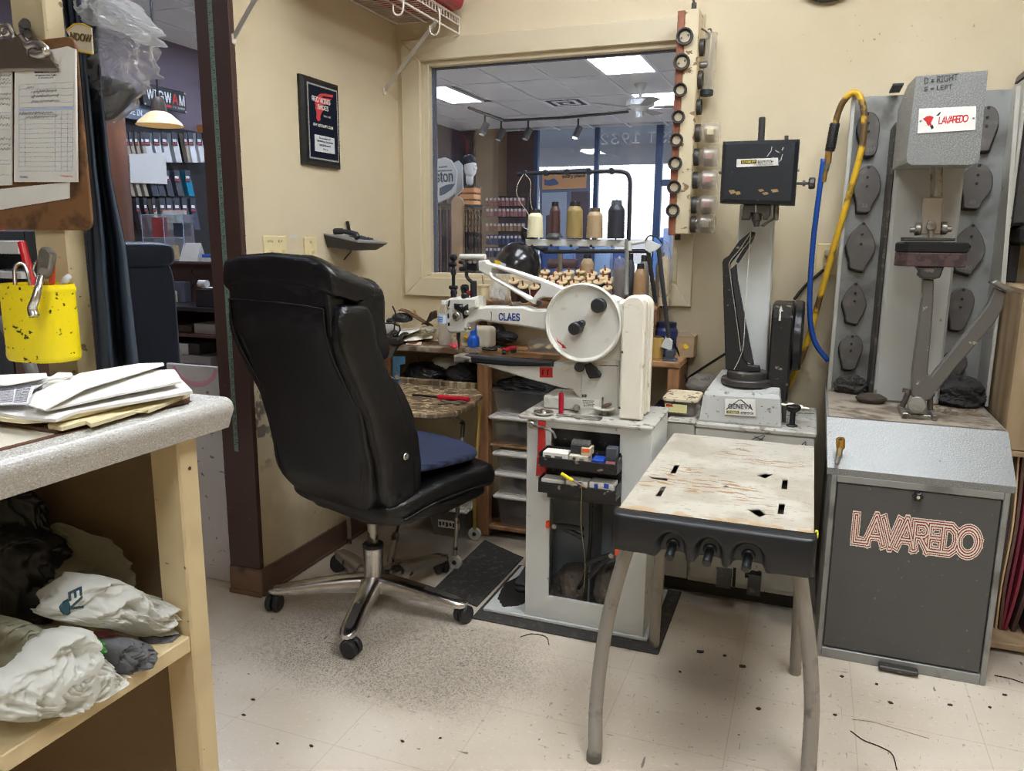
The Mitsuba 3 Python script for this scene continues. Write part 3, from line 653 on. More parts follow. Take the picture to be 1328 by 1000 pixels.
part(kk, 'handle', tube([(-0.668, SY - 0.074, 0.545), (-0.63, SY - 0.078, 0.528)], 0.006, 8), col(236, 214, 34, 0.5))
part(kk, 'shaft', tube([(-0.63, SY - 0.078, 0.528), (-0.585, SY - 0.08, 0.512)], 0.003, 6), col(150, 120, 90, 0.5))
# the red lever, clamps, cable and scraps
kk = thing('red_lever', 'red plastic lever hanging at the left front of the stand', 'lever')
ly = SY - 0.016
part(kk, 'arm', tr([(697.5, 546), (706, 546), (706.5, 594), (696.5, 594)], ly, 0.012, 0.003), RD)
part(kk, 'paddle', tr([(696, 592), (707.5, 592), (708.5, 617), (694.5, 617.5)], ly - 0.003, 0.016, 0.003), col(192, 52, 52, 0.4))
def clamp(lab, tip, jaw, a, b):
    kk = thing('spring_clamp', lab, 'clamp', 'spring clamps on the stand')
    part(kk, 'tip', rbox(tip, (0.012, 0.022, 0.024), 0.004, 4), col(232, 92, 44, 0.5))
    for e in (a, b):
        part(kk, 'handle', stroke([jaw, jaw + (A(*e) - jaw) * 0.5 + A(0, 0, 0.003), A(*e)], [0.009] * 12 + [0.0075], 8, 6), col(30, 28, 27, 0.55))
    part(kk, 'spring', cyl(jaw + A(0, -0.01, 0), jaw + A(0, 0.01, 0), 0.008, n=12), 'm_steel')
clamp('black spring clamp with orange tips on the left edge of the stand opening', A(-0.731, SY - 0.002, 0.348), A(-0.708, SY - 0.001, 0.346), (-0.612, SY - 0.012, 0.352), (-0.612, SY - 0.004, 0.32))
clamp('black spring clamp with orange tips on the right edge of the stand opening', A(-0.503, SY - 0.004, 0.292), A(-0.52, SY - 0.004, 0.278), (-0.606, SY - 0.01, 0.232), (-0.588, SY - 0.016, 0.196))
kk = thing('foot_pedal', 'dark grey foot pedal at the left foot of the machine stand', 'pedal'); part(kk, 'base', rbox((-0.862, 2.47, 0.035), (0.075, 0.17, 0.028), 0.012, 4), col(58, 58, 60, 0.5)); part(kk, 'plate', rot(rbox((-0.862, 2.46, 0.068), (0.07, 0.15, 0.014), 0.006, 4), 10, (1, 0, 0), (-0.862, 2.46, 0.06)), col(70, 70, 72, 0.5))
single('power_cable', stroke([(-0.60, 2.28, 0.44), (-0.602, 2.29, 0.3), (-0.61, 2.29, 0.2), (-0.635, 2.3, 0.13), (-0.70, 2.34, 0.05)], 0.006), 'm_cord', 'black cable hanging inside the stand opening', 'cable')
for n, (x, y, sx, sy, sz, s_, lab) in enumerate(((-0.67, 2.36, 0.065, 0.08, 0.075, 3, 'dusty brown scrap heap at the left in the stand'), (-0.535, 2.36, 0.06, 0.08, 0.085, 4, 'mottled grey scrap bag at the right in the stand'))):
    m = blob((x, y, 0.02 + sz), (sx, sy, sz), 0.35, 1.6, s_, 4); v = np.array(m.vertices); v[:, 2] = np.maximum(v[:, 2], 0.0205); v[:, 1] = np.maximum(v[:, 1], 2.266)
    v[:, 0] = np.clip(v[:, 0], *((-0.79, -0.624) if n == 0 else (-0.614, -0.43)))
    single('scrap_bag', mesh(v, m.faces), col(84, 76, 68, 0.7) if n == 0 else col(104, 98, 90, 0.6), lab, 'scraps', smooth=40)
single('thread_tail', tube(smooth_path([(-0.60, SY - 0.08, 0.545), (-0.60, SY - 0.082, 0.4), (-0.598, SY - 0.03, 0.25), (-0.602, SY - 0.02, 0.16)], 6), 0.0009, 5), col(150, 140, 90, 0.7), 'single pale thread hanging from the bins down the stand', 'thread')
# ------------------------------------------------------------------ sewing machine
k = thing('sewing_machine', 'white arm patching machine with a large disc handwheel, lettered CLAES in blue', 'sewing machine')
q3 = lambda *p: cr(560, 310, 4.1667, p)
MY = 2.36
col_o = q3((805, 660), (1000, 610), (1010, 700), (1012, 960), (1000, 985), (790, 960), (780, 905), (800, 850))
part(k, 'column', tr(col_o, MY + 0.005, 0.14, 0.006), 'm_enamel')
part(k, 'upper_arm', tr(q3((180, 372), (300, 366), (490, 366), (540, 383), (640, 385), (700, 330), (960, 310), (1010, 330), (1015, 660), (820, 670), (640, 500), (480, 472), (330, 452), (262, 442), (215, 458), (182, 462)), MY, 0.075, 0.006), 'm_enamel')
part(k, 'lower_arm', tr(q3((118, 640), (240, 650), (655, 665), (905, 668), (905, 700), (850, 850), (800, 865), (760, 815), (690, 802), (530, 760), (250, 675)), MY + 0.01, 0.05, 0.005), 'm_enamel')
part(k, 'arm_cap', tr(q3((115, 632), (150, 628), (235, 634), (420, 650), (652, 664), (652, 692), (430, 688), (240, 672), (118, 668)), MY - 0.004, 0.06, 0.006), col(34, 36, 40, 0.3), 30, 'black steel cylinder arm')
part(k, 'arm_tip', tr(q3((114, 630), (148, 626), (210, 640), (212, 668), (118, 668)), MY - 0.008, 0.064, 0.006), 'm_dustychrome')
part(k, 'warning_label', tr(q3((583, 694), (652, 694), (652, 748), (583, 748)), MY + 0.0085, 0.001, 0), RD, False, 'red square label')
part(k, 'label_print', cat(*[tr(q3(*p), MY + 0.0078, 0.0006, 0) for p in (((596, 706), (612, 706), (612, 711), (602, 711), (602, 736), (596, 736)), ((618, 706), (634, 706), (634, 711), (629, 711), (629, 736), (623, 736), (623, 711), (618, 711)))]), col(60, 20, 20, 0.5), False)
head = tr(q3((76, 330), (100, 318), (240, 318), (245, 370), (190, 390), (183, 505), (100, 508), (76, 495)), MY - 0.015, 0.085, 0.006)
part(k, 'head', head, 'm_enamel')
ya = MY - 0.017
for (u, v, r, mt) in ((137, 416, 24, 'm_dustychrome'), (135, 415, 14, 'm_darksteel'), (197, 397, 14, 'm_dustychrome'), (130, 365, 9, 'm_steel'), (150, 360, 9, 'm_steel'), (92, 373, 7, 'm_steel'), (206, 483, 9, 'm_steel'), (185, 486, 8, 'm_steel')):
    (px_, py_), = q3((u, v)); o = oy(px_, py_, ya)
    part(k, 'thumb_screw', cyl(o + A(0, 0.004, 0), o - A(0, 0.012 if r > 20 else 0.018 if r == 14 else 0.007, 0), r / 4.1667 / 411, n=20, bev=0.002), mt)
part(k, 'tension_block', tr(q3((118, 350), (160, 352), (162, 372), (190, 352), (190, 420), (170, 432), (160, 400), (120, 378)), ya - 0.01, 0.02, 0.003), 'm_blackworn')
part(k, 'slot', cat(tr(q3((92, 330), (98, 330), (95, 360), (86, 372), (84, 366)), ya + 0.0005, 0.004, 0), tr(q3((84, 405), (90, 402), (94, 424), (86, 432)), ya + 0.0005, 0.004, 0), tr(q3((86, 452), (96, 452), (96, 470), (88, 470)), ya + 0.0005, 0.004, 0)), col(30, 30, 32, 0.5), False)
part(k, 'needle_bar', cat(tr(q3((136, 508), (150, 508), (148, 560), (143, 600), (138, 560)), MY + 0.015, 0.008, 0.001), cyl(oy(*q3((143, 505))[0], MY + 0.02), oy(*q3((143, 545))[0], MY + 0.02), 0.006, n=12)), 'm_darksteel')
# presser rods and levers at the head's top
def rod(a, b, r, mat, y=MY + 0.02, n=12): return cyl(oy(*q3(a)[0], y), oy(*q3(b)[0], y), r, n=n, bev=r * 0.3)
blk = col(30, 31, 36, 0.35)
part(k, 'presser_rod', cat(rod((118, 325), (116, 90), 0.0055, blk), rod((118, 320), (118, 270), 0.010, blk), rod((95, 262), (138, 262), 0.007, blk), rod((105, 290), (134, 290), 0.009, blk), rod((102, 100), (132, 100), 0.011, blk), rod((92, 140), (130, 136), 0.008, blk), rod((117, 160), (117, 195), 0.009, blk)), blk)
part(k, 'take_up_lever', cat(stroke([oy(*p, MY + 0.01) for p in q3((148, 125), (172, 130), (186, 170), (190, 205), (215, 232))], 0.006, 8), rod((226, 225), (226, 360), 0.011, blk, MY + 0.01), rod((150, 163), (195, 160), 0.008, blk, MY + 0.01)), blk)
part(k, 'linkage', cat(rod((168, 262), (190, 350), 0.009, blk), rod((160, 265), (196, 265), 0.012, blk), rod((180, 290), (180, 345), 0.013, blk, MY + 0.0)), blk)
part(k, 'bracket', cat(tr(q3((190, 125), (242, 118), (245, 170), (205, 172), (188, 150)), MY, 0.03, 0.003)), blk)
for uv in ((207, 124), (233, 124)): part(k, 'bolt', cyl(oy(*q3(uv)[0], MY - 0.006), oy(*q3(uv)[0], MY), 0.006, n=12), 'm_steel')
part(k, 'red_button', rod((190, 292), (214, 292), 0.008, RD), RD)
part(k, 'head_post', tr(q3((215, 315), (252, 306), (253, 350), (245, 366), (215, 360)), MY - 0.005, 0.03, 0.003), 'm_enamel')
# the lifting frame over the arm
part(k, 'lifting_frame', tr(q3((246, 118), (290, 112), (300, 128), (430, 165), (600, 222), (712, 268), (690, 320), (600, 315), (575, 325), (545, 352), (470, 305), (352, 232), (262, 178), (246, 172)), MY + 0.015, 0.035, 0.004,
     [q3((316, 180), (322, 160), (345, 158), (585, 245), (585, 265), (545, 318), (530, 318), (330, 205))]), 'm_enamel')
part(k, 'lifting_bar', rod((150, 97), (292, 97), 0.0095, 'm_enamel', MY + 0.035), 'm_enamel')
part(k, 'pivot_bolt', cyl(oy(*q3((580, 344))[0], MY + 0.012), oy(*q3((580, 344))[0], MY - 0.006), 0.009, n=14, bev=0.002), col(40, 40, 42, 0.4))
part(k, 'wing_screw', cat(cyl(oy(*q3((445, 352))[0], MY + 0.02), oy(*q3((480, 348))[0], MY + 0.02), 0.006, n=10), tr(q3((418, 350), (432, 342), (442, 358), (425, 380), (414, 374)), MY + 0.015, 0.006, 0.001)), 'm_steel')
part(k, 'crack_mark', tr(q3((318, 392), (324, 392), (323, 440), (318, 440), (321, 415)), MY - 0.0008, 0.0006, 0), col(120, 104, 84, 0.6), False)
o = oy(*q3((360, 438))[0], MY - 0.0004); e = oy(*q3((477, 441))[0], MY - 0.0004)
part(k, 'lettering', text('CLAES', 0.023, o, e - o, (0, 0, 1), 0.001, True, w=np.linalg.norm(e - o)), col(38, 66, 140, 0.4), False, 'blue CLAES lettering')
# handwheel
wc = oy(756.8, 418.5, 2.322)
wr = 0.1225
prof = [(0, 0.0), (0.108, 0.0), (0.112, 0.003), (wr - 0.004, 0.004), (wr, 0.001), (wr + 0.0005, -0.012), (wr - 0.004, -0.018), (wr - 0.009, -0.014), (wr - 0.012, -0.006), (0, -0.006)]
wh = part(k, 'handwheel', put(lathe([(r, -z) for r, z in prof][::-1], 64), wc, A(1, 0, 0), A(0, 0, 1), A(0, -1, 0)), 'm_enamel', 30, 'large white disc handwheel')
def kn(u, v, r, L, name, base=0.006):
    o = oy(*q3((u, v))[0], 2.316); o[1] = 2.322 - base
    return part(wh, name, cyl(o, o - A(0, L, 0), r, n=24, bev=0.003), col(36, 37, 40, 0.45))
kn(909, 357, 0.0225, 0.03, 'crank_knob'); kn(815, 455, 0.011, 0.03, 'hub_nut'); kn(790, 478, 0.0195, 0.045, 'centre_knob')
part(wh, 'arrow', tr(q3((672, 530), (684, 552), (708, 572), (710, 568), (727, 591), (702, 588), (705, 578), (680, 558)), 2.3155, 0.0008, 0), RD, False, 'red arrow')
part(k, 'wheel_shaft', cyl(wc, wc + A(0, 0.06, 0), 0.03, n=20), 'm_steel')
# belt cover with ribs
def arch(x0, x1, z0, z1, n=10, r=None):
    r = min((x1 - x0) / 2, r or 9); cxl = x0 + r; cxr = x1 - r
    return [(x0, z0), (x1, z0)] + [(cxr + r * math.cos(t), z1 - r + r * math.sin(t)) for t in np.linspace(0, math.pi / 2, n)] + [(cxl + r * math.cos(t), z1 - r + r * math.sin(t)) for t in np.linspace(math.pi / 2, math.pi, n)]
part(k, 'belt_cover', cat(xz(arch(-0.527, -0.456, 0.702, 1.083, r=0.034), 2.302, 2.345, 0.006), *[xz(arch(-0.524, -0.462 + 0.004 * j, 0.706, 1.078, r=0.033), 2.347 + 0.03 * j, 2.375 + 0.03 * j, 0.004) for j in range(3)]), 'm_cover', 30, 'ribbed cream belt cover')
for (u, v) in ((1028, 612), (1014, 912)): part(k, 'cover_screw', cyl(oy(*q3((u, v))[0], 2.30), oy(*q3((u, v))[0], 2.303), 0.004, n=10), 'm_darksteel')
part(k, 'motor_block', bx(-0.56, -0.49, 2.37, 2.47, 1.0, 1.06, 0.008), 'm_enamel')
part(k, 'feed_knobs', cat(cyl(oy(*q3((798, 692))[0], MY - 0.03), oy(*q3((798, 692))[0], MY + 0.005), 0.0165, n=20, bev=0.003), tr(q3((825, 680), (850, 672), (885, 700), (912, 735), (905, 752), (850, 755), (832, 720)), MY - 0.018, 0.02, 0.003)), col(32, 32, 34, 0.4))
part(k, 'feed_lever', tr(q3((712, 706), (735, 690), (770, 686), (775, 692), (742, 700), (716, 712)), MY - 0.006, 0.006, 0.001), col(214, 206, 188, 0.5))
part(k, 'joint_line', tr(q3((905, 682), (1008, 684), (1008, 688), (905, 686)), MY + 0.0042, 0.001, 0), col(90, 84, 76, 0.6), False)
part(k, 'plinth', cat(rbox((-0.70, 2.43, 0.722), (0.19, 0.13, 0.044), 0.008, 4), rbox((-0.6, 2.44, 0.715), (0.12, 0.12, 0.03), 0.008, 4)), 'm_enamel')
part(k, 'plinth_bolt', cyl(oy(*q3((782, 912))[0], MY - 0.025), oy(*q3((782, 912))[0], MY + 0.01), 0.0115, n=18, bev=0.002), 'm_steel')
part(k, 'rating_plate', tr(q3((806, 862), (905, 868), (900, 918), (808, 912)), MY + 0.003, 0.0015, 0), col(226, 224, 214, 0.5), False, 'white rating plate')
part(k, 'rating_print', cat(*[tr(q3((815, 872 + j * 9), (880 - 7 * (j % 2), 874 + j * 9), (880 - 7 * (j % 2), 877 + j * 9), (815, 875 + j * 9)), MY + 0.0024, 0.0006, 0) for j in range(4)], tr(q3((812, 840), (820, 840), (820, 855), (812, 855)), MY + 0.0035, 0.001, 0), tr(q3((824, 840), (836, 840), (836, 855), (824, 855)), MY + 0.0035, 0.001, 0)), col(70, 68, 64, 0.6), False)
part(k, 'serial_plate', tr(q3((808, 838), (838, 838), (838, 857), (808, 857)), MY + 0.0042, 0.0008, 0), col(176, 172, 164, 0.5), False)
# loose things on the stand's top plate
q7 = lambda *p: cr(700, 490, 7.378, p)
kk = thing('red_awl', 'red handled tool standing upright on the machine stand', 'tool')
zt = 0.6995
o = oz(727.5, 537, zt); part(kk, 'handle', put(lathe([(0, 0), (0.0075, 0), (0.008, 0.006), (0.0085, 0.06), (0.0075, 0.068), (0, 0.07)], 14), o, A(1, 0, 0), A(0, 1, 0), A(0, 0, 1)), col(176, 24, 52, 0.3))
part(kk, 'collar', put(lathe([(0, 0.07), (0.006, 0.07), (0.006, 0.074), (0, 0.074)], 14), o, A(1, 0, 0), A(0, 1, 0), A(0, 0, 1)), 'm_steel')
o = oz(705, 538, zt)
kk = thing('bobbin_dish', 'shiny round metal dish on the left front corner of the machine stand', 'dish')
part(kk, 'dish', put(lathe([(0, 0), (0.022, 0), (0.03, 0.006), (0.032, 0.011), (0.029, 0.011), (0.02, 0.004), (0, 0.003)], 28), o, A(1, 0, 0), A(0, 1, 0), A(0, 0, 1)), 'm_chrome', 40)
part(kk, 'core', put(lathe([(0, 0.003), (0.012, 0.004), (0.01, 0.018), (0, 0.02)], 20), o, A(1, 0, 0), A(0, 1, 0), A(0, 0, 1)), 'm_chrome', 40)
kk = thing('steel_ruler_tool', 'flat steel lever tool beside the red awl', 'tool')
part(kk, 'blade', bx(o[0] + 0.04, o[0] + 0.13, o[1] + 0.0, o[1] + 0.018, zt, zt + 0.005, 0.002), 'm_steel')
kk = thing('pin_dish', 'small white oval dish with an upright spindle in front of the machine column', 'dish')
o = oz(784, 538, zt)
part(kk, 'pedestal', put(lathe([(0, 0), (0.02, 0), (0.012, 0.004), (0.008, 0.016), (0, 0.017)], 16), o, A(1, 0, 0), A(0, 1, 0), A(0, 0, 1)), 'm_steel')
part(kk, 'dish', put(lathe([(0, 0.016), (0.03, 0.018), (0.034, 0.023), (0.03, 0.022), (0, 0.019)], 28), o, A(1, 0, 0), A(0, 1, 0), A(0, 0, 1)), col(222, 218, 204, 0.35))
part(kk, 'spindle', cyl(o + A(-0.008, 0, 0.018), o + A(-0.008, 0, 0.056), 0.0028, n=10), 'm_steel')
m = mv(sup(0.017, 0.01, 0.006, 0.8, 0.8, 10), *(o + A(0.016, 0, 0.027))); single('wax_lump', rot(m, -20, (0, 1, 0), o), col(92, 74, 58, 0.6), 'brown wax lump lying in the white pin dish', 'wax', smooth=True)
kk = thing('metal_tray', 'thin steel plate lying on the stand below the rating plate', 'metal plate')
part(kk, 'plate', bx(-0.655, -0.575, 2.262, 2.30, zt, zt + 0.004, 0.001), 'm_steel')
# ------------------------------------------------------------------ thread stand with five cones
TY = 2.44
k = thing('thread_stand', 'cone thread stand with a bent black guide tube above the sewing machine', 'thread stand')
q2 = lambda *p: cr(640, 190, 5.0, p)
P2 = lambda u, v, y=TY: oy(*q2((u, v))[0], y)
part(k, 'pole', cyl(P2(862, 960), P2(866, 600), 0.007, n=14), col(150, 152, 150, 0.35, 0.5))
part(k, 'guide_tube', tube(np.vstack([smooth_path([P2(158, 180), P2(300, 172), P2(500, 168), P2(640, 164), P2(760, 160), P2(820, 162)], 4), smooth_path([P2(835, 164), P2(868, 178), P2(884, 215), P2(886, 260)], 5), [P2(882, 420), P2(876, 610)]]), 0.0062, 10), col(34, 38, 46, 0.4))
for u, v in ((200, 173), (340, 172), (480, 167), (620, 164), (766, 160)):
    o = P2(u, v); part(k, 'thread_eye', cat(put(lathe([(0.004, -0.008), (0.0095, -0.008), (0.0095, 0.008), (0.004, 0.008)], 14), o, A(1, 0, 0), A(0, 0, 1), A(0, -1, 0)), cyl(o - A(0, 0.010, 0), o - A(0, 0.0065, 0), 0.004, n=10)), col(44, 48, 56, 0.35))
bar = part(k, 'rail', tr(q2((205, 600), (885, 607), (893, 620), (893, 678), (848, 678), (846, 650), (225, 645), (208, 632)), TY - 0.004, 0.014, 0.002), 'm_standgrey')
for u, v in ((250, 645), (374, 643), (502, 645), (632, 646)): part(k, 'rail_hole', cyl(P2(u, v, TY - 0.006), P2(u, v, TY - 0.001), 0.0045, n=12), col(30, 30, 30, 0.5))
for u, v in ((768, 648), (857, 632), (857, 662)): part(k, 'rail_bolt', cyl(P2(u, v, TY - 0.008), P2(u, v, TY - 0.003), 0.0045, n=12), 'm_steel')
cones = [(270, 410, 592, 100, 0.86, (220, 212, 178), 'cream', (34, 32, 32)), (396, 362, 592, 70, 0.9, (70, 44, 44), 'dark brown', (24, 22, 22)), (524, 362, 596, 106, 0.92, (142, 122, 76), 'olive gold', (30, 28, 26)),
         (654, 402, 596, 104, 0.9, (164, 140, 108), 'tan', (84, 70, 54)), (792, 352, 598, 108, 0.92, (40, 42, 52), 'charcoal', (74, 80, 92))]
for u, vt, vb, w, tp, c, nm, cap in cones:
    o = P2(u, vb); t = P2(u, vt); r = (P2(u + w / 2, vb) - o)[0]; L = t[2] - o[2]
    part(k, 'spool_pin', cat(cyl(o + A(0, 0, -0.006), o + A(0, 0, L + 0.004), 0.0022, n=8)), 'm_steel')
    kk = thing('thread_cone', '%s thread cone on the stand over the sewing machine' % nm, 'thread cone', 'thread cones on the stand')
    n_ = 26; prof = [(0.004, 0.0), (r * 0.99, 0.0)]
    for i in range(n_):
        f = i / (n_ - 1); rr = r * (1 - (1 - tp) * f) * (1.0 if f < 0.86 else 1 - 0.34 * (f - 0.86) / 0.14)
        prof.append((rr * (1 + 0.012 * (i % 2)), L * (0.03 + 0.85 * f)))
    part(kk, 'thread', put(lathe(prof + [(0.004, L * 0.88)], 28), o + A(0, 0, 0.001), A(1, 0, 0), A(0, 1, 0), A(0, 0, 1)), col(*c, 0.45, sheen=0.3), 40)
    part(kk, 'core', put(lathe([(0.004, L * 0.88), (r * 0.62, L * 0.88), (r * 0.58, L), (r * 0.4, L), (r * 0.38, L * 0.92), (0.004, L * 0.92)], 24), o + A(0, 0, 0.001), A(1, 0, 0), A(0, 1, 0), A(0, 0, 1)), col(*cap, 0.5), 40)
    if nm == 'dark brown': part(kk, 'foot_cone', put(lathe([(0.005, -0.0), (r * 1.45, 0.0), (r * 1.42, 0.004), (r * 1.0, L * 0.12), (0.005, L * 0.12)], 24), o + A(0, 0, 0.0012), A(1, 0, 0), A(0, 1, 0), A(0, 0, 1)), col(58, 60, 60, 0.5), 40)
th = col(214, 208, 190, 0.7)
single('thread_strand', tube(smooth_path([P2(196, 176, TY - 0.01), P2(160, 240, TY - 0.02), P2(150, 300, TY - 0.02), P2(180, 370, TY - 0.015), P2(222, 430, TY - 0.02), P2(232, 470, TY - 0.024)], 8), 0.0008, 5), th, 'left strand of pale thread looping from the guide tube', 'thread')
single('thread_strand', tube(smooth_path([P2(205, 178, TY - 0.01), P2(240, 230, TY - 0.015), P2(238, 330, TY - 0.015), P2(250, 400, TY - 0.01), P2(268, 412, TY - 0.005)], 8), 0.0008, 5), th, 'right strand of pale thread rising from the cream cone', 'thread')
# ------------------------------------------------------------------ clamp lamp
k = thing('desk_lamp', 'swing arm clamp lamp with a shiny black dome shade behind the sewing machine', 'lamp')
LY = 2.72
PL = lambda u, v, y=LY: oy(*q2((u, v))[0], y)
c0 = PL(165, 745); up = A(0.28, 0.25, 0.9)
rim, apex = PL(150, 770), PL(185, 625)
axis = apex - rim; axis = axis / np.linalg.norm(axis); axis = axis + A(0.05, -0.18, 0); axis /= np.linalg.norm(axis)
o = (PL(22, 725) + PL(288, 842)) / 2
axis = A(0.40, 0.10, 0.91); axis /= np.linalg.norm(axis)
R = np.linalg.norm(PL(22, 725) - PL(288, 842)) / 2
sh = [(R, 0), (R * 0.98, R * 0.25), (R * 0.88, R * 0.55), (R * 0.66, R * 0.83), (R * 0.36, R * 1.0), (R * 0.16, R * 1.05), (R * 0.15, R * 1.2), (0, R * 1.2)]
part(k, 'shade', put(lathe(sh + [(0, R * 1.0), (R * 0.34, R * 0.97), (R * 0.63, R * 0.8), (R * 0.85, R * 0.52), (R * 0.95, R * 0.24), (R * 0.97, 0), (R, 0)], 40), o, *frame(axis)), col(30, 30, 33, 0.18, specular=0.7), 50, 'glossy black dome shade')
part(k, 'neck', tube([o + axis * R * 1.15, PL(190, 560), PL(205, 530)], 0.013, 10), col(28, 28, 30, 0.4))
part(k, 'arm', cat(cyl(PL(215, 625, LY + 0.01), PL(345, 680, LY + 0.01), 0.008, n=10), cyl(PL(330, 682, LY + 0.01), PL(990, 678, LY + 0.02), 0.0075, n=10)), col(38, 40, 44, 0.4))
part(k, 'wing_nut', cat(tr(q2((308, 655), (350, 652), (345, 690), (330, 694)), LY - 0.01, 0.01, 0.002)), col(34, 34, 36, 0.5))
part(k, 'elbow', cat(tr(q2((985, 615), (1010, 608), (1085, 640), (1070, 665), (1010, 690), (980, 670)), LY + 0.005, 0.02, 0.002), cyl(PL(895, 632, LY + 0.01), PL(1000, 612, LY + 0.01), 0.006, n=8)), 'm_standgrey')
for a, b in (((1000, 660), (1050, 1010)), ((1070, 655), (1135, 1235))):
    part(k, 'strut', cyl(PL(*a, LY + 0.012), oy(*q2(b)[0], LY + 0.13), 0.008, n=10), col(62, 64, 68, 0.4))
q5 = lambda *p: cr(840, 440, 8.333, p)
part(k, 'clamp_bracket', tr(q5((150, 60), (200, -40), (262, 20), (255, 110), (240, 125), (210, 110), (135, 85)), 2.90, 0.02, 0.002), 'm_standgrey')
part(k, 'clamp_body', cat(tr(q5((190, 120), (282, 120), (270, 215), (188, 212)), 2.885, 0.045, 0.003), tr(q5((150, 232), (182, 212), (280, 215), (310, 238), (300, 252), (152, 245)), 2.885, 0.05, 0.002)), col(66, 72, 84, 0.5))
part(k, 'cord', tube(smooth_path([PL(985, 610, LY), PL(1010, 580, LY), PL(1060, 590, LY), PL(1095, 630, LY)], 6), 0.0022, 6), 'm_cord')
# ------------------------------------------------------------------ the workbench along the back wall
BZ, BF = 0.80, 2.872
k = thing('workbench', 'rough wooden workbench with a shelf riser against the back wall', 'workbench')
part(k, 'worktop', bx(XL + 0.002, -1.252, BF, YB - 0.002, BZ - 0.026, BZ, 0.004), 'm_darkbench', False, 'dark grimy left half of the worktop')
part(k, 'worktop', bx(-1.25, -0.432, BF + 0.004, YB - 0.002, BZ - 0.024, BZ, 0.003), 'm_benchwood', False, 'lighter wooden right half of the worktop')
part(k, 'leg', bx(-1.254, -1.204, BF + 0.004, BF + 0.05, 0.002, BZ - 0.026), 'm_legwood', False)
part(k, 'leg', bx(-0.478, -0.436, BF + 0.008, BF + 0.05, 0.002, BZ - 0.025), 'm_legwood', False)
part(k, 'leg', bx(-1.725, -1.665, BF + 0.004, BF + 0.05, 0.002, BZ - 0.026), 'm_legwood', False)
part(k, 'side_brace', bx(-0.462, -0.436, BF + 0.05, YB - 0.004, 0.55, 0.775), col(110, 74, 52, 0.6), False)
part(k, 'drawer_rail', bx(-1.66, -1.256, BF + 0.02, BF + 0.045, 0.60, 0.655), 'm_worntray', False)
part(k, 'drawer_floor', bx(-1.66, -1.256, BF + 0.045, YB - 0.004, 0.60, 0.612, 0.001), 'm_darkbench', False)
part(k, 'lower_shelf', bx(-1.203, -0.48, BF + 0.01, YB - 0.004, 0.034, 0.052), 'm_benchwood', False)
part(k, 'middle_shelf', bx(-1.203, -0.48, BF + 0.02, YB - 0.004, 0.395, 0.405), 'm_benchwood', False)
RS = 0.992
part(k, 'riser_shelf', bx(-1.318, -0.545, 2.975, YB - 0.02, RS - 0.012, RS, 0.002), 'm_benchwood', False)
part(k, 'riser_front', bx(-1.318, -0.545, 2.975, 2.985, 0.925, RS - 0.012, 0.001), col(112, 80, 58, 0.6), False)
for x in (-1.31, -0.565): part(k, 'riser_end', bx(x, x + 0.012, 2.986, YB - 0.02, BZ + 0.0005, RS - 0.012, 0.001), 'm_legwood', False)
for n, (h, y) in enumerate(((0.018, 3.015), (0.036, 3.045), (0.055, 3.072))): part(k, 'riser_step', bx(-1.0, -0.63, y, YB - 0.02, RS + h - 0.018, RS + h, 0.001), 'm_benchwood', False)
# plastic totes
def tote(x0, x1, y0, y1, z0, z1, lab, lid=True, tint=0):
    kk = thing('storage_tote', lab, 'storage tote', 'plastic totes under the bench')
    a = 0.012
    outer = [[(x0 + a + t, y0 + a + t, z) for t in (0,)][0] for z in (0,)]
    def ring(x0, x1, y0, y1, z): return [(x, y, z) for x, y in rrect((x0 + x1) / 2, (y0 + y1) / 2, x1 - x0, y1 - y0, 0.015, 4)]
    w = loft([ring(x0 + 2 * a, x1 - 2 * a, y0 + a, y1 - a, z0), ring(x0 + a, x1 - a, y0 + a / 2, y1 - a / 2, z0 + (z1 - z0) * 0.5), ring(x0 + a * .8, x1 - a * .8, y0 + a / 2, y1 - a / 2, z1 - 0.008), ring(x0, x1, y0, y1, z1 - 0.006), ring(x0, x1, y0, y1, z1)], False)
    part(kk, 'tub', w, 'm_tote', 35)
    fl = [(x, y, z0 + 0.0005) for x, y in rrect((x0 + x1) / 2, (y0 + y1) / 2, x1 - x0 - 4 * a, y1 - y0 - 2 * a, 0.01, 3)]
    m = blob(((x0 + x1) / 2, (y0 + y1) / 2 + 0.005, (z0 + z1) / 2 - 0.012), ((x1 - x0) / 2 - 0.05, (y1 - y0) / 2 - 0.03, (z1 - z0) / 2 - 0.02), 0.3, 2.2, int(1000 * z0) % 31 + tint, 3)
    single('tote_contents', m, col(*((64, 60, 58), (104, 98, 88), (58, 60, 66), (74, 72, 70), (96, 96, 92), (60, 58, 58))[tint], 0.7), 'scraps inside the ' + lab, 'scraps', smooth=40)
    if lid: part(kk, 'lid', cat(bx(x0 - 0.006, x1 + 0.006, y0 - 0.008, y1 + 0.003, z1 + 0.0005, z1 + 0.015, 0.005), bx(x0 + 0.02, x1 - 0.02, y0 + 0.02, y1 - 0.02, z1 + 0.015, z1 + 0.02, 0.003)), col(214, 210, 202, 0.45), False, 'white lid')
    return kk
TF, TB = 2.878, 3.10
tote(-1.196, -0.86, TF, TB, 0.545, 0.640, 'open plastic tote heaped with black scraps at the top of the stack', False, 0)
tote(-1.196, -0.86, TF, TB, 0.412, 0.515, 'pale plastic tote second from the top of the stack', True, 1)
tote(-1.18, -0.86, TF, TB, 0.298, 0.362, 'shallow plastic tote under the middle shelf', True, 2)
tote(-1.18, -0.86, TF, TB, 0.2, 0.275, 'plastic tote second from the bottom of the stack', True, 3)
tote(-1.175, -0.86, TF, TB, 0.054, 0.178, 'plastic tote at the bottom of the stack with a pale sheet inside', True, 4)
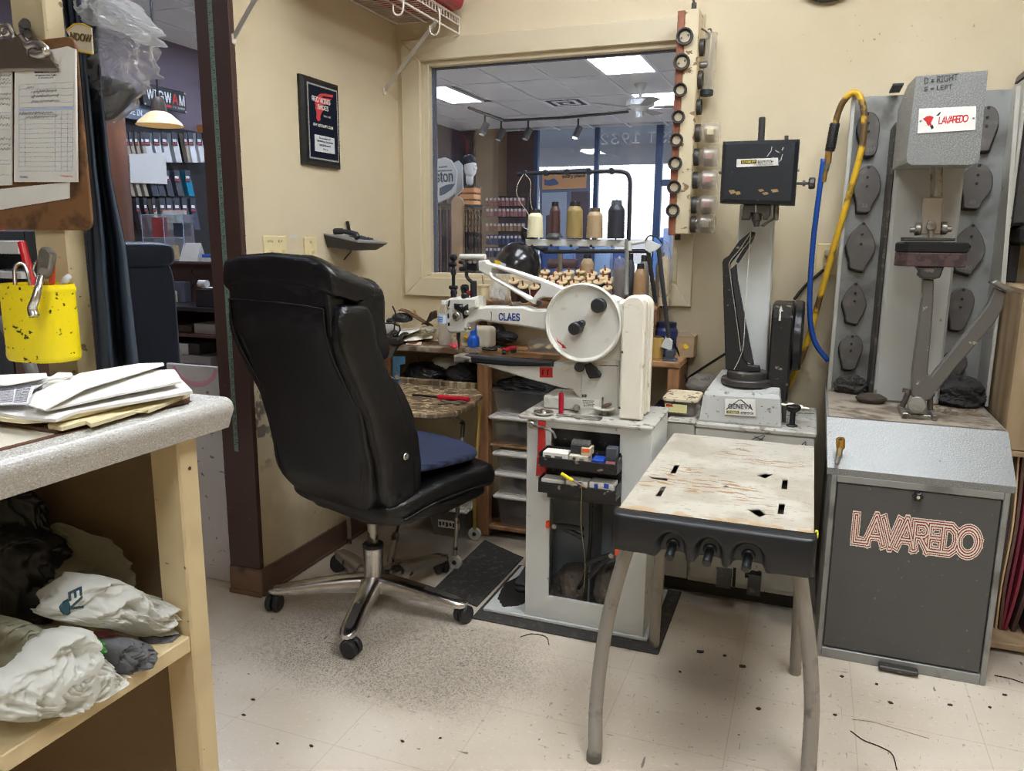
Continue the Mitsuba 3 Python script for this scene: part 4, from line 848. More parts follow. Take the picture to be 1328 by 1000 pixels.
kk = tote(-1.455, -1.27, 2.80, 3.02, 0.003, 0.118, 'plastic tote on the floor under the tray table, with a paper label', True, 5)
part(kk, 'paper_label', bx(-1.40, -1.30, 2.798, 2.7995, 0.045, 0.078, 0), col(196, 188, 176, 0.8), False, 'handwritten paper label')
part(kk, 'label_writing', cat(*[bx(-1.395 + 0.016 * i, -1.385 + 0.016 * i, 2.797, 2.7978, 0.052 + 0.004 * (i % 2), 0.07, 0) for i in range(6)]), col(60, 50, 48, 0.8), False)
m = blob((-1.03, 2.98, 0.645), (0.15, 0.08, 0.045), 0.5, 2.2, 11, 4); single('leather_scraps', m, col(30, 29, 30, 0.6), 'black leather scraps piled on the open tote', 'scraps', smooth=30)
# black things in the open drawer under the left of the worktop
for n, (x, y, z, sx, sy, sz, c, lab) in enumerate(((-1.54, 2.985, 0.666, 0.10, 0.07, 0.045, (22, 22, 23), 'smooth black leather boot shaft lying in the bench drawer'), (-1.36, 2.99, 0.672, 0.075, 0.08, 0.05, (34, 31, 33), 'dark crumpled cloth at the right of the bench drawer'), (-1.46, 3.03, 0.69, 0.08, 0.05, 0.05, (190, 182, 168), 'crumpled pale paper at the back of the bench drawer'))):
    m = blob((x, y, z), (sx, sy, sz), 0.35, 1.7, n + 20, 4)
    single(('boot_shaft', 'dark_cloth', 'crumpled_paper')[n], m, col(*c, 0.35 if n == 0 else 0.75), lab, ('boot', 'cloth', 'paper')[n], smooth=40)
kk = thing('blue_bracket', 'small blue painted steel bracket with a wing nut under the worktop', 'bracket')
part(kk, 'plate', tr([(509, 462), (524.5, 462.5), (524.5, 472), (518, 474), (517, 494), (521, 497), (516, 501), (509, 497)], BF + 0.012, 0.01, 0.001), col(66, 116, 150, 0.5))
part(kk, 'wing_nut', cat(*[stroke([oy(513, 474, BF), oy(514, 482, BF), oy(518, 487, BF)], 0.003), cyl(oy(515, 489, BF - 0.004), oy(515, 489, BF + 0.012), 0.011, n=12)]), 'm_steel')
# tools dangling over the bench's left end
for n, (u, v) in enumerate(((484, 447), (500, 449), (514, 452))):
    o = oy(u, v, 2.80); kk = thing('lasting_pliers', ('leftmost', 'middle', 'rightmost')[n] + ' of three black tools dangling off the left end of the worktop', 'tool')
    part(kk, 'head', rbox(o + A(0, 0, 0.03), (0.05, 0.05, 0.03), 0.008, 4), 'm_blackworn')
    part(kk, 'jaw', hull([o + A(*q) for q in ((-0.012, -0.01, 0.02), (0.012, -0.01, 0.02), (0.012, 0.02, 0.02), (-0.012, 0.02, 0.02), (-0.024, -0.03, -0.03), (-0.008, -0.03, -0.036), (-0.024, -0.022, -0.03), (-0.008, -0.022, -0.036))]), 'm_darksteel')
    part(kk, 'grip', tube(smooth_path([o + A(0, 0.02, 0.04), o + A(-0.01, 0.08, 0.05), o + A(-0.02, 0.13, 0.045)], 4), 0.008, 8), 'm_blackworn')
# ------------------------------------------------------------------ things on the worktop
def on(u, v): return oz(u, v, BZ + 0.0005)
o = on(577, 447)
kk = thing('water_bottle', 'clear plastic water bottle with a white cap beside the machine head', 'bottle')
e = [A(1, 0, 0), A(0, 1, 0), A(0, 0, 1)]
bp = [(0, 0.0), (0.024, 0.0), (0.029, 0.006), (0.029, 0.03)]
for i in range(6): bp += [(0.0275, 0.034 + 0.013 * i), (0.0295, 0.04 + 0.013 * i)]
bp += [(0.0295, 0.115), (0.0285, 0.12), (0.0295, 0.135), (0.026, 0.15), (0.016, 0.168), (0.0125, 0.172), (0.0125, 0.178)]
part(kk, 'body', put(lathe(bp, 32), o, *e), 'm_acrylic', 40)
part(kk, 'cap', put(lathe([(0.0125, 0.172), (0.0145, 0.172), (0.0145, 0.186), (0.013, 0.188), (0, 0.188)], 24), o, *e), col(238, 238, 236, 0.4))
part(kk, 'label', put(lathe([(0.0302, 0.093), (0.0302, 0.128)], 32), o, *e), col(206, 222, 238, 0.5), 40, 'pale blue label')
part(kk, 'label_print', cat(*[bx(o[0] - 0.018, o[0] + 0.006, o[1] - 0.0312 + 0.0006 * 0, o[1] - 0.0302, o[2] + z, o[2] + z + 0.004, 0) for z in (0.1, 0.108, 0.116)]), col(80, 130, 196, 0.5), False)
part(kk, 'water', put(lathe([(0, 0.002), (0.0272, 0.008), (0.0272, 0.03), (0.0266, 0.06), (0.0266, 0.09), (0, 0.09)], 28), o, *e), 'm_acrylic', 40)
o = on(592, 449)
kk = thing('small_bottle', 'small clear bottle at the foot of the machine head', 'bottle')
part(kk, 'body', put(lathe([(0, 0), (0.016, 0), (0.018, 0.004), (0.018, 0.03), (0.008, 0.04), (0.008, 0.046), (0, 0.046)], 20), o, *e), 'm_acrylic', 40)
o = on(626, 451)
kk = thing('white_jar', 'squat cream plastic jar behind the blue bottle', 'jar')
part(kk, 'body', mv(rbox((0, 0, 0.045), (0.095, 0.08, 0.09), 0.016, 6), *o), col(214, 208, 190, 0.45), 40)
o = on(614, 456)
kk = thing('glue_bottle', 'bright blue glue bottle on a clear base in front of the cream jar', 'bottle')
part(kk, 'base', put(lathe([(0, 0), (0.033, 0), (0.036, 0.004), (0.034, 0.012), (0.02, 0.02), (0, 0.02)], 24), o, *e), 'm_jarglass', 40)
part(kk, 'body', put(lathe([(0, 0.02), (0.022, 0.02), (0.024, 0.026), (0.024, 0.052), (0.019, 0.062), (0.0145, 0.066), (0.0125, 0.106), (0.0, 0.108)], 24), o, *e), col(28, 92, 200, 0.35), 40)
def flat(pts, z, mat, nm, lab, catg, h=0.001, curl=0.006, sd=0):
    P = np.array([oz(u, v, z) for u, v in pts]); c = P.mean(0)
    n = len(P); top = P.copy(); top[:, 2] += np.random.default_rng(sd).uniform(0, curl, n)
    m = mesh(np.vstack([top, c + A(0, 0, curl * 0.6)]), [(i, (i + 1) % n, n) for i in range(n)])
    return single(nm, thick(m, h), mat, lab, catg, smooth=False)
PB = BZ + 0.004
flat([(505, 430), (533, 418), (558, 421), (545, 436), (520, 440)], PB + 0.02, 'm_paper', 'paper_sheet', 'white paper slip lying on the clutter at the left of the bench', 'paper', 0.001, 0.03, 1)
flat([(520, 445), (535, 432), (548, 431), (552, 440), (540, 447)], PB, col(222, 218, 208, 0.8), 'paper_sheet', 'folded grey white paper slip, nearest the bench edge', 'paper', 0.001, 0.03, 2)
flat([(541, 430), (552, 424), (565, 438), (560, 446), (545, 441)], PB, col(206, 198, 180, 0.8), 'paper_sheet', 'crumpled cream paper slip left of the water bottle', 'paper', 0.001, 0.04, 3)
flat([(526, 447), (531, 442), (547, 444), (546, 448)], PB - 0.002, col(206, 180, 156, 0.8), 'paper_sheet', 'small tan card at the bench edge', 'paper', 0.002, 0.002, 4)
flat([(512, 440), (528, 430), (531, 434), (517, 446)], PB + 0.01, col(40, 46, 44, 0.7), 'dark_strip', 'short dark strip lying across the paper slips', 'strip', 0.003, 0.004, 5)
flat([(581, 448), (592, 444), (599, 447), (590, 452)], PB - 0.003, col(206, 60, 72, 0.7), 'red_scrap', 'red scrap of material beside the needle', 'scrap', 0.001, 0.004, 6)
flat([(599, 437), (602, 432), (608, 434), (606, 440)], PB + 0.01, col(228, 200, 30, 0.6), 'yellow_scrap', 'small yellow scrap left of the blue bottle', 'scrap', 0.004, 0.01, 7)
# face visor with a wire temple
kk = thing('safety_visor', 'grey white visor with a black rim and wire temple on the bench', 'visor')
vis = [oy(u, v, 2.93) for u, v in ((478, 418), (495, 419), (510, 420), (518, 423), (519, 428), (515, 435), (505, 437), (490, 434), (478, 433))]
c = np.mean(vis, 0); m = mesh(np.vstack([vis, c - A(0, 0.03, 0)]), [(i, (i + 1) % 9, 9) for i in range(9)])
part(kk, 'lens', thick(m, 0.002), col(176, 174, 168, 0.35), 40)
part(kk, 'rim', tube(np.array(vis), 0.0035, 8, True), col(24, 24, 26, 0.4))
part(kk, 'temple', stroke([oy(510, 436, 2.90), oy(512, 420, 2.9), oy(513, 407, 2.9), oy(509, 397, 2.9)], 0.0032), col(30, 30, 32, 0.4))
# leather straps and cloth
def strap(pts, y, w, mat, lab, nm='leather_strap', catg='leather', yd=0.03):
    c = smooth_path([oy(u, v, y) for u, v in pts], 5); n = len(c)
    a = c + A(0, -yd / 2, 0); b = c + A(0, yd / 2, 0.004)
    m = mesh(np.vstack([a, b]), [f for i in range(n - 1) for f in ((i, i + 1, n + i + 1), (i, n + i + 1, n + i))])
    return single(nm, thick(m, w), mat, lab, catg, smooth=40)
strap([(519, 402), (527, 404), (537, 410), (550, 418), (560, 424)], 3.02, 0.004, col(96, 72, 56, 0.6), 'long brown leather strap leaning over the papers')
strap([(537, 403), (540, 410), (548, 416), (556, 420)], 3.05, 0.003, col(150, 96, 52, 0.6), 'thin curled tan leather strip in the clutter', yd=0.012)
strap([(550, 420), (557, 416), (562, 405), (563, 414)], 3.0, 0.006, col(52, 38, 36, 0.5), 'dark brown leather offcut beside the water bottle', yd=0.05)
for n, (u, v, sx, sy, sz, c, lab, yy) in enumerate(((522, 412, 0.045, 0.03, 0.02, (52, 52, 54), 'dark grey shoe part at the back of the bench clutter', 3.03), (500, 415, 0.04, 0.03, 0.01, (44, 48, 56), 'flat dark blue pad behind the visor', 3.0), (555, 428, 0.035, 0.03, 0.016, (176, 170, 148), 'pale rolled cloth beside the water bottle', 3.0), (656, 437, 0.05, 0.035, 0.022, (26, 27, 30), 'black glove heap behind the pliers', 3.0), (642, 430, 0.04, 0.04, 0.03, (70, 66, 66), 'dark grey buckled strap heap behind the cream jar', 3.04), (494, 440, 0.04, 0.03, 0.012, (24, 24, 25), 'black leather pad under the visor', 2.93))):
    o = oy(u, v, yy); o[2] = max(o[2], BZ + sz * 0.95)
    single(('shoe_part', 'foam_pad', 'rolled_cloth', 'black_glove', 'strap_heap', 'leather_pad')[n], blob(o, (sx, sy, sz), 0.4, 1.8, n + 40, 4), col(*c, 0.6), lab, ('shoe part', 'pad', 'cloth', 'glove', 'straps', 'leather')[n], smooth=40)
kk = thing('scissors', 'black scissors lying on the bench edge', 'scissors')
for a, b in (((631, 453), (650, 448)), ((634, 448), (652, 451))): part(kk, 'blade', tube([oz(*a, PB), oz(*b, PB)], 0.004, 6), 'm_darksteel')
for u, v in ((631, 452), (639, 453)): part(kk, 'handle', tube([oz(u, v, PB + 0.002) + A(0.015 * math.cos(t), 0.02 * math.sin(t), 0) for t in np.arange(12) * math.pi / 6], 0.005, 6, True), col(34, 34, 36, 0.5))
kk = thing('pliers', 'pliers with red and black handles beside the clear box', 'pliers')
part(kk, 'handle', tube([oz(653, 455, PB + 0.006), oz(660, 452, PB + 0.008), oz(668, 451, PB + 0.008)], 0.009, 8), col(190, 40, 60, 0.45))
part(kk, 'handle', tube([oz(651, 457, PB + 0.004), oz(656, 457, PB + 0.004)], 0.009, 8), col(28, 28, 30, 0.5))
part(kk, 'handle', tube([oz(664, 456, PB + 0.004), oz(668, 455, PB + 0.004)], 0.008, 8), col(28, 28, 30, 0.5))
kk = thing('organiser_box', 'clear plastic compartment box of small parts under the handwheel', 'box')
o = oz(668, 462, BZ + 0.001); z0 = BZ + 0.001
x0, x1, y0, y1 = o[0] + 0.005, o[0] + 0.21, BF + 0.02, BF + 0.15
part(kk, 'shell', bx(x0, x1, y0, y1, z0, z0 + 0.045, 0.006), 'm_tote', False)
part(kk, 'divider', cat(*[bx(x0 + (x1 - x0) * t - 0.001, x0 + (x1 - x0) * t + 0.001, y0 + 0.006, y1 - 0.006, z0 + 0.004, z0 + 0.04, 0) for t in (0.25, 0.5, 0.75)]), 'm_tote', False)
part(kk, 'parts', cat(*[blob((x0 + (x1 - x0) * t, y0 + 0.06, z0 + 0.016), (0.018, 0.04, 0.011), 0.4, 2, n, 2) for n, t in enumerate((0.13, 0.38, 0.63, 0.87))]), col(196, 180, 140, 0.6), 30, kind='stuff')
# ------------------------------------------------------------------ tray table
TZ = 0.64
tp = [oz(u, v, TZ)[:2] for u, v in ((470, 500), (500, 494), (530, 496), (570, 498), (605, 498), (620, 504), (626, 512), (613, 524), (592, 534), (562, 537), (515, 534), (470, 532))]
tp = [(max(x, -1.70), min(y, 2.86)) for x, y in tp]
k = thing('tray_table', 'worn wooden tray on a wheeled chrome tube frame behind the office chair', 'table')
part(k, 'tray', xy(tp, TZ - 0.02, TZ, 0.004), 'm_worntray', False)
ct = col(190, 180, 160, 0.25, 0.9)
part(k, 'frame_tube', stroke([(-1.66, 2.5, 0.61), (-1.35, 2.5, 0.61), (-1.22, 2.53, 0.60), (-1.19, 2.6, 0.56)], 0.009), 'm_dustychrome')
part(k, 'leg', stroke([(-1.225, 2.8, 0.615), (-1.215, 2.81, 0.55), (-1.235, 2.815, 0.3), (-1.24, 2.82, 0.05)], 0.009), col(196, 168, 96, 0.3, 0.85))
part(k, 'leg', stroke([(-1.19, 2.6, 0.56), (-1.185, 2.56, 0.4), (-1.19, 2.54, 0.2), (-1.195, 2.53, 0.05)], 0.009), 'm_dustychrome')
part(k, 'leg', stroke([(-1.66, 2.52, 0.61), (-1.66, 2.52, 0.4), (-1.665, 2.53, 0.03)], 0.009), 'm_dustychrome')
part(k, 'leg', stroke([(-1.66, 2.8, 0.61), (-1.66, 2.8, 0.4), (-1.665, 2.81, 0.03)], 0.009), 'm_dustychrome')
for x, y in ((-1.195, 2.53), (-1.24, 2.822)):
    c = part(k, 'caster', put(lathe([(0.01, -0.009), (0.026, -0.009), (0.028, -0.005), (0.028, 0.005), (0.026, 0.009), (0.01, 0.009), (0.01, -0.009)], 24), (x, y, 0.0285), A(1, 0, 0), A(0, 0, 1), A(0, -1, 0)), col(196, 194, 186, 0.4), 30, 'pale plastic caster wheel')
    part(c, 'axle', cyl((x, y - 0.012, 0.0285), (x, y + 0.012, 0.0285), 0.007, n=12), 'm_darksteel')
kk = thing('screwdriver', 'red handled screwdriver with a black shaft on the worn tray', 'screwdriver')
a, b, c = oz(535, 512, TZ + 0.008), oz(568, 515, TZ + 0.009), oz(609, 518, TZ + 0.01)
part(kk, 'shaft', tube([a, b], 0.0045, 8), col(28, 28, 30, 0.4)); part(kk, 'handle', tube([b, b * 0.9 + c * 0.1, b * 0.6 + c * 0.4, b * 0.2 + c * 0.8, c], [0.008, 0.0095, 0.0085, 0.01, 0.008], 10), col(206, 28, 52, 0.35))
kk = thing('nippers', 'small steel nippers beside the red screwdriver on the tray', 'nippers')
for a, b in (((568, 524), (600, 520)), ((572, 519), (596, 525))): part(kk, 'handle', tube([oz(*a, TZ + 0.004), oz(*b, TZ + 0.004)], 0.004, 6), 'm_steel')
part(kk, 'jaw', rbox(oz(601, 522, TZ + 0.006), (0.02, 0.016, 0.01), 0.003, 4), 'm_steel')
single('bent_lever', stroke([(-1.42, 2.56, 0.27), (-1.415, 2.53, 0.22), (-1.44, 2.52, 0.12), (-1.45, 2.5, 0.05), (-1.45, 2.48, 0.006)], [0.006] * 13 + [0.016] * 12, 8), 'm_dustychrome', 'bent grey metal lever standing behind the chrome chair column', 'lever')
# ------------------------------------------------------------------ spools, cones and bags on the riser shelf
q8 = lambda *p: cr(640, 300, 5.533, p)
spc = [(385, 275, 3), (475, 285, 3), (555, 280, 3), (640, 270, 3), (720, 290, 3), (815, 268, 3), (365, 317, 2), (445, 315, 2), (530, 318, 2), (625, 320, 2), (705, 318, 2), (800, 312, 2), (420, 347, 1), (505, 347, 1), (590, 357, 1), (680, 352, 1), (768, 346, 1), (842, 340, 1), (480, 382, 0), (560, 385, 0), (660, 385, 0), (830, 388, 0), (165, 342, 0), (228, 378, -1), (310, 384, -1)]
SCN = [((120, 60, 58), 'maroon'), ((150, 120, 84), 'tan'), ((190, 178, 150), 'cream'), ((64, 48, 44), 'dark brown'), ((104, 116, 40), 'olive green'), ((36, 44, 74), 'navy'), ((86, 66, 58), 'brown'), ((140, 120, 120), 'mauve'), ((44, 44, 46), 'black')]
cidx = [0, 1, 2, 4, 6, 3, 6, 0, 4, 1, 2, 5, 0, 6, 1, 7, 5, 6, 4, 1, 3, 7, 6, 3, 0]
rowY = {3: 3.088, 2: 3.06, 1: 3.032, 0: 3.0, -1: 2.985}
rowB = {3: RS + 0.055, 2: RS + 0.036, 1: RS + 0.018, 0: RS, -1: RS}
ords = ('first', 'second', 'third', 'fourth', 'fifth', 'sixth', 'seventh', 'eighth', 'ninth', 'tenth', 'eleventh')
pos = {3: 'back', 2: 'third', 1: 'second', 0: 'front', -1: 'front'}
for n, (u, v, rw) in enumerate(spc):
    (px_, py_), = q8((u, v)); y = rowY[rw]; t = oy(px_, py_, y); b = rowB[rw] + 0.0005
    h = max(t[2] - b, 0.03); r = 0.0185 + 0.001 * (n % 3); c, cn = SCN[cidx[n]]
    row = [i for i, s in enumerate(spc) if (s[2] if s[2] >= 0 else 0) == (rw if rw >= 0 else 0)]; row.sort(key=lambda i: spc[i][0])
    kk = thing('thread_spool', '%s spool with a wooden top, %s from the left in the %s row' % (cn, ords[row.index(n)], pos[rw]), 'thread spool', 'wooden topped spools on the riser shelf')
    o = A(t[0], y, b)
    r *= 1.12; e_ = frame(A(0, -0.36, 0.93), A(1, 0, 0))
    part(kk, 'thread', put(lathe([(0.003, 0.004), (r * 0.86, 0.004), (r * 0.9, h * 0.3), (r * 0.9, h * 0.7), (r * 0.86, h - 0.004), (0.003, h - 0.004)], 16), o, *e_), col(*c, 0.6), 40)
    part(kk, 'flange', put(lathe([(0.003, 0.0), (r, 0.0), (r, 0.004), (0.003, 0.004)], 16), o, *e_), col(190, 160, 120, 0.6))
    part(kk, 'flange', put(lathe([(0.003, h - 0.006), (r, h - 0.006), (r, h - 0.001), (r * 0.95, h), (0.003, h)], 18), o, *e_), col(216, 194, 154, 0.6))
    part(kk, 'peg', cyl(o + e_[2] * (h - 0.001), o + e_[2] * (h + 0.016 + 0.006 * (n % 2)), 0.0035, n=8), col(140, 84, 56, 0.6))
o = oy(627, 379, 3.0); o[2] = RS + 0.0005
kk = thing('thread_spool', 'large cream thread spool at the left end of the riser shelf', 'thread spool')
part(kk, 'thread', put(lathe([(0.004, 0.006), (0.021, 0.006), (0.021, 0.056), (0.004, 0.056)], 20), o, *e), col(214, 196, 156, 0.55), 40)
part(kk, 'flange', put(lathe([(0.004, 0), (0.025, 0), (0.025, 0.006), (0.004, 0.006)], 20), o, *e), col(222, 204, 164, 0.5)); part(kk, 'flange', put(lathe([(0.004, 0.056), (0.024, 0.056), (0.026, 0.062), (0.02, 0.065), (0.004, 0.065)], 20), o, *e), col(222, 204, 164, 0.5))
part(kk, 'peg', tube([o + A(0, 0, 0.06), o + A(-0.006, 0, 0.1)], 0.0028, 6), col(150, 120, 90, 0.6))
def cone(u, vt, vb, w, y, c, lab, cap=(30, 30, 34), base=None):
    o = oy(*q8((u, vb))[0], y); t = oy(*q8((u, vt))[0], y); r = w / 2 / 5.533 / F * (o - EYE) @ FW; L = t[2] - o[2]
    if base is not None: L += o[2] - base; o[2] = base
    kk = thing('thread_cone', lab, 'thread cone')
    prof = [(0.004, 0)] + [(r * (1 - 0.08 * f) * (1 + 0.012 * (i % 2)) * (1 if f < 0.85 else 1 - 0.4 * (f - 0.85) / 0.15), L * 0.88 * f) for i, f in enumerate(np.linspace(0, 1, 16))] + [(0.004, L * 0.88)]
    part(kk, 'thread', put(lathe(prof, 24), o, *e), col(*c, 0.5), 40)
    part(kk, 'core', put(lathe([(r * 0.3, L * 0.88), (r * 0.55, L * 0.88), (r * 0.5, L), (r * 0.36, L), (r * 0.34, L * 0.9)], 20), o, *e), col(*cap, 0.5), 40)
    return kk
cone(672, 165, 285, 100, 3.085, (160, 138, 106), 'tan thread cone standing behind the wooden topped spools', base=RS + 0.056)
cone(1047, 232, 470, 96, 2.99, (160, 126, 90), 'tall tan thread cone beside the thread stand pole', base=RS + 0.0005)
cone(1078, 172, 300, 84, 3.04, (120, 112, 108), 'grey thread cone behind the tall tan cone', base=RS + 0.0005)
cone(985, 160, 240, 60, 3.08, (66, 66, 72), 'dark grey thread cone behind the thread stand pole', base=RS + 0.0005)
cone(1205, 152, 290, 90, 3.08, (110, 96, 90), 'brown thread cone at the right end of the riser shelf', (40, 40, 44), base=RS + 0.0005)
for (u, vt, vb, w, y, lab, sd) in ((900, 190, 440, 105, 2.995, 'grey thread cone wrapped in a clear plastic bag', 3), (1230, 95, 300, 90, 3.05, 'cream thread cone wrapped in a plastic bag at the window edge', 6)):
    o = oy(*q8((u, vb))[0], y); t = oy(*q8((u, vt))[0], y); o[2] = RS + 0.0005; r = w / 2 / 5.533 / F * (o - EYE) @ FW; L = t[2] - o[2]
    kk = thing('wrapped_cone', lab, 'thread cone')
    part(kk, 'thread', put(lathe([(0.004, 0), (r * 0.85, 0.001), (r * 0.8, L * 0.7), (r * 0.5, L * 0.8), (0.004, L * 0.82)], 20), o, *e), col(*((104, 96, 92) if sd == 3 else (196, 180, 150)), 0.6), 40)
    m = blob(o + A(0, 0, L * 0.5), (r * 1.05, r * 1.05, L * 0.52), 0.22, 2.6, sd, 4); v = np.array(m.vertices); v[:, 2] = np.maximum(v[:, 2], RS + 0.0005)
    part(kk, 'bag', mesh(v, m.faces), 'm_bagclear', 30)
o = oy(*q8((555, 235))[0], 3.09)
single('thread_roll', cyl(oy(*q8((395, 232))[0], 3.085), oy(*q8((600, 232))[0], 3.085), 0.02, n=20, bev=0.003), col(76, 58, 64, 0.6), 'dark purple brown roll lying behind the spools', 'roll')
single('steel_rod', cyl(oy(*q8((482, 285))[0], 3.07), oy(*q8((480, 132))[0], 3.07), 0.011, n=16, bev=0.006), 'm_steel', 'upright round ended steel bar behind the spools', 'rod')
# bagged card beside the cream spool
kk = thing('parts_bag', 'clear plastic bag with a white card hanging in front of the riser shelf', 'bag')
q9 = lambda *p: cr(560, 300, 5.886, p)
cy_ = 2.955
part(kk, 'card', tr(q9((480, 385), (580, 450), (555, 528), (440, 495)), cy_ + 0.004, 0.002, 0), 'm_paper', False, 'white card')
sh = grid(lambda u, v: np.stack([oy(0, 0, cy_)[0] * 0 + (lambda a: a)(np.interp(u, [0, 1], [oy(637, 0, cy_)[0], oy(664, 0, cy_)[0]]) + 0.012 * (1 - v)), cy_ - 0.004 - 0.012 * np.sin(u * 7 + v * 5) * np.sin(v * 6), np.interp(v, [0, 1], [oy(640, 396, cy_)[2], oy(650, 348, cy_)[2]]) + 0 * u], -1), 16, 16)
part(kk, 'bag', sh, 'm_bagclear', True)
part(kk, 'yellow_sticker', tr(q9((478, 215), (525, 230), (525, 260), (480, 245)), cy_ - 0.006, 0.001, 0), col(222, 184, 50, 0.6), False)
part(kk, 'blue_sticker', tr(q9((515, 232), (565, 250), (560, 300), (510, 290)), cy_ - 0.004, 0.001, 0), col(190, 198, 214, 0.6), False)
# ------------------------------------------------------------------ the stitcher on its grey base cabinet
BY, BT = 2.643, 0.634
k = thing('stitcher_cabinet', 'dusty grey metal base cabinet under the wire stitcher', 'cabinet')
part(k, 'body', cat(bx(-0.335, 0.048, BY, 3.05, 0.055, BT - 0.02, 0.003), bx(-0.435, -0.338, BY + 0.006, 3.05, 0.055, BT - 0.012, 0.003)), 'm_basegrey', False)
part(k, 'top', cat(bx(-0.337, 0.053, BY - 0.004, 3.055, BT - 0.019, BT, 0.005), bx(-0.437, -0.338, BY + 0.003, 3.055, BT - 0.011, BT - 0.002, 0.004)), 'm_dustgrey', False)
part(k, 'plinth', bx(-0.42, 0.04, BY + 0.03, 3.03, 0.0, 0.055, 0), col(44, 42, 40, 0.6), False)
part(k, 'lower_panel', bx(-0.33, 0.044, BY - 0.004, BY, 0.07, 0.36, 0.002), 'm_basegrey', False)
for u, v in ((931, 737), (969, 744), (985, 741)): part(k, 'hole', cyl(oy(u, v, BY - 0.0048), oy(u, v, BY - 0.004), 0.005, n=12), col(30, 30, 30, 0.6))
def ped(x0, x1, z0, z1, lab):
    q = part(k, 'treadle', hull([(x0, BY - 0.05, z0), (x1, BY - 0.05, z0), (x0, BY - 0.046, z0 + 0.008), (x1, BY - 0.046, z0 + 0.008), (x0, BY - 0.006, z1), (x1, BY - 0.006, z1), (x0, BY - 0.006, z1 - 0.012), (x1, BY - 0.006, z1 - 0.012)]), 'm_darksteel', False, lab)
ped(-0.232, -0.182, 0.07, 0.125, 'steel foot treadle'); ped(-0.128, -0.085, 0.06, 0.115, 'steel foot treadle')
part(k, 'treadle_slot', cat(bx(-0.18, -0.17, BY - 0.0045, BY - 0.003, 0.06, 0.13, 0), bx(-0.14, -0.085, BY - 0.0045, BY - 0.003, 0.1, 0.13, 0)), col(24, 24, 24, 0.7), False)
part(k, 'scratch_marks', cat(*[tube(smooth_path([oy(a, b, BY - 0.006) for a, b in s], 4), 0.0013, 5) for s in (((975, 570), (985, 566), (992, 565), (984, 572), (976, 574)), ((978, 566), (990, 571)), ((1040, 577), (1045, 573), (1044, 580), (1047, 577)), ((1042, 580), (1048, 582)))]), col(34, 34, 34, 0.6))
# stitcher
k = thing('wire_stitcher', 'black headed wire stitching machine on a grey column and cast pedestal', 'stitching machine')
def ped8(y0, y1): pass
part(k, 'pedestal', hull([(-0.327, 2.662, BT), (-0.058, 2.662, BT), (-0.30, 3.0, BT), (-0.06, 3.0, BT), (-0.318, 2.672, 0.725), (-0.312, 2.68, 0.738), (-0.068, 2.672, 0.73), (-0.074, 2.68, 0.742), (-0.29, 2.97, 0.768), (-0.08, 2.97, 0.764), (-0.326, 2.66, 0.64), (-0.059, 2.66, 0.64)]), 'm_pedestal' if 'm_pedestal' in scene else bs('m_pedestal', pr(proc(worn((178, 178, 174), (120, 112, 102), 60, 0.66, 0.76)), 0.5)), False)
st_ = [oy(u, v, 2.659) for u, v in ((940.5, 517), (979.5, 518), (980, 540), (940, 537.5))]
def plq(pts, y0, d, r=0.004): 
    P = [(p[0], p[2]) for p in pts]; return xz(P, y0, y0 + d, 0)
part(k, 'sticker', plq(st_, 2.657, 0.0035), col(226, 224, 218, 0.5), False, 'white GENEVA sticker')
def words(s, h, px0, px1, y, **kw):
    a, b = oy(*px0, y), oy(*px1, y); return text(s, h, a, b - a, (0, 0, 1), 0.0009, w=np.linalg.norm(b - a), **kw)
part(k, 'sticker_lettering', cat(words('GENEVA', 0.0155, (944, 529.5), (975.5, 530.5), 2.6565, bold=True), tr([(941, 531), (958, 518.5), (962, 518.5), (977, 532), (976, 532.4), (961, 519.6), (958, 519.6), (942, 531.6)], 2.6562, 0.0008, 0), words('BOSTITCH', 0.0085, (960.5, 537), (977, 538), 2.6565, bold=True)), col(64, 64, 66, 0.5), False)
part(k, 'sticker_patch', tr([(942, 532.5), (958.5, 533), (958.5, 536.6), (942, 536)], 2.6562, 0.0008, 0), col(116, 104, 58, 0.5), False)
part(k, 'patch_lettering', words('STANLEY', 0.0055, (944, 535.4), (957, 535.9), 2.6560, bold=True), col(226, 214, 150, 0.5), False)
dc = A(-0.187, 2.80, 0.752)
part(k, 'disc', put(lathe([(0, 0), (0.084, 0), (0.087, 0.003), (0.087, 0.018), (0.084, 0.022), (0.068, 0.022), (0.068, 0.044), (0.064, 0.048), (0, 0.048)], 44), dc, *e), 'm_darksteel', 30)
part(k, 'column', cat(tr([(960, 266), (1005, 266), (1003, 300), (994, 484), (940, 484)], 2.87, 0.09, 0.004)), 'm_standgrey', False)
q10 = lambda *p: cr(840, 300, 3.846, p)
part(k, 'horn', tr(q10((388, 690), (372, 155), (378, 138), (405, 120), (455, 48), (515, 0), (538, 6), (470, 88), (425, 145), (410, 165), (408, 200), (440, 400), (466, 600), (478, 640), (500, 668), (556, 674), (562, 700), (480, 702)), 2.765, 0.03, 0.003), 'm_blackworn', 30)
part(k, 'horn_web', tr(q10((412, 190), (440, 165), (446, 240), (528, 668), (478, 645), (440, 400)), 2.775, 0.035, 0.003), col(40, 40, 42, 0.45))
part(k, 'horn_upper', tr(q10((440, 150), (470, 100), (536, 12), (520, 52), (450, 160)), 2.775, 0.03, 0.002), col(34, 34, 36, 0.4))
part(k, 'bright_edge', tube(smooth_path([oy(*p, 2.763) for p in q10((515, 4), (460, 90), (412, 150), (409, 200), (440, 420), (464, 600))], 5), 0.0016, 6), col(170, 166, 156, 0.4, 0.5))
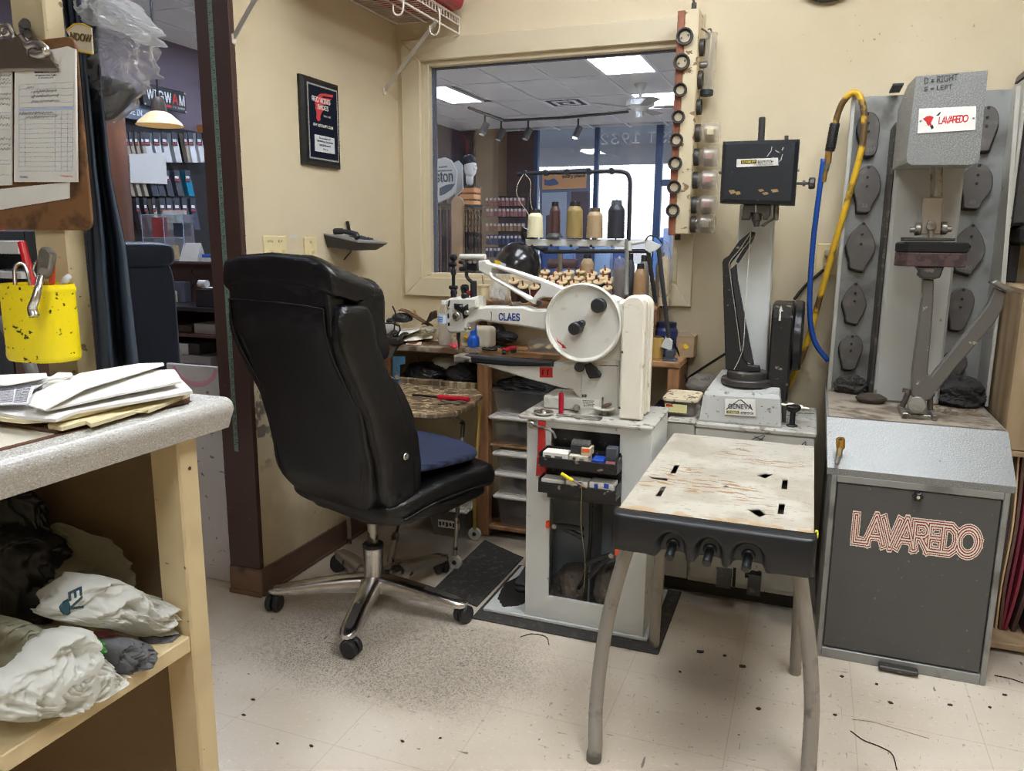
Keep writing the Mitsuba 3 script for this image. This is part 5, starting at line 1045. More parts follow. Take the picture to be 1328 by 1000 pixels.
part(k, 'wire', tube(smooth_path([oy(*p, 2.755) for p in q10((515, -10), (512, 20), (490, 330), (478, 560), (455, 640), (430, 690))], 6), 0.0011, 5), col(206, 200, 186, 0.5))
# head
hx0, hx1, hz0, hz1, hy = -0.306, -0.064, 1.362, 1.566, 2.665
hp = [oy(u, v, hy) for u, v in ((933, 263), (1030, 266), (1037, 180), (937, 183))]
H4 = [(p[0], p[2]) for p in hp]
part(k, 'head_cover', xz(H4, hy - 0.0, hy + 0.10, 0.012), 'm_headblack', False, 'black painted head cover with chipped paint')
part(k, 'head_back', xz([(a[0] * 0.97 - 0.006, 1.46 + (a[1] - 1.46) * 0.96) for a in H4], hy + 0.1, hy + 0.2, 0.004), 'm_darksteel', False)
part(k, 'plate', tr([(955.5, 206.5), (1009, 204.5), (1009.5, 214.5), (955, 217)], hy - 0.0025, 0.003, 0), col(206, 204, 196, 0.4), False, 'silver name plate')
part(k, 'plate_patch', tr([(961, 208), (981, 207), (981, 212), (961, 212.8)], hy - 0.0032, 0.0008, 0), col(40, 40, 30, 0.5), False)
part(k, 'patch_lettering', words('STANLEY', 0.0065, (962, 211.6), (980, 211), hy - 0.0036, bold=True), col(226, 200, 60, 0.5), False)
part(k, 'plate_lettering', cat(words('BOSTITCH', 0.009, (982.5, 212.4), (1002.5, 211.4), hy - 0.003, bold=True), words('Wire Stitching Systems', 0.0028, (978, 214.6), (1002, 213.8), hy - 0.003)), col(44, 44, 46, 0.5), False)
part(k, 'scratches', cat(*[tube([oy(*a, hy - 0.0008), oy(*b, hy - 0.0008)], 0.0009, 5) for a, b in (((994.5, 203), (1000, 196)), ((1000, 196), (1001, 190)), ((1005, 195), (1011, 198)), ((1014, 195), (1016, 191)), ((1015, 200), (1013, 206)), ((1010, 210), (1014, 206)), ((1002, 204), (1008, 207)))]), col(216, 214, 206, 0.5))
part(k, 'paint_chips', cat(*[tr([(u, v), (u + w, v - 1), (u + w + 2, v + h * 0.6), (u + w * 0.4, v + h)], hy - 0.0006, 0.0006, 0) for u, v, w, h in ((945, 247, 7, 5), (953, 249, 6, 4), (983, 246, 6, 3), (999, 246, 9, 4), (988, 250, 7, 3))]), col(140, 112, 70, 0.6), False)
part(k, 'top_rod', cyl(oy(987, 184, hy + 0.08), oy(988.5, 152, hy + 0.08), 0.0105, n=18, bev=0.002), 'm_darksteel')
part(k, 'top_nut', cyl(oy(1020, 181, hy + 0.05), oy(1020, 176, hy + 0.05), 0.006, n=6), 'm_darksteel')
a = oy(1033, 238, hy + 0.05); x_ = A(1, 0, 0)
part(k, 'adjusting_knob', cat(cyl(a, a + x_ * 0.05, 0.0045, n=12), cyl(a + x_ * 0.018, a + x_ * 0.026, 0.009, n=14), cyl(a + x_ * 0.036, a + x_ * 0.056, 0.0185, n=10, bev=0.004)), 'm_darksteel')
part(k, 'side_screw', cat(cyl(oy(1034, 221, hy + 0.05), oy(1036.5, 221, hy + 0.05), 0.004, n=8), cyl(oy(936, 224, hy + 0.05), oy(932, 224, hy + 0.05), 0.004, n=8)), 'm_darksteel')
part(k, 'under_mechanism', cat(tr([(965, 265), (1000, 265), (999, 278), (994, 285), (989, 285), (988, 278), (980, 276), (974, 276), (971, 285), (961, 285), (963, 275)], hy + 0.03, 0.06, 0.003), cyl(oy(981, 265, hy + 0.05), oy(981, 287, hy + 0.05), 0.016, n=20, bev=0.003), cyl(oy(981, 287, hy + 0.05), oy(981, 294, hy + 0.05), 0.013, 0.008, n=18), tr([(985, 293), (1005, 281), (1005, 284), (990, 294)], hy + 0.04, 0.02, 0.002)), 'm_darksteel')
part(k, 'guide_pin', cyl(oy(1007, 266, hy + 0.06), oy(1006, 286, hy + 0.06), 0.0085, n=14, bev=0.002), 'm_steel')
part(k, 'feed_wire', tube([oy(980, 265, hy + 0.02), oy(980, 276, hy + 0.025)], 0.001, 5), col(210, 206, 196, 0.5))
# drive housing and wheel on its right
def yz_stad(y0, y1, z0, z1, n=10):
    r = (y1 - y0) / 2; c = (y0 + y1) / 2
    return [(y0, z0), (y1, z0)] + [(c + r * math.cos(t), z1 - r + r * math.sin(t)) for t in np.linspace(0, math.pi, n)]
part(k, 'drive_housing', yz([(2.78, 0.70), (3.02, 0.70), (3.02, 0.98), (2.98, 1.035), (2.82, 1.035), (2.785, 1.02), (2.78, 0.99)], -0.118, -0.048, 0.006), 'm_blackworn', False, 'black belt housing')
part(k, 'arrow', tr([(1009.5, 416), (1012.5, 416), (1013, 404), (1015.5, 404), (1013, 396), (1010, 404), (1011, 404)], 2.777, 0.001, 0), col(206, 204, 198, 0.5), False, 'white arrow')
part(k, 'flywheel', put(lathe([(0, -0.012), (0.105, -0.012), (0.118, -0.018), (0.124, -0.01), (0.124, 0.01), (0.118, 0.018), (0.105, 0.012), (0, 0.012)], 48), (-0.032, 2.90, 0.918), A(0, 1, 0), A(0, 0, 1), A(1, 0, 0)), col(26, 27, 30, 0.25), 30, 'black rimmed flywheel')
# things around it
kk = thing('valve_fitting', 'black T handled valve with brass fittings on the stitcher cabinet', 'valve')
o = oz(1027, 553, BT)
part(kk, 'stem', cyl(o, o + A(0, 0, 0.06), 0.009, n=14), 'm_blackworn')
part(kk, 'knob', cyl(o + A(0, 0, 0.052), o + A(0, 0, 0.072), 0.021, 0.025, n=8, bev=0.004), 'm_blackworn')
part(kk, 'base', cyl(o, o + A(0, 0, 0.006), 0.018, n=16, bev=0.002), 'm_darksteel')
part(kk, 'pipe', cat(cyl(o + A(-0.045, 0.06, 0.06), o + A(0.05, 0.06, 0.052), 0.007, n=12), cyl(o + A(-0.02, 0.06, 0.058), o + A(0.0, 0.06, 0.058), 0.0125, n=6), cyl(o + A(0.02, 0.06, 0.055), o + A(0.028, 0.06, 0.054), 0.011, n=6)), col(176, 168, 150, 0.35, 0.8))
part(kk, 'bracket', cyl(o + A(-0.03, 0.06, 0.0), o + A(-0.03, 0.06, 0.056), 0.008, n=10), 'm_darksteel')
kk = thing('food_container', 'dusty plastic tub with a tan lid beside the stitcher pedestal', 'container')
x0, x1, y0, y1 = -0.433, -0.345, 2.70, 2.90
pc = lambda s, z, r=0.02: [(x, y, z) for x, y in rrect(-0.402, 2.785, 0.118 * s, 0.16 * s, r * s, 5)]
part(kk, 'tub', loft([pc(0.84, BT), pc(0.9, BT + 0.006), pc(0.98, BT + 0.05), pc(1.0, BT + 0.052)], False), 'm_jarglass', 30)
part(kk, 'contents', loft([pc(0.8, BT + 0.003), pc(0.88, BT + 0.03)]), col(110, 100, 88, 0.7), 30)
part(kk, 'lid', loft([pc(1.0, BT + 0.0525), pc(1.06, BT + 0.054), pc(1.06, BT + 0.062), pc(1.0, BT + 0.066), pc(0.9, BT + 0.066), pc(0.86, BT + 0.063), pc(0.6, BT + 0.063)]), 'm_dustlid' if 'm_dustlid' in scene else bs('m_dustlid', pr(proc(worn((206, 192, 164), (120, 104, 84), 40, 0.56, 0.66)), 0.5)), 30, 'dusty tan lid')
part(kk, 'label', bx(-0.452, -0.375, 2.7005, 2.702, BT + 0.014, BT + 0.044, 0), col(214, 206, 150, 0.5), False, 'yellowish label')
part(kk, 'label_print', cat(bx(-0.448, -0.425, 2.6995, 2.7003, BT + 0.034, BT + 0.043, 0)), col(176, 60, 50, 0.5), False)
m = blob((-0.345, 2.95, 0.70), (0.07, 0.05, 0.05), 0.25, 1.3, 50, 4); v = np.array(m.vertices); v[:, 2] = np.maximum(v[:, 2], BT + 0.001)
single('grey_sleeve', mesh(v, m.faces), col(112, 106, 98, 0.8), 'dusty grey cloth sleeve lying behind the plastic tub', 'cloth', smooth=40)
single('power_cable', stroke([oy(1068, 350, 3.10), oy(1045, 370, 3.09), oy(1030, 388, 3.06)], 0.0055), 'm_cord', 'black cable from the wall outlet down behind the flywheel', 'cable')
single('power_cable', stroke([oy(942, 458, 3.07), oy(915, 475, 3.085), oy(893, 490, 3.09), oy(886, 500, 3.06), oy(884, 508, 3.02)], 0.005), 'm_cord', 'black cable sagging from behind the black horn to the grey sleeve', 'cable')
single('lamp_cord', stroke([oy(872, 440, 3.0), oy(880, 458, 3.02), oy(884, 475, 3.03), oy(889, 488, 3.03), oy(897, 498, 3.0)], 0.0035), 'm_cord', 'thin black lamp cord running down past the cardboard box', 'cord')
kk = thing('cardboard_box', 'small tan cardboard box with a yellow dot at the right end of the bench', 'box')
part(kk, 'carton', cat(tr([(868, 437), (901, 437), (899, 464), (869, 464)], 3.02, 0.088, 0.002)), col(166, 142, 110, 0.8), False)
part(kk, 'flap', thick(mesh([oy(868, 437, 3.02), oy(901, 437, 3.02), oy(894, 431, 3.06), oy(874, 431, 3.06)], [(0, 1, 2), (0, 2, 3)]), 0.002), col(140, 122, 100, 0.8), False)
part(kk, 'dot', cyl(oy(890, 449, 3.019), oy(890, 449, 3.0195), 0.011, n=20), col(226, 186, 40, 0.6), 30, 'yellow dot')
part(kk, 'tape', tr([(880, 446), (886, 446), (886, 453), (880, 453)], 3.0192, 0.0006, 0), col(190, 150, 96, 0.6), False)
kk = thing('purple_crate', 'dark purple plastic crate under the right end of the bench', 'crate')
part(kk, 'shell', bx(-0.535, -0.482, 2.90, 3.08, 0.52, 0.60, 0.008), col(56, 40, 78, 0.5), False)
part(kk, 'rim', bx(-0.539, -0.479, 2.896, 3.084, 0.6, 0.612, 0.004), col(56, 40, 78, 0.5), False)
part(kk, 'stand', bx(-0.53, -0.485, 2.9, 3.08, 0.406, 0.52, 0.004), col(40, 32, 50, 0.6), False)
# thread and cones under the lamp clamp
o = oz(845, 468, BZ + 0.001); o[1] = min(o[1], 3.0)
kk = thing('thread_cone', 'golden thread spool beside the lamp clamp on the worktop', 'thread cone')
part(kk, 'thread', put(lathe([(0.004, 0)] + [(0.021 * (1 + 0.015 * (i % 2)), 0.006 * i + 0.001) for i in range(14)] + [(0.004, 0.08)], 22), (-0.528, 2.935, BZ + 0.001), *e), col(190, 156, 84, 0.5), 40)
part(kk, 'core', put(lathe([(0.004, 0.08), (0.012, 0.08), (0.012, 0.086), (0.004, 0.086)], 16), (-0.528, 2.935, BZ + 0.001), *e), col(90, 70, 40, 0.5), 40)
kk = thing('blue_jar', 'dark blue plastic jar standing behind the golden spool', 'jar')
part(kk, 'body', put(lathe([(0, 0), (0.04, 0), (0.044, 0.006), (0.044, 0.1), (0.036, 0.112), (0, 0.112)], 24), (-0.515, 3.03, BZ + 0.001), *e), col(38, 48, 92, 0.4), 30)
part(kk, 'lid', put(lathe([(0, 0.112), (0.038, 0.112), (0.038, 0.13), (0, 0.132)], 24), (-0.515, 3.03, BZ + 0.001), *e), col(30, 34, 60, 0.4), 30)
# ------------------------------------------------------------------ the sole press at the right
LV = 2.371
k = thing('sole_press', 'grey hammertone sole press with a dark door lettered LAVAREDO', 'press')
part(k, 'cabinet', cat(bx(0.097, 0.112, LV, 3.05, 0.0, 0.578, 0.002), bx(0.535, 0.55, LV, 3.05, 0.0, 0.578, 0.002), bx(0.112, 0.535, LV, LV + 0.02, 0.0, 0.032, 0.002), bx(0.112, 0.535, LV, LV + 0.02, 0.556, 0.578, 0.002), bx(0.112, 0.535, LV + 0.03, 3.05, 0.02, 0.578, 0)), 'm_panelgrey', False)
part(k, 'hood', hull([(0.084, LV, 0.578), (0.561, LV, 0.578), (0.084, LV, 0.597), (0.561, LV, 0.597), (0.074, 2.492, 0.722), (0.551, 2.492, 0.722), (0.074, 3.05, 0.722), (0.551, 3.05, 0.722), (0.084, 3.05, 0.578), (0.561, 3.05, 0.578)]), 'm_hammer', False)
part(k, 'dirty_top', bx(0.08, 0.546, 2.50, 3.0, 0.7222, 0.7245, 0.001), 'm_dusttop' if 'm_dusttop' in scene else bs('m_dusttop', pr(proc(worn((140, 130, 116), (92, 80, 66), 14, 0.4, 0.7)), 0.7)), False, 'flat top covered with leather dust')
dq = [(0.1155, 0.036), (0.5315, 0.036), (0.5315, 0.5535), (0.1155, 0.5535)]
part(k, 'door', xz(dq, LV + 0.004, LV + 0.02, 0.002), 'm_doorgrey', False, 'dark grey door')
part(k, 'foot_bar', bx(0.27, 0.375, LV - 0.03, LV, 0.006, 0.02, 0.003), 'm_darksteel', False)
o = oy(1190, 643, LV + 0.004)
star = [(math.cos(t) * (0.015 if i % 2 == 0 else 0.0105), math.sin(t) * (0.015 if i % 2 == 0 else 0.0105)) for i, t in enumerate(np.arange(12) * math.pi / 6)]
kn_ = part(k, 'door_knob', put(extr(star, 0.016, 0.003), o, A(1, 0, 0), A(0, 0, 1), A(0, -1, 0)), col(24, 24, 25, 0.4))
part(kn_, 'screw', cyl(o - A(0, 0.0185, 0), o - A(0, 0.016, 0), 0.0045, n=12), col(214, 208, 190, 0.3, 0.6))
# the lettering: each letter a stack of nested outlines, cream and red in turn
from shapely.geometry import Polygon as SP
from shapely import union_all, affinity
def strokes(ch_):
    from shapely.geometry import LineString as LS
    D = {'L': [[(0, 1), (0, 0), (.62, 0)]], 'A': [[(-.05, 0), (.36, 1), (.78, 0)], [(.16, .3), (.56, .3)]], 'V': [[(-.02, 1), (.38, 0), (.76, 1)]], 'R': [[(0, 0), (0, 1), (.45, 1), (.6, .85), (.6, .62), (.45, .48), (0, .48)], [(.3, .48), (.66, 0)]],
         'E': [[(.6, 1), (0, 1), (0, 0), (.6, 0)], [(0, .5), (.5, .5)]], 'D': [[(0, 0), (0, 1), (.35, 1), (.58, .82), (.66, .5), (.58, .18), (.35, 0), (0, 0)]], 'O': [[(.5 + .46 * math.cos(t), .5 + .5 * math.sin(t)) for t in np.linspace(0, 2 * math.pi, 25)]]}
    return [LS(l) for l in D[ch_]]
def logo(word, adv, w, h, o, x, up, wid=0.19):
    x = np.asarray(x, float) / np.linalg.norm(x); z = np.cross(x, up)
    pos_, xs = 0.0, []
    for c_, a_ in zip(word, adv): xs.append(pos_); pos_ += a_
    s = w / pos_; sh_ = {True: [], False: []}
    lay = []
    for c_, px_ in zip(word, xs):
        for l in strokes(c_): lay.append((affinity.translate(l, px_, 0)))
    out_c, out_r = [], []
    levels = [(wid, 'c', 0), (wid * 0.8, 'r', 1), (wid * 0.62, 'c', 2), (wid * 0.38, 'r', 3), (wid * 0.16, 'c', 4)]
    for n_, (wd_, cc, L) in enumerate(levels):
        g = union_all([l.buffer(wd_, join_style=2, cap_style=3, mitre_limit=1.4) for l in lay]) if n_ == 0 else None
        gs = [g] if g is not None else [l.buffer(wd_, join_style=2, cap_style=3, mitre_limit=1.4) for l in lay]
        for g in gs:
            for p in getattr(g, 'geoms', [g]):
                ex = np.array(p.exterior.coords)[:-1] * [s, h]; hs = [np.array(r.coords)[:-1] * [s, h] for r in p.interiors]
                (out_c if cc == 'c' else out_r).append(put(mv(extr(ex, 0.0002, 0, hs), 0, 0, 0.0002 * L), o, x, up, z))
    return cat(*out_c), cat(*out_r)
a, b = oy(1108, 701, LV + 0.0036), oy(1268, 721, LV + 0.0036)
c_, r_ = logo('LAVAREDO', (.62, .72, .74, .76, .68, .62, .66, 1.0), np.linalg.norm(b - a), 0.076, a + A(0, 0, -0.001), b - a, A(0, 0, 1), 0.21)
part(k, 'lettering', c_, col(222, 212, 196, 0.5), False, 'cream and red LAVAREDO lettering')
part(k, 'lettering_lines', r_, col(140, 42, 44, 0.5), False)
# rear panel, channel and head
PY = 3.0
part(k, 'back_panel', bx(0.092, 0.556, PY, PY + 0.012, 0.724, 1.728, 0.002), 'm_panelgrey', False)
part(k, 'edge_flange', bx(0.080, 0.094, PY - 0.045, PY + 0.012, 0.724, 1.735, 0.002), 'm_basegrey', False)
part(k, 'edge_flange', bx(0.553, 0.563, PY - 0.16, PY + 0.012, 0.724, 1.735, 0.002), 'm_basegrey', False)
part(k, 'channel', bx(0.222, 0.414, 2.79, PY - 0.001, 0.7246, 1.60, 0.008), 'm_standgrey2' if 'm_standgrey2' in scene else bs('m_standgrey2', pr(proc(worn((172, 172, 168), (128, 122, 112), 20, 0.74, 0.8)), 0.38, metallic=0.15)), False)
part(k, 'channel_lip', bx(0.210, 0.2215, 2.84, PY - 0.001, 0.7246, 1.62, 0.003), 'm_darksteel', False)
part(k, 'head', hull([(0.222, 2.45, 1.462), (0.218, 2.45, 1.474), (0.233, 2.45, 1.455), (0.378, 2.45, 1.452), (0.392, 2.45, 1.46), (0.394, 2.45, 1.47), (0.222, 2.45, 1.686), (0.39, 2.45, 1.69), (0.212, 2.80, 1.470), (0.418, 2.80, 1.47), (0.212, 2.8, 1.652), (0.412, 2.8, 1.652), (0.216, 2.6, 1.69), (0.40, 2.6, 1.69)]), 'm_hammer', False, 'hammertone head box')
part(k, 'name_plate', tr([(1192, 141), (1266, 137.5), (1265, 168.5), (1190, 173)], 2.4475, 0.003, 0), col(226, 224, 218, 0.4), False, 'white name plate')
for u, v in ((1194, 157), (1262.5, 153.5)): part(k, 'plate_screw', cyl(oy(u, v, 2.446), oy(u, v, 2.4475), 0.003, n=10), 'm_steel')
a, b = oy(1217.5, 160.5, 2.4472), oy(1255, 157.5, 2.4472)
c_, r_ = logo('LAVAREDO', (.62, .72, .74, .76, .68, .62, .66, 1.0), np.linalg.norm(b - a), 0.0165, a, b - a, A(0, 0, 1), 0.12)
part(k, 'plate_lettering', r_, RD, False, 'red LAVAREDO lettering')
kd = cat(tr([(1197, 154), (1201, 151), (1206, 150), (1211, 152), (1207, 160), (1209, 162), (1203, 163), (1201, 158)], 2.4466, 0.001, 0))
part(k, 'plate_emblem', kd, RD, False, 'small red emblem')
part(k, 'plate_emblem_dark', cat(tr([(1214, 150), (1218, 146), (1220.5, 145), (1218, 149.5)], 2.4466, 0.001, 0), tr([(1206, 163), (1210, 162), (1211, 166), (1208, 168)], 2.4466, 0.001, 0)), col(40, 40, 42, 0.5), False)
mk = []
for s, h, p0, p1 in (('D = RIGHT', 0.016, (1198, 109), (1242, 104)), ('S = LEFT', 0.011, (1198, 118.5), (1235, 115))): mk.append(words(s, h, p0, p1, 2.4495))
part(k, 'marker_writing', cat(*mk), col(38, 38, 40, 0.6), False, 'black marker handwriting')
RY = 2.60
part(k, 'ram', cat(cyl(oy(1214, 255, RY), oy(1214.5, 214, RY), 0.0165, n=24), cyl(oy(1214, 242, RY), oy(1214, 238, RY), 0.018, n=24)), 'm_steel')
part(k, 'ram_block', tr([(1200, 256), (1223.5, 256), (1219, 304), (1195, 304)], RY - 0.022, 0.044, 0.002), col(150, 138, 122, 0.45, 0.3))
part(k, 'bolt', cat(cyl(oy(1207.5, 293, RY - 0.045), oy(1207.5, 293, RY - 0.022), 0.0145, n=8, bev=0.003), cyl(oy(1207, 286, RY - 0.035), oy(1207, 308, RY - 0.035), 0.007, n=10)), 'm_steel')
part(k, 'cross_pin', cat(cyl(oy(1180, 298, RY), oy(1234, 297, RY), 0.0085, n=14), cyl(oy(1186, 297, RY), oy(1194, 297, RY), 0.019, n=18, bev=0.002), cyl(oy(1220, 296, RY), oy(1228, 296, RY), 0.019, n=18, bev=0.002)), 'm_steel')
part(k, 'pad_plate', tr([(1172, 307.5), (1239, 309), (1239, 313), (1172, 313)], RY - 0.045, 0.09, 0.002), 'm_darksteel')
px0, px1 = oy(1160, 330, RY)[0], oy(1251, 330, RY)[0]; pz = oy(1205, 314, RY)[2]
oct_ = [(px0 + 0.0, 2.60), (px0 + 0.03, 2.545), (px1, 2.545), (px1, 2.66), (px0 + 0.03, 2.66)]
part(k, 'press_pad', xy(oct_, pz - 0.030, pz, 0.004), col(28, 29, 32, 0.25), False, 'shiny black taped pad')
part(k, 'rubber_block', xy([(a_ * 0.985 + 0.0045, b_ * 0.985 + 0.039) for a_, b_ in oct_], pz - 0.07, pz - 0.0302, 0.002), 'm_rubber' if 'm_rubber' in scene else bs('m_rubber', pr(proc(worn((72, 52, 50), (52, 38, 36), 40, 0.45, 0.6)), 0.7)), False, 'dark red brown rubber block')
q11 = lambda *p: cr(1040, 300, 3.847, p)
IR = 2.58
part(k, 'anvil_cap', tr(q11((570, 176), (712, 176), (702, 200), (690, 232), (660, 240), (600, 236), (584, 222), (588, 200)), IR - 0.03, 0.06, 0.004), 'm_darksteel')
part(k, 'anvil', tr(q11((604, 238), (660, 242), (656, 380), (634, 640), (628, 715), (646, 725), (660, 705), (880, 432), (932, 362), (958, 300), (968, 282), (1022, 308), (1002, 388), (962, 458), (762, 690), (642, 842), (598, 852), (546, 822), (550, 700), (590, 400), (600, 330)), IR - 0.014, 0.032, 0.004), bs('m_anvil', pr(proc(worn((104, 102, 98), (178, 172, 150), 30, 0.72, 0.78)), 0.35, metallic=0.4)), 30, 'forked steel anvil')
part(k, 'anvil_head', tr(q11((948, 256), (974, 243), (1062, 290), (1058, 300), (1040, 310), (950, 262)), IR - 0.03, 0.062, 0.003), 'm_steel')
part(k, 'hinge', cat(cyl(oy(*q11((574, 868))[0], IR - 0.03), oy(*q11((574, 868))[0], IR + 0.03), 0.026, n=24, bev=0.003), cyl(oy(*q11((574, 876))[0], IR - 0.038), oy(*q11((574, 876))[0], IR + 0.03), 0.012, n=18)), 'm_steel')
part(k, 'base_shoe', cat(*[bx(a_, b_, 2.545, 2.69, 0.7246, 0.742, 0.002) for a_, b_ in ((0.285, 0.302), (0.365, 0.38))], bx(0.302, 0.365, 2.555, 2.57, 0.7246, 0.738, 0.002), bx(0.302, 0.365, 2.57, 2.69, 0.7246, 0.73, 0.001)), 'm_steel')
for u, v, w_ in ((520, 835, 8), (640, 850, 7)): part(k, 'hold_bolt', cat(cyl(oy(*q11((u - (20 if u < 600 else 0), v + 40))[0], IR), oy(*q11((u + (15 if u < 600 else 0), v - 40))[0], IR), 0.008, n=10), cyl(oy(*q11((u, v - 30))[0], IR), oy(*q11((u + 5, v - 48))[0], IR), 0.012, n=6)), 'm_darksteel')
part(k, 'top_clip', bx(0.195, 0.226, 2.86, 3.0, 1.735, 1.741, 0), col(34, 34, 36, 0.5), False)
kk = thing('air_fitting', 'small brass air nozzle on the sloping hood of the press', 'nozzle')
o = oy(1089, 588, 2.395); s_ = A(0, -0.70, 0.71)
part(kk, 'barb', cyl(oy(1085, 602, 2.36), oy(1088, 590, 2.375), 0.006, n=12), 'm_steel'); part(kk, 'body', cyl(oy(1088, 591, 2.375), oy(1090, 576, 2.385), 0.0085, n=6), col(160, 140, 100, 0.35, 0.8))
part(kk, 'nut', cyl(oy(1090, 581, 2.39), oy(1090, 569, 2.38), 0.0125, n=16, bev=0.002), col(186, 140, 60, 0.3, 0.85)); part(kk, 'bore', cyl(oy(1090, 571, 2.376), oy(1090, 570, 2.375), 0.006, n=12), col(30, 26, 20, 0.6))
# soles hung on the rear panel
def sole_outline(kind):
    S_ = {'a': [(0, 1), (.22, .95), (.42, .78), (.5, .58), (.48, .42), (.36, .26), (.24, .12), (.18, 0), (-.24, .0), (-.3, .1), (-.34, .25), (-.46, .45), (-.5, .62), (-.42, .8), (-.22, .95)],
          'b': [(0, 1), (.14, .9), (.34, .74), (.48, .55), (.5, .42), (.38, .24), (.24, .06), (.2, 0), (-.26, .06), (-.32, .2), (-.46, .42), (-.5, .56), (-.36, .78), (-.14, .93)],
          'c': [(.0, 1), (.3, .94), (.48, .76), (.5, .58), (.42, .38), (.36, .2), (.28, .06), (.1, .0), (-.22, .02), (-.28, .14), (-.42, .4), (-.5, .62), (-.44, .82), (-.26, .95)]}[kind]
    return smooth_path(np.array(S_), 3, True)
soles = [(1131, 144, 202, 27, 'c', -8, 1, 'upper left, hung below the hose loop'), (1124, 214, 275, 33, 'a', 0, 1, 'left column, second from the top'), (1115, 287, 352, 35, 'b', 2, 1, 'left column, third from the top'), (1108, 366, 421, 29, 'b', 0, 1, 'left column, fourth from the top'), (1102, 434, 480, 28, 'c', 2, 1, 'left column, lowest and smallest'),
         (1279, 137, 196, 27, 'c', 0, -1, 'top right, half hidden by the press head'), (1265, 212, 270, 37, 'a', 2, 1, 'right column, second from the top'), (1254, 289, 356, 38, 'b', 4, 1, 'right column, beside the press pad'), (1243.5, 373, 429, 30, 'c', 3, 1, 'right column, chipped, above the forked anvil'), (1236, 448, 490, 28, 'b', 8, 1, 'lowest right, behind the arm of the anvil')]
for n, (u, v0, v1, w, kd_, tilt, fl, lab) in enumerate(soles):
    yy = PY - 0.030
    t, b = oy(u, v0, yy), oy(u, v1, yy); hgt = t[2] - b[2]; wid = w / F * ((b - EYE) @ FW)
    ol = sole_outline(kd_) * [wid * fl, hgt]
    kk = thing('shoe_sole', 'dark metal shoe sole form, ' + lab, 'shoe sole form', 'sole forms hung on the press panel')
    def pl(ol_, y0, d, bv): return rot(xz(ol_, y0, y0 + d, bv), tilt, (0, 1, 0))
    o = A((t[0] + b[0]) / 2, 0, b[2])
    part(kk, 'plate', mv(pl(ol, yy, 0.012, 0.003), *o), 'm_sole', 30)
    part(kk, 'backing', mv(pl(ol * [0.94, 0.97] + [-0.005 * fl, -0.007], yy + 0.0125, 0.017, 0.003), *o), col(46, 44, 44, 0.6), 30)
    for f_ in (0.95, 0.74, 0.55): part(kk, 'stud', mv(rot(cyl((0, yy - (0.004 if f_ < 0.9 else 0.001), hgt * f_), (0, yy + 0.001, hgt * f_), 0.0042 if f_ < 0.9 else 0.005, n=10), tilt, (0, 1, 0)), *o), col(24, 24, 24, 0.5))
    if n in (0, 1, 6, 7): part(kk, 'size_mark', mv(rot(text(('355', '38', '40', '380')[(0, 1, 6, 7).index(n)], hgt * 0.075, (-wid * 0.14, yy, hgt * 0.1), (1, 0, 0), (0, 0, 1), 0.0008), tilt, (0, 1, 0)), *o), col(128, 122, 112, 0.5), False)
# rags and loose parts on the press top
for n, (x, y, sx, sy, sz, c, lab) in enumerate(((0.155, 2.93, 0.05, 0.05, 0.035, (62, 58, 54), 'small dark rag at the left corner of the press top'), (0.475, 2.86, 0.07, 0.09, 0.055, (50, 48, 48), 'crumpled dark rag at the right of the press top'))):
    m = blob((x, y, 0.7255 + sz * 0.6), (sx, sy, sz), 0.5, 1.7, 60 + n, 4); v = np.array(m.vertices); v[:, 2] = np.maximum(v[:, 2], 0.7255)
    single('rag', mesh(v, m.faces), col(*c, 0.85), lab, 'rag', smooth=30)
single('leather_dust', cat(*[blob((rng.uniform(0.4, 0.52), rng.uniform(2.66, 2.86), 0.7255), (rng.uniform(.003, .008), rng.uniform(.003, .008), 0.002), 0.3, 2, n, 1) for n in range(90)]), col(128, 112, 92, 0.8), 'brown leather dust scattered on the press top', 'dust', kind='stuff')
kk = thing('pressing_iron', 'black domed metal form with a peg lying on the press top', 'metal form')
o = oz(1130, 524, 0.7256) ; ang = [(math.cos(t) * 0.043 * (1 + 0.12 * math.cos(2 * t)), math.sin(t) * 0.04) for t in np.arange(20) * math.pi / 10]
rg = lambda s, z: [(o[0] + x * s, o[1] + 0.03 + y * s, o[2] + z) for x, y in ang]
part(kk, 'body', loft([rg(0.8, 0), rg(1.0, 0.012), rg(0.97, 0.018), rg(0.6, 0.028), rg(0.2, 0.031)]), 'm_darksteel', 30)
part(kk, 'peg', cyl((o[0] + 0.01, o[1] + 0.03, o[2] + 0.029), (o[0] + 0.01, o[1] + 0.03, o[2] + 0.042), 0.004, n=10), 'm_steel')
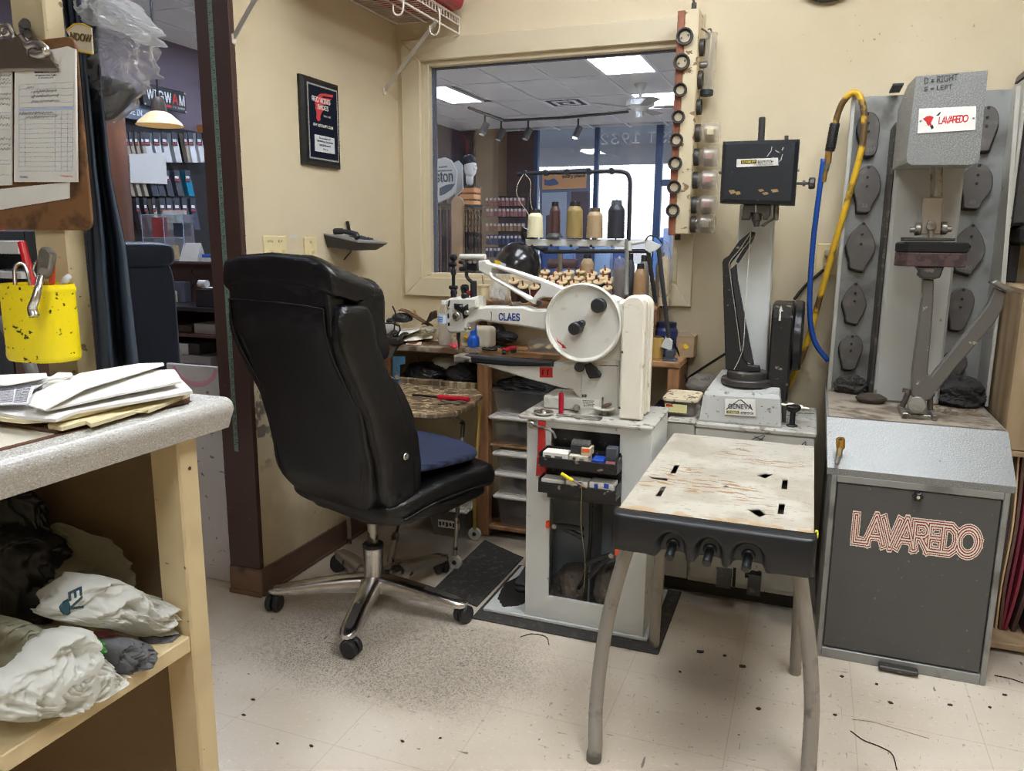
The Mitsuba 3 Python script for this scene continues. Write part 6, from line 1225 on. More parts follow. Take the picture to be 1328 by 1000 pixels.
# ------------------------------------------------------------------ shelving at the right edge
k = thing('shelf_unit', 'raw plywood storage box standing right of the press', 'shelf unit')
part(k, 'front_board', bx(0.572, 1.05, 2.62, 2.636, 0.64, 1.117, 0.002), 'm_plywood', False)
part(k, 'top_board', bx(0.572, 1.05, 2.636, 3.09, 1.10, 1.117, 0.002), 'm_plywood', False)
part(k, 'side_board', bx(0.572, 0.59, 2.636, 3.09, 0.02, 1.10, 0.002), 'm_plywood', False)
part(k, 'middle_board', bx(0.59, 1.05, 2.62, 3.09, 0.62, 0.638, 0.002), 'm_plywood', False)
part(k, 'base_board', bx(0.562, 1.05, 2.60, 3.09, 0.012, 0.034, 0.003), 'm_plywood', False)
part(k, 'rear_board', bx(0.592, 1.05, 3.07, 3.09, 0.034, 0.62, 0), 'm_doorgrey', False)
for n, (x, c, w) in enumerate(((0.606, (52, 50, 56), 0.010), (0.622, (196, 166, 130), 0.005), (0.632, (96, 70, 60), 0.008), (0.646, (112, 34, 52), 0.008), (0.666, (128, 40, 58), 0.008), (0.69, (70, 44, 44), 0.012), (0.715, (60, 36, 40), 0.01))):
    pth = smooth_path([(x + 0.012 * math.sin(n), 2.72, 0.0355), (x, 2.68, 0.2), (x + 0.006, 2.67, 0.4), (x + 0.004 * n, 2.70, 0.615)], 5)
    a_, b_ = pth + A(-w / 2, 0, 0), pth + A(w / 2, 0, 0)
    m = loft([[p + A(-w / 2, -0.03, 0), p + A(w / 2, -0.03, 0), p + A(w / 2, 0.25, 0), p + A(-w / 2, 0.25, 0)] for p in pth])
    single('leather_sheet', m, col(*c, 0.6), '%s sheet of sole leather standing upright in the plywood shelf' % ('charcoal', 'thin tan', 'brown', 'left burgundy', 'right burgundy', 'thick dark brown', 'rightmost dark maroon')[n], 'leather', 'upright leather sheets', smooth=40)
k = thing('finishing_machine', 'dark grey machine with a sloping hood at the right edge', 'machine')
part(k, 'side_rail', hull([oy(u, v, y) for u, v, y in ((1318, 113, 2.79), (1324, 110, 2.79), (1298, 372, 2.79), (1304, 372, 2.79), (1318, 113, 2.825), (1324, 110, 2.825), (1298, 372, 2.825), (1304, 372, 2.825))]), 'm_basegrey', False)
part(k, 'body', bx(0.575, 1.05, 2.92, 3.09, 1.30, 1.70, 0.01), col(58, 56, 56, 0.5), False)
part(k, 'vent_hood', cat(*[hull([(0.57, 2.85 + 0.01 * j, 1.70 + 0.028 * j), (1.05, 2.85 + 0.01 * j, 1.70 + 0.028 * j), (0.57, 3.08, 1.70 + 0.028 * j), (1.05, 3.08, 1.70 + 0.028 * j), (0.575, 2.86 + 0.015 * j, 1.722 + 0.028 * j), (1.05, 2.86 + 0.015 * j, 1.722 + 0.028 * j), (0.575, 3.08, 1.722 + 0.028 * j), (1.05, 3.08, 1.722 + 0.028 * j)]) for j in range(3)]), col(74, 70, 68, 0.5), False, 'slatted sloping hood')
part(k, 'chute', bx(0.60, 1.05, 2.88, 3.06, 1.24, 1.3, 0.01), col(40, 39, 40, 0.5), False)
part(k, 'support', bx(0.6, 0.63, 3.0, 3.06, 1.118, 1.24, 0.003), col(40, 39, 40, 0.5), False)
kk = thing('cable_coil', 'coil of black cable on top of the plywood box', 'cable')
for j in range(4): part(kk, 'loop', tube([A(0.66 + 0.055 * math.cos(t), 2.74 + 0.07 * math.sin(t), 1.124 + 0.012 * j + 0.003 * math.sin(3 * t + j)) for t in np.arange(28) * 2 * math.pi / 28], 0.006, 7, True), 'm_cord', True)
# ------------------------------------------------------------------ the folding work stand in front
SZ = 0.618
k = thing('work_stand', 'tan topped folding work stand with a black front and bent tube legs', 'work stand')
P5 = lambda pts: [tuple(oz(740 + u / 3.906, 540 + v / 3.906, SZ)[:2]) for u, v in pts]
slots = [P5(s) for s in (((528, 242), (551, 243), (530, 288), (504, 287)), ((386, 300), (410, 302), (490, 310), (488, 326), (412, 314), (404, 306)), ((462, 352), (485, 352), (455, 405), (430, 402)), ((1074, 318), (1101, 317), (1096, 369), (1068, 366)), ((1057, 438), (1086, 439), (1078, 495), (1048, 493)), ((942, 297), (985, 285), (1026, 290), (984, 312)), ((896, 469), (956, 466), (990, 495), (956, 508)))]
part(k, 'top', xy(rrect(-0.172, 2.127, 0.437, 0.80, 0.012, 4), SZ - 0.006, SZ, 0.002, slots), 'm_scuffedtan', False, 'scuffed tan steel top with slots')
part(k, 'top_rim', cat(bx(-0.388, -0.382, 1.74, 2.52, SZ - 0.03, SZ - 0.006, 0.001), bx(0.038, 0.044, 1.74, 2.52, SZ - 0.03, SZ - 0.006, 0.001), bx(-0.382, 0.038, 2.512, 2.518, SZ - 0.03, SZ - 0.006, 0.001)), 'm_scuffedtan', False)
part(k, 'under_plate', bx(-0.38, 0.036, 1.76, 2.5, SZ - 0.034, SZ - 0.03, 0), col(104, 98, 88, 0.7), False)
b_ = oz(740 + 787 / 3.906, 540 + 358 / 3.906, SZ)
part(k, 'bolt', cat(cyl(b_, b_ + A(0, 0, 0.002), 0.0075, n=16, bev=0.001)), 'm_steel')
part(k, 'bolt_hole', cyl(b_ + A(0, 0, 0.002), b_ + A(0, 0, 0.0026), 0.0035, n=12), col(60, 56, 50, 0.6))
# black moulded front with three recesses
ax0, ax1 = -0.396, 0.052
rc = [(oy(740 + u / 3.906, 540 + v / 3.906, 1.70)[0], w) for u, v, w in ((513, 600, 0.036), (702, 640, 0.033), (900, 680, 0.041))]
def apron(u, v):
    x = ax0 + (ax1 - ax0) * u; t = v * math.pi / 2
    w_ = np.clip(v / 0.16, 0, 1); q_ = np.clip((v - 0.16) / 0.84, 0, 1)
    y = 1.735 - 0.033 * np.sin(w_ * math.pi / 2) - 0.006 * np.sin(q_ * 3.1)
    z = SZ + 0.001 - 0.007 * (1 - np.cos(w_ * math.pi / 2)) - 0.082 * q_
    for xc, w in rc:
        d = np.sqrt(((x - xc) / w) ** 2 + (np.clip(0.8 - v, 0, 1) / 0.42) ** 2)
        k_ = 1 / (1 + np.exp((d - 0.9) * 20))
        y = y + 0.03 * k_; z = z + 0.006 * k_ * v
        z = z - 0.003 * np.exp(-((np.abs(x - xc) - w) / 0.014) ** 2) * v
    e = np.minimum(u, 1 - u); y = y + 0.012 * np.exp(-(e / 0.012) ** 1.0)
    return np.stack([x, y, z], -1)
part(k, 'apron', thick(grid(apron, 150, 30), 0.003), col(24, 25, 29, 0.38), True, 'black moulded plastic front')
for xc, w in rc:
    part(k, 'peg', cat(cyl((xc + 0.0, 1.728, SZ - 0.066), (xc - 0.002, 1.684, SZ - 0.084), 0.0105, n=16, bev=0.002), cyl((xc, 1.735, SZ - 0.064), (xc, 1.722, SZ - 0.068), 0.016, n=16, bev=0.003)), col(28, 29, 32, 0.4))
lg = bs('m_legtube', pr(proc(worn((142, 136, 126), (112, 106, 98), 20, 0.6, 0.8)), 0.45))
def legp(pts, ys): return smooth_path([oy(u, v, y) for (u, v), y in zip(pts, ys)], 6)
a_ = legp(((818, 700), (806, 735), (791, 790), (780, 850), (773, 915), (772, 965)), (1.80, 1.79, 1.765, 1.735, 1.70, 1.66)); a_ = np.vstack([a_, [a_[-1][0], a_[-1][1] - 0.01, 0.002]])
b_ = legp(((1036, 735), (1043, 790), (1050, 850), (1053, 915), (1050, 975), (1048, 1010)), (1.84, 1.83, 1.81, 1.785, 1.755, 1.735)); b_ = np.vstack([b_, [b_[-1][0], b_[-1][1] - 0.005, 0.002]])
part(k, 'leg', tube(a_, 0.0175, 16), lg, True); part(k, 'leg', tube(b_, 0.0175, 16), lg, True)
part(k, 'leg', tube(smooth_path([(-0.355, 2.19, 0.58), (-0.36, 2.2, 0.4), (-0.368, 2.215, 0.2), (-0.374, 2.235, 0.0075)], 6), 0.0165, 14), lg, True)
part(k, 'leg', tube(smooth_path([(0.03, 2.19, 0.58), (0.032, 2.2, 0.4), (0.036, 2.22, 0.2), (0.04, 2.24, 0.002)], 6), 0.0165, 14), lg, True)
for i, p in enumerate((a_[-1], b_[-1])): part(k, 'foot', cyl((p[0], p[1], 0.0005), (p[0], p[1], 0.02), 0.0185, n=16), col(96, 92, 86, 0.6))
single('yellow_tab', rbox((0.054, 1.83, 0.585), (0.008, 0.03, 0.012), 0.003, 4), col(226, 216, 70, 0.5), 'small yellow tab at the right edge of the work stand', 'tab')
# trimmings on the floor
ch_ = [(908, 846, 9), (940, 851, 5), (963, 865, 8), (984, 920, 6), (1137, 888, 4), (1092, 878, 5), (1083, 928, 4), (882, 872, 4), (1155, 912, 5), (1232, 915, 5), (328, 908, 4), (316, 928, 4), (404, 968, 4), (522, 962, 4), (571, 958, 3), (360, 965, 3), (1303, 902, 5), (1284, 918, 4)]
for n, (u, v, s) in enumerate(ch_):
    o = oz(u, v, 0); t = rng.uniform(0, 3.1); r = s * 0.0014
    pts = [(o[0] + r * a * math.cos(t + b), o[1] + r * 0.6 * a * math.sin(t + b) * 1.3) for a, b in ((1.2, 0), (0.8, .9), (1.0, 1.8), (1.1, 3.1), (.7, 4.0), (.9, 5.2))]
    single('leather_crumb', xy(pts, 0.0003, 0.0035, 0.0008), col(58, 50, 44, 0.8), 'dark crumb of sole leather lying on the floor', 'crumb', 'dark crumbs on the floor', smooth=False)
for n, (pts, lab) in enumerate((([(1103, 948), (1120, 960), (1140, 968), (1157, 978), (1163, 998)], 'long black thread curling on the floor at the right'), ([(1105, 933), (1130, 936), (1165, 946), (1205, 958)], 'fine pale thread on the floor beside the black thread'), ([(1290, 876), (1310, 880), (1327, 886)], 'black wire end on the floor in the right corner'), ([(675, 826), (690, 822), (708, 826), (712, 836)], 'short black thread on the floor by the stand mat'))):
    single('thread_scrap', tube(smooth_path([oz(u, v, 0.002) for u, v in pts], 6), 0.0014 if n != 1 else 0.0007, 5), col(*((44, 40, 38), (150, 130, 104), (36, 34, 34), (50, 46, 44))[n], 0.8), lab, 'thread')
# ------------------------------------------------------------------ the counter at the left with its post
CX, CE, CT = -0.834, 0.962, 1.0
bs('m_rawpanel', pr((128, 108, 80), 0.75))
k = thing('counter', 'speckled laminate work counter on cream painted timber legs', 'counter')
prof = [(-1.62, CT - 0.03), (CX - 0.03, CT - 0.03), (CX - 0.03, CT - 0.046), (CX - 0.012, CT - 0.049)] + [(CX - 0.016 + 0.016 * math.cos(t), CT - 0.016 + 0.016 * math.sin(t)) for t in np.linspace(-0.5, math.pi / 2, 8)] + [(-1.62, CT)]
pr2 = [(x, z) for x, z in prof]
part(k, 'worktop', xz(pr2, -0.9, CE, 0.006), 'm_laminate', 40, 'speckled grey laminate worktop with a rolled edge')
part(k, 'inlay', bx(-1.60, CX - 0.045, -0.88, CE - 0.06, CT + 0.0002, CT + 0.0012, 0), bs('m_wornlam', pr(proc(worn((206, 200, 184), (176, 166, 146), 6, 0.45, 0.7, (190, 180, 160))), 0.45)), False, 'worn cream surface')
part(k, 'inlay_strip', bx(CX - 0.045, CX - 0.036, -0.88, CE - 0.055, CT + 0.0002, CT + 0.0016, 0), col(98, 68, 50, 0.6), False, 'dark brown strip')
part(k, 'leg', bx(-0.923, -0.866, 0.868, 0.908, 0.001, CT - 0.031, 0.003), 'm_counterwood', False)
part(k, 'leg', bx(-0.923, -0.866, -0.80, -0.76, 0.001, CT - 0.031, 0.003), 'm_counterwood', False)
part(k, 'end_panel', bx(-1.60, -0.90, 0.909, 0.921, 0.001, CT - 0.031, 0.001), 'm_rawpanel', False)
part(k, 'back_panel', bx(-1.60, -1.588, -0.85, 0.908, 0.001, CT - 0.031, 0.001), 'm_rawpanel', False)
part(k, 'shelf', bx(-1.586, -0.868, -0.85, 0.867, 0.606, 0.632, 0.002), 'm_counterwood', False)
part(k, 'apron_rail', bx(-1.586, -0.93, 0.87, 0.905, CT - 0.075, CT - 0.031, 0.002), 'm_counterwood', False)
part(k, 'nail', cyl((-0.8655, 0.888, 0.9), (-0.8648, 0.888, 0.9), 0.003, n=8), col(70, 60, 50, 0.6))
single('wood_post', bx(-1.207, -1.134, 0.936, 0.972, CT + 0.0013, 2.74, 0.003), 'm_postpaint', 'cream painted timber post standing on the counter', 'post', smooth=False)
# yellow tin with its tools
k = thing('yellow_tin', 'scratched yellow oval tin hung on the timber post', 'tin')
tc = A(-1.155, 0.892, 0)
def ov(s, z, n=36): return [(tc[0] + 0.062 * s * math.copysign(abs(math.cos(t)) ** 0.8, math.cos(t)), tc[1] + 0.042 * s * math.copysign(abs(math.sin(t)) ** 0.8, math.sin(t)), z) for t in np.arange(n) * 2 * math.pi / n]
part(k, 'body', loft([ov(0.2, 1.052), ov(0.93, 1.05), ov(0.975, 1.054), ov(0.985, 1.06), ov(0.97, 1.064), ov(0.97, 1.158), ov(0.995, 1.161), ov(0.995, 1.166), ov(0.965, 1.169), ov(0.965, 1.172), ov(0.935, 1.172), ov(0.93, 1.07), ov(0.2, 1.066)], False), 'm_yellowtin', 40)
tp_ = lambda u, v, y=0.885: oy(u, v, y)
kk = thing('hole_punch', 'shiny steel hand punch hanging in the yellow tin', 'hand punch')
yf = 0.84
part(kk, 'handle', tube(smooth_path([tp_(53, 358, 0.862), tp_(50, 372, 0.848), tp_(46, 388, yf), tp_(42, 400, yf), tp_(45, 411, yf)], 6), np.linspace(0.005, 0.0075, 25), 12), 'm_chrome', True)
part(kk, 'jaw', cat(tr([(47, 348), (49, 325), (53, 320), (58, 321), (62, 325), (66, 330), (64, 345), (60, 358), (56, 362), (53, 345), (50, 362), (46, 360)], 0.868, 0.012, 0.002), cyl(tp_(56, 352, 0.862), tp_(56, 352, 0.868), 0.006, n=14)), 'm_steel')
part(kk, 'spring', tube(smooth_path([tp_(47, 360, 0.866), tp_(43, 350, 0.866), tp_(46, 340, 0.866), tp_(52, 338, 0.866)], 5), 0.0018, 6), 'm_chrome')
part(kk, 'punch_pin', cyl(tp_(64, 328, 0.87), tp_(71, 329, 0.87), 0.002, n=8), 'm_steel')
part(kk, 'second_handle', tube([tp_(58, 358, 0.88), tp_(60, 372, 0.885), tp_(58, 400, 0.885)], 0.006, 10), 'm_chrome', True)
kk = thing('marker_pen', 'red marker pen standing in the yellow tin', 'pen')
part(kk, 'barrel', tube([tp_(28, 314, 0.895), tp_(42, 366, 0.89), tp_(48, 392, 0.887)], 0.0062, 12), col(206, 26, 32, 0.35), True)
kk = thing('steel_hook', 'bent steel wire hook over the rim of the yellow tin', 'hook')
part(kk, 'wire', tube(smooth_path([tp_(20, 372, 0.87), tp_(19, 350, 0.875), tp_(24, 342, 0.88), tp_(31, 343, 0.885), tp_(36, 355, 0.885), tp_(40, 372, 0.885)], 6), 0.003, 8), 'm_chrome', True)
kk = thing('red_awl', 'orange red ribbed handle beside the hand punch', 'awl')
part(kk, 'handle', tube([tp_(68, 340, 0.9), tp_(68, 348, 0.9), tp_(67, 356, 0.9), tp_(66, 372, 0.897)], [0.003, 0.0045, 0.005, 0.005], 10), col(214, 72, 40, 0.45), True)
kk = thing('white_stick', 'white plastic spatula tip at the right of the yellow tin', 'spatula')
part(kk, 'blade', tube([tp_(91, 357, 0.905), tp_(86, 362, 0.9), tp_(80, 370, 0.897)], [0.004, 0.006, 0.003], 10), col(206, 208, 210, 0.4), True)
# clipboard
k = thing('clipboard', 'worn brown clipboard with a steel clip hanging on the post', 'clipboard')
CYb = 0.926
part(k, 'board', xz(rrect(-1.177, 1.40, 0.226, 0.288, 0.016, 5), CYb, CYb + 0.005, 0.0015), 'm_clipboard', 30)
q1 = lambda *p: cr(0, 0, 8.333, p)
part(k, 'clip_plate', tr(q1((-130, 440), (0, 420), (150, 400), (165, 425), (215, 395), (300, 580), (330, 600), (540, 615), (630, 745), (420, 740), (-200, 752)), CYb - 0.014, 0.004, 0.0012), col(150, 140, 126, 0.3, 0.85), 30, 'steel clip')
part(k, 'clip_jaw', tube(smooth_path([oy(*q1((-200, 752))[0], CYb - 0.008), oy(*q1((250, 730))[0], CYb - 0.008), oy(*q1((625, 735))[0], CYb - 0.008)], 4), 0.006, 10), col(170, 160, 146, 0.3, 0.85), True)
part(k, 'clip_lever', tube(smooth_path([oy(*q1(p)[0], CYb - 0.018) for p in ((225, 400), (260, 440), (310, 490), (400, 470), (470, 510), (500, 555), (430, 590), (340, 570))], 5), 0.0065, 10), 'm_chrome', True)
part(k, 'clip_spring', cat(tube(smooth_path([oy(*q1(p)[0], CYb - 0.02) for p in ((30, 400), (10, 330), (40, 275), (90, 280), (120, 330), (160, 400))], 5), 0.004, 8), tube([oy(*q1((60 + 40 * math.cos(t), 330 + 45 * math.sin(t)))[0], CYb - 0.02) for t in np.arange(16) * math.pi / 8], 0.0035, 8, True)), 'm_chrome', True)
single('post_screw', cat(cyl(oy(30, 34, 0.935), oy(33, 30, 0.90), 0.007, n=10), cyl(oy(30, 40, 0.93), oy(36, 44, 0.91), 0.006, n=8), cyl(oy(35.5, 33, 0.915), oy(35.5, 33, 0.905), 0.005, n=10)), 'm_darksteel', 'dark wing screw in the post above the clipboard', 'screw')
def page(nm, pts, y, lab, z=0.0012, mat='m_paper'):
    kk = thing(nm, lab, 'paper', None); part(kk, 'sheet', tr(pts, y, z, 0), mat, False); return kk
page('loose_sheet', [(0, 245), (90, 236), (90, 257), (0, 272)], CYb - 0.0022, 'lowest white sheet sticking out under the invoices on the clipboard')
page('loose_sheet', [(58, 66), (88, 60), (98, 64), (98, 80), (60, 80)], CYb - 0.0035, 'white sheet corner showing above the invoice pad')
ink, tbl = col(52, 54, 74, 0.7), col(120, 136, 176, 0.7)
def pline(pts, y, r, mat, kk, nm): return part(kk, nm, cat(*[tube([oy(*p, y) for p in s], r, 4) for s in pts]), mat, False)
def scrawl(u0, v0, w, amp, sd, dv=0.0):
    g = np.random.default_rng(sd); n = max(6, int(w / 1.6)); us = np.linspace(0, w, n)
    return [(u0 + a + g.uniform(-.5, .5), v0 + dv * a / w + amp * ((-1) ** i) * g.uniform(0.3, 1)) for i, a in enumerate(us)]
kk = thing('invoice_pad', 'left white invoice with scrawled lines, cut off by the photo edge', 'paper')
part(kk, 'sheet', tr([(-40, 90), (15, 90), (15, 240), (-40, 242)], CYb - 0.0048, 0.002, 0), 'm_paper', False)
pline([scrawl(0, v, 14, 2.2, v) for v in (98, 103, 108, 122, 128, 135, 153, 162, 180, 187, 193)], CYb - 0.0052, 0.00035, ink, kk, 'handwriting')
pline([[(0, v), (15, v)] for v in (113, 146, 150, 168, 208, 213, 227)], CYb - 0.0051, 0.00025, tbl, kk, 'ruling')
kk = thing('invoice_pad', 'white invoice headed MODERN SHOE SHOP with handwriting and a ruled table', 'paper')
IY = CYb - 0.0065
part(kk, 'sheet', tr([(19, 88), (60, 88), (66, 66), (97, 64), (99.5, 236), (18, 236)], IY, 0.0035, 0), 'm_paper', False)
part(kk, 'punch_hole', cyl(oy(77.5, 77.5, IY - 0.0004), oy(77.5, 77.5, IY + 0.0004), 0.0034, n=16), col(190, 184, 172, 0.8))
wd = lambda s, h, a, b, **kw: (lambda p, q: text(s, h, p, q - p, (0, 0, 1), 0.0004, w=np.linalg.norm(q - p), lift=0.0002, **kw))(oy(*a, IY), oy(*b, IY))
part(kk, 'heading', cat(wd('MODERN SHOE SHOP', 0.0032, (45, 95.2), (74, 94.2), bold=True), wd('N Galena Ave  Suite', 0.0022, (46, 99), (73.5, 98.2)), wd('Dixon', 0.0022, (50, 102), (69, 101.4))), col(70, 76, 110, 0.7), False, 'printed heading')
pline([[(25, 110), (95.5, 106.5)], [(25, 110), (24, 222)], [(95.5, 106.5), (94, 222)], [(24, 222), (94, 222)], [(25, 134), (95, 132)], [(25, 116), (95, 114)], [(25, 125), (95, 123)], [(49, 109), (49, 116)], [(72, 108), (72, 114)], [(33, 144), (32, 216)], [(72, 142), (71, 222)], [(80, 142), (79, 222)], [(88, 142), (87.5, 222)], [(24.5, 216), (94, 216)], [(25, 140), (95, 138)]] + [[(24.5, 149 + 6.1 * j), (94.5, 148 + 6.1 * j)] for j in range(11)], IY - 0.0003, 0.00022, tbl, kk, 'ruling')
part(kk, 'table_head', tr([(25, 141), (95, 138.5), (95, 142), (25, 144.5)], IY - 0.0004, 0.0003, 0), col(176, 188, 214, 0.7), False)
hw = [(34, 114, 11, 2), (40, 119.5, 34, 2.6), (40, 125.5, 36, 2.4), (41, 132, 36, 2.0), (25, 147.5, 44, 2.2), (33, 152.5, 42, 1.8)]
pline([scrawl(u, v, w, a, i + 5, -2.0) for i, (u, v, w, a) in enumerate(hw)], IY - 0.0006, 0.0004, ink, kk, 'handwriting')
pline([scrawl(78, 227.5, 16, 1.6, 77, 2)], IY - 0.0006, 0.00045, col(186, 66, 60, 0.6), kk, 'thank_you')
part(kk, 'number', wd('07083', 0.0034, (26, 231), (36, 231)), col(90, 100, 150, 0.7), False)
# the apron hanging on the post's far side
def garment(u, v):
    L = np.interp(v, [0, .3, .55, .75, 1], [80, 100, 112, 117, 128]) ; Rr = np.interp(v, [0, .28, .5, .68, 1], [122, 131, 143, 162, 180])
    pxs = L + (Rr - L) * u; pys = -20 + 500 * v
    out = np.zeros(u.shape + (3,)); yy = 0.99 + 0.030 * np.sin(u * 11 + 1.5 * v) * (0.3 + v) + 0.012 * np.sin(u * 23 + v * 4) + 0.05 * u
    for i in np.ndindex(u.shape): out[i] = oy(pxs[i], pys[i], yy[i])
    return out
g_ = grid(garment, 40, 50)
k = thing('shop_apron', 'dark navy garment hanging beside the post with a cream yellow edged label', 'garment')
part(k, 'cloth', thick(g_, 0.004), 'm_navy', True)
gl = lambda u, v: oy(u, v, 0.962)
lab_ = [(86, 40), (97, 31), (108, 31), (118, 36), (120.5, 70), (100, 66), (93, 52)]
part(k, 'label', tr(lab_, 0.962, 0.002, 0), col(206, 196, 172, 0.8), False, 'cream embroidered label')
part(k, 'label_border', cat(tube([gl(*p) - A(0, 0.001, 0) for p in ((86, 40), (97, 31), (108, 31), (118, 36))], 0.0011, 5), tube([gl(*p) - A(0, 0.001, 0) for p in ((120.5, 70), (110, 68), (100, 66))], 0.0014, 5)), col(206, 172, 40, 0.7))
part(k, 'label_lettering', (lambda a, b: text('NDOW', 0.0105, a, b - a, (0, 0, 1), 0.0008, True, w=np.linalg.norm(b - a)))(oy(91, 51, 0.9612), oy(119, 55, 0.9612)), col(96, 80, 30, 0.7), False)
# inflated shapes for bags
def inflate(pts, to, depth, amp=0.012, fr=26, seed=0, n=3, rings=14, both=True, axis=(0, 1, 0)):
    """A puffy closed shape: outline read off a real plane by to(u, v), given thickness along axis, creased with noise."""
    P = np.array([to(u, v) for u, v in pts]); P = smooth_path(P, n, True); c = P.mean(0); ax = np.asarray(axis, float)
    R = []
    for s in np.linspace(0.03, 1, rings): R.append(c + (P - c) * s - ax * depth * math.sqrt(max(0, 1 - s ** 2.6)))
    if both:
        for s in np.linspace(1, 0.03, rings)[1:]: R.append(c + (P - c) * s + ax * depth * math.sqrt(max(0, 1 - s ** 2.6)))
    m = loft(R, True); v = np.array(m.vertices)
    d0 = meshkit.noise(v * fr * 1.7, seed + 8)[:, None]
    def rid(q, sd): return 1 - np.abs(2 * meshkit.noise(q, sd) - 1)
    wq = v * fr + 3 * (meshkit.noise(v * fr * 0.5, seed + 3)[:, None] - 0.5)
    d = (rid(wq, seed) - 0.55) + 0.55 * (rid(wq * 2.1 + 5, seed + 1) - 0.55) + 0.35 * (rid(wq * 4.6 + 2 * d0, seed + 2) - 0.55)
    return mesh(v - ax * (d * amp)[:, None] * (1 if both else 1), m.faces)
k = thing('plastic_bag', 'clear plastic bag holding something dark, hanging beside the navy garment', 'bag')
tb = lambda u, v: oy(u, v, 1.06)
part(k, 'body', inflate([(120, 18), (140, 24), (165, 30), (190, 40), (200, 60), (200, 85), (190, 105), (178, 125), (160, 150), (138, 162), (130, 140), (124, 100), (119, 60)], tb, 0.045, 0.026, 26, 2, 8, 40), 'm_bagclear', True)
part(k, 'mouth', inflate([(116, 0), (140, -14), (160, -8), (180, 10), (200, 32), (211, 38), (210, 50), (200, 62), (188, 54), (165, 44), (140, 38), (122, 34), (115, 20)], lambda u, v: oy(u, v, 1.03), 0.03, 0.03, 34, 5, 8, 40), 'm_bagwhite2' if 'm_bagwhite2' in scene else (film('m_bagwhite2', 0.42, [0.66, 0.67, 0.69], 0.15), 'm_bagwhite2')[1], True, 'twisted silvery mouth of the bag')
part(k, 'contents', inflate([(128, 104), (140, 98), (158, 104), (172, 110), (175, 118), (165, 132), (150, 150), (138, 158), (131, 140), (127, 120)], lambda u, v: oy(u, v, 1.065), 0.02, 0.008, 30, 8), col(20, 26, 24, 0.5), True, 'dark contents')
# paper heap on the counter
def sheet(nm, pts, z, mat, lab, h=0.0012, lift=None, catg='paper'):
    P = np.array([oz(u, v, z + (lift[i] if lift else 0)) for i, (u, v) in enumerate(pts)])
    c = P.mean(0); n = len(P)
    m = mesh(np.vstack([P, c]), [(i, (i + 1) % n, n) for i in range(n)]).subdivide().subdivide()
    v = np.array(m.vertices); v[:, 2] += 0.004 * (meshkit.noise(v * 14, int(z * 999)) - 0.5)
    return single(nm, thick(mesh(v, m.faces), h), mat, lab, catg, smooth=40)
z0 = CT + 0.0015
yel = col(206, 194, 156, 0.8); gry = col(214, 212, 208, 0.8)
sheet('brown_folder', [(-40, 556), (0, 548), (72, 560), (246, 520), (246, 508), (120, 500), (-40, 500)], z0 + 0.003, col(84, 58, 42, 0.7), 'dark brown folder at the bottom of the paper heap', 0.004, None, 'folder')
sheet('yellow_sheets', [(62, 553), (80, 556), (112, 548), (118, 552), (188, 530), (192, 533), (246, 512), (240, 505), (70, 535)], z0 + 0.008, yel, 'torn yellow sheets near the bottom of the paper heap', 0.005)
sheet('yellow_sheets', [(-40, 540), (30, 548), (80, 545), (205, 515), (240, 508), (180, 495), (-40, 500)], z0 + 0.014, col(216, 206, 170, 0.8), 'cream sheets above the torn yellow sheets', 0.005)
sheet('white_sheets', [(-40, 530), (20, 540), (72, 546), (100, 535), (250, 508), (235, 494), (100, 490), (-40, 495)], z0 + 0.020, gry, 'broad white sheets in the middle of the paper heap', 0.004, [0, 0, 0, 0, 0, 0, 0, 0])
sheet('white_sheets', [(60, 532), (236, 495), (232, 488), (226, 480), (110, 485), (55, 500)], z0 + 0.028, 'm_paper', 'white sheets with curled right edges on the paper heap', 0.003, [0, 0.004, 0.008, 0.004, 0, 0])
sheet('white_sheets', [(38, 526), (58, 532), (110, 505), (213, 474), (212, 471), (180, 472), (105, 484), (46, 510)], z0 + 0.034, 'm_paper', 'topmost white sheet, folded, on the paper heap', 0.0015, [0, 0, 0.006, 0.006, 0.006, 0.004, 0.002, 0.004])
k = sheet('printed_page', [(-40, 528), (36, 524), (44, 505), (70, 489), (40, 488), (-40, 503)], z0 + 0.031, col(206, 206, 210, 0.8), 'grey printed page at the left of the paper heap', 0.0015)
pm = [tube([oz(u, v, z0 + 0.0365), oz(u + 20 - (v - 490) * 0.1, v - 1.5, z0 + 0.0365)], 0.0006, 4) for v in np.arange(499, 522, 1.9) for u in (0, 22 - (v - 500) * 0.2)]
part('printed_page', 'print', cat(*pm), col(110, 110, 116, 0.8), False)
sheet('loose_sheet', [(-40, 500), (10, 500), (62, 490), (60, 484), (-40, 488)], z0 + 0.04, 'm_paper', 'thin white sheet behind the printed page', 0.0012)
sheet('loose_sheet', [(60, 492), (95, 488), (93, 484), (76, 483)], z0 + 0.043, 'm_paper', 'small white slip at the foot of the post', 0.0012)
# bags on the shelf under the counter
tx = lambda X: (lambda u, v: ox(u, v, X))
def bag(pts, X, d, mat, lab, amp=0.014, fr=22, seed=0, nm='plastic_bag', catg='bag'):
    kk = thing(nm, lab, catg, 'plastic bags under the counter'); m = inflate(pts, tx(X), d, amp, fr, seed, 8, 44, True, (-1, 0, 0)); v = np.array(m.vertices); v[:, 2] = np.maximum(v[:, 2], 0.6335); v[:, 0] = np.minimum(v[:, 0], -0.846); v[:, 1] = np.minimum(v[:, 1], 0.862)
    part(kk, 'film', mesh(v, m.faces), mat, True); return kk
kb = bag([(-30, 890), (20, 856), (60, 822), (98, 812), (108, 838), (128, 862), (148, 888), (146, 908), (118, 918), (60, 926), (-30, 930)], -0.90, 0.045, 'm_bagwhite', 'white plastic carrier bag with looped handles at the shelf front, nearest the camera', 0.03, 28, 1)
hb = []
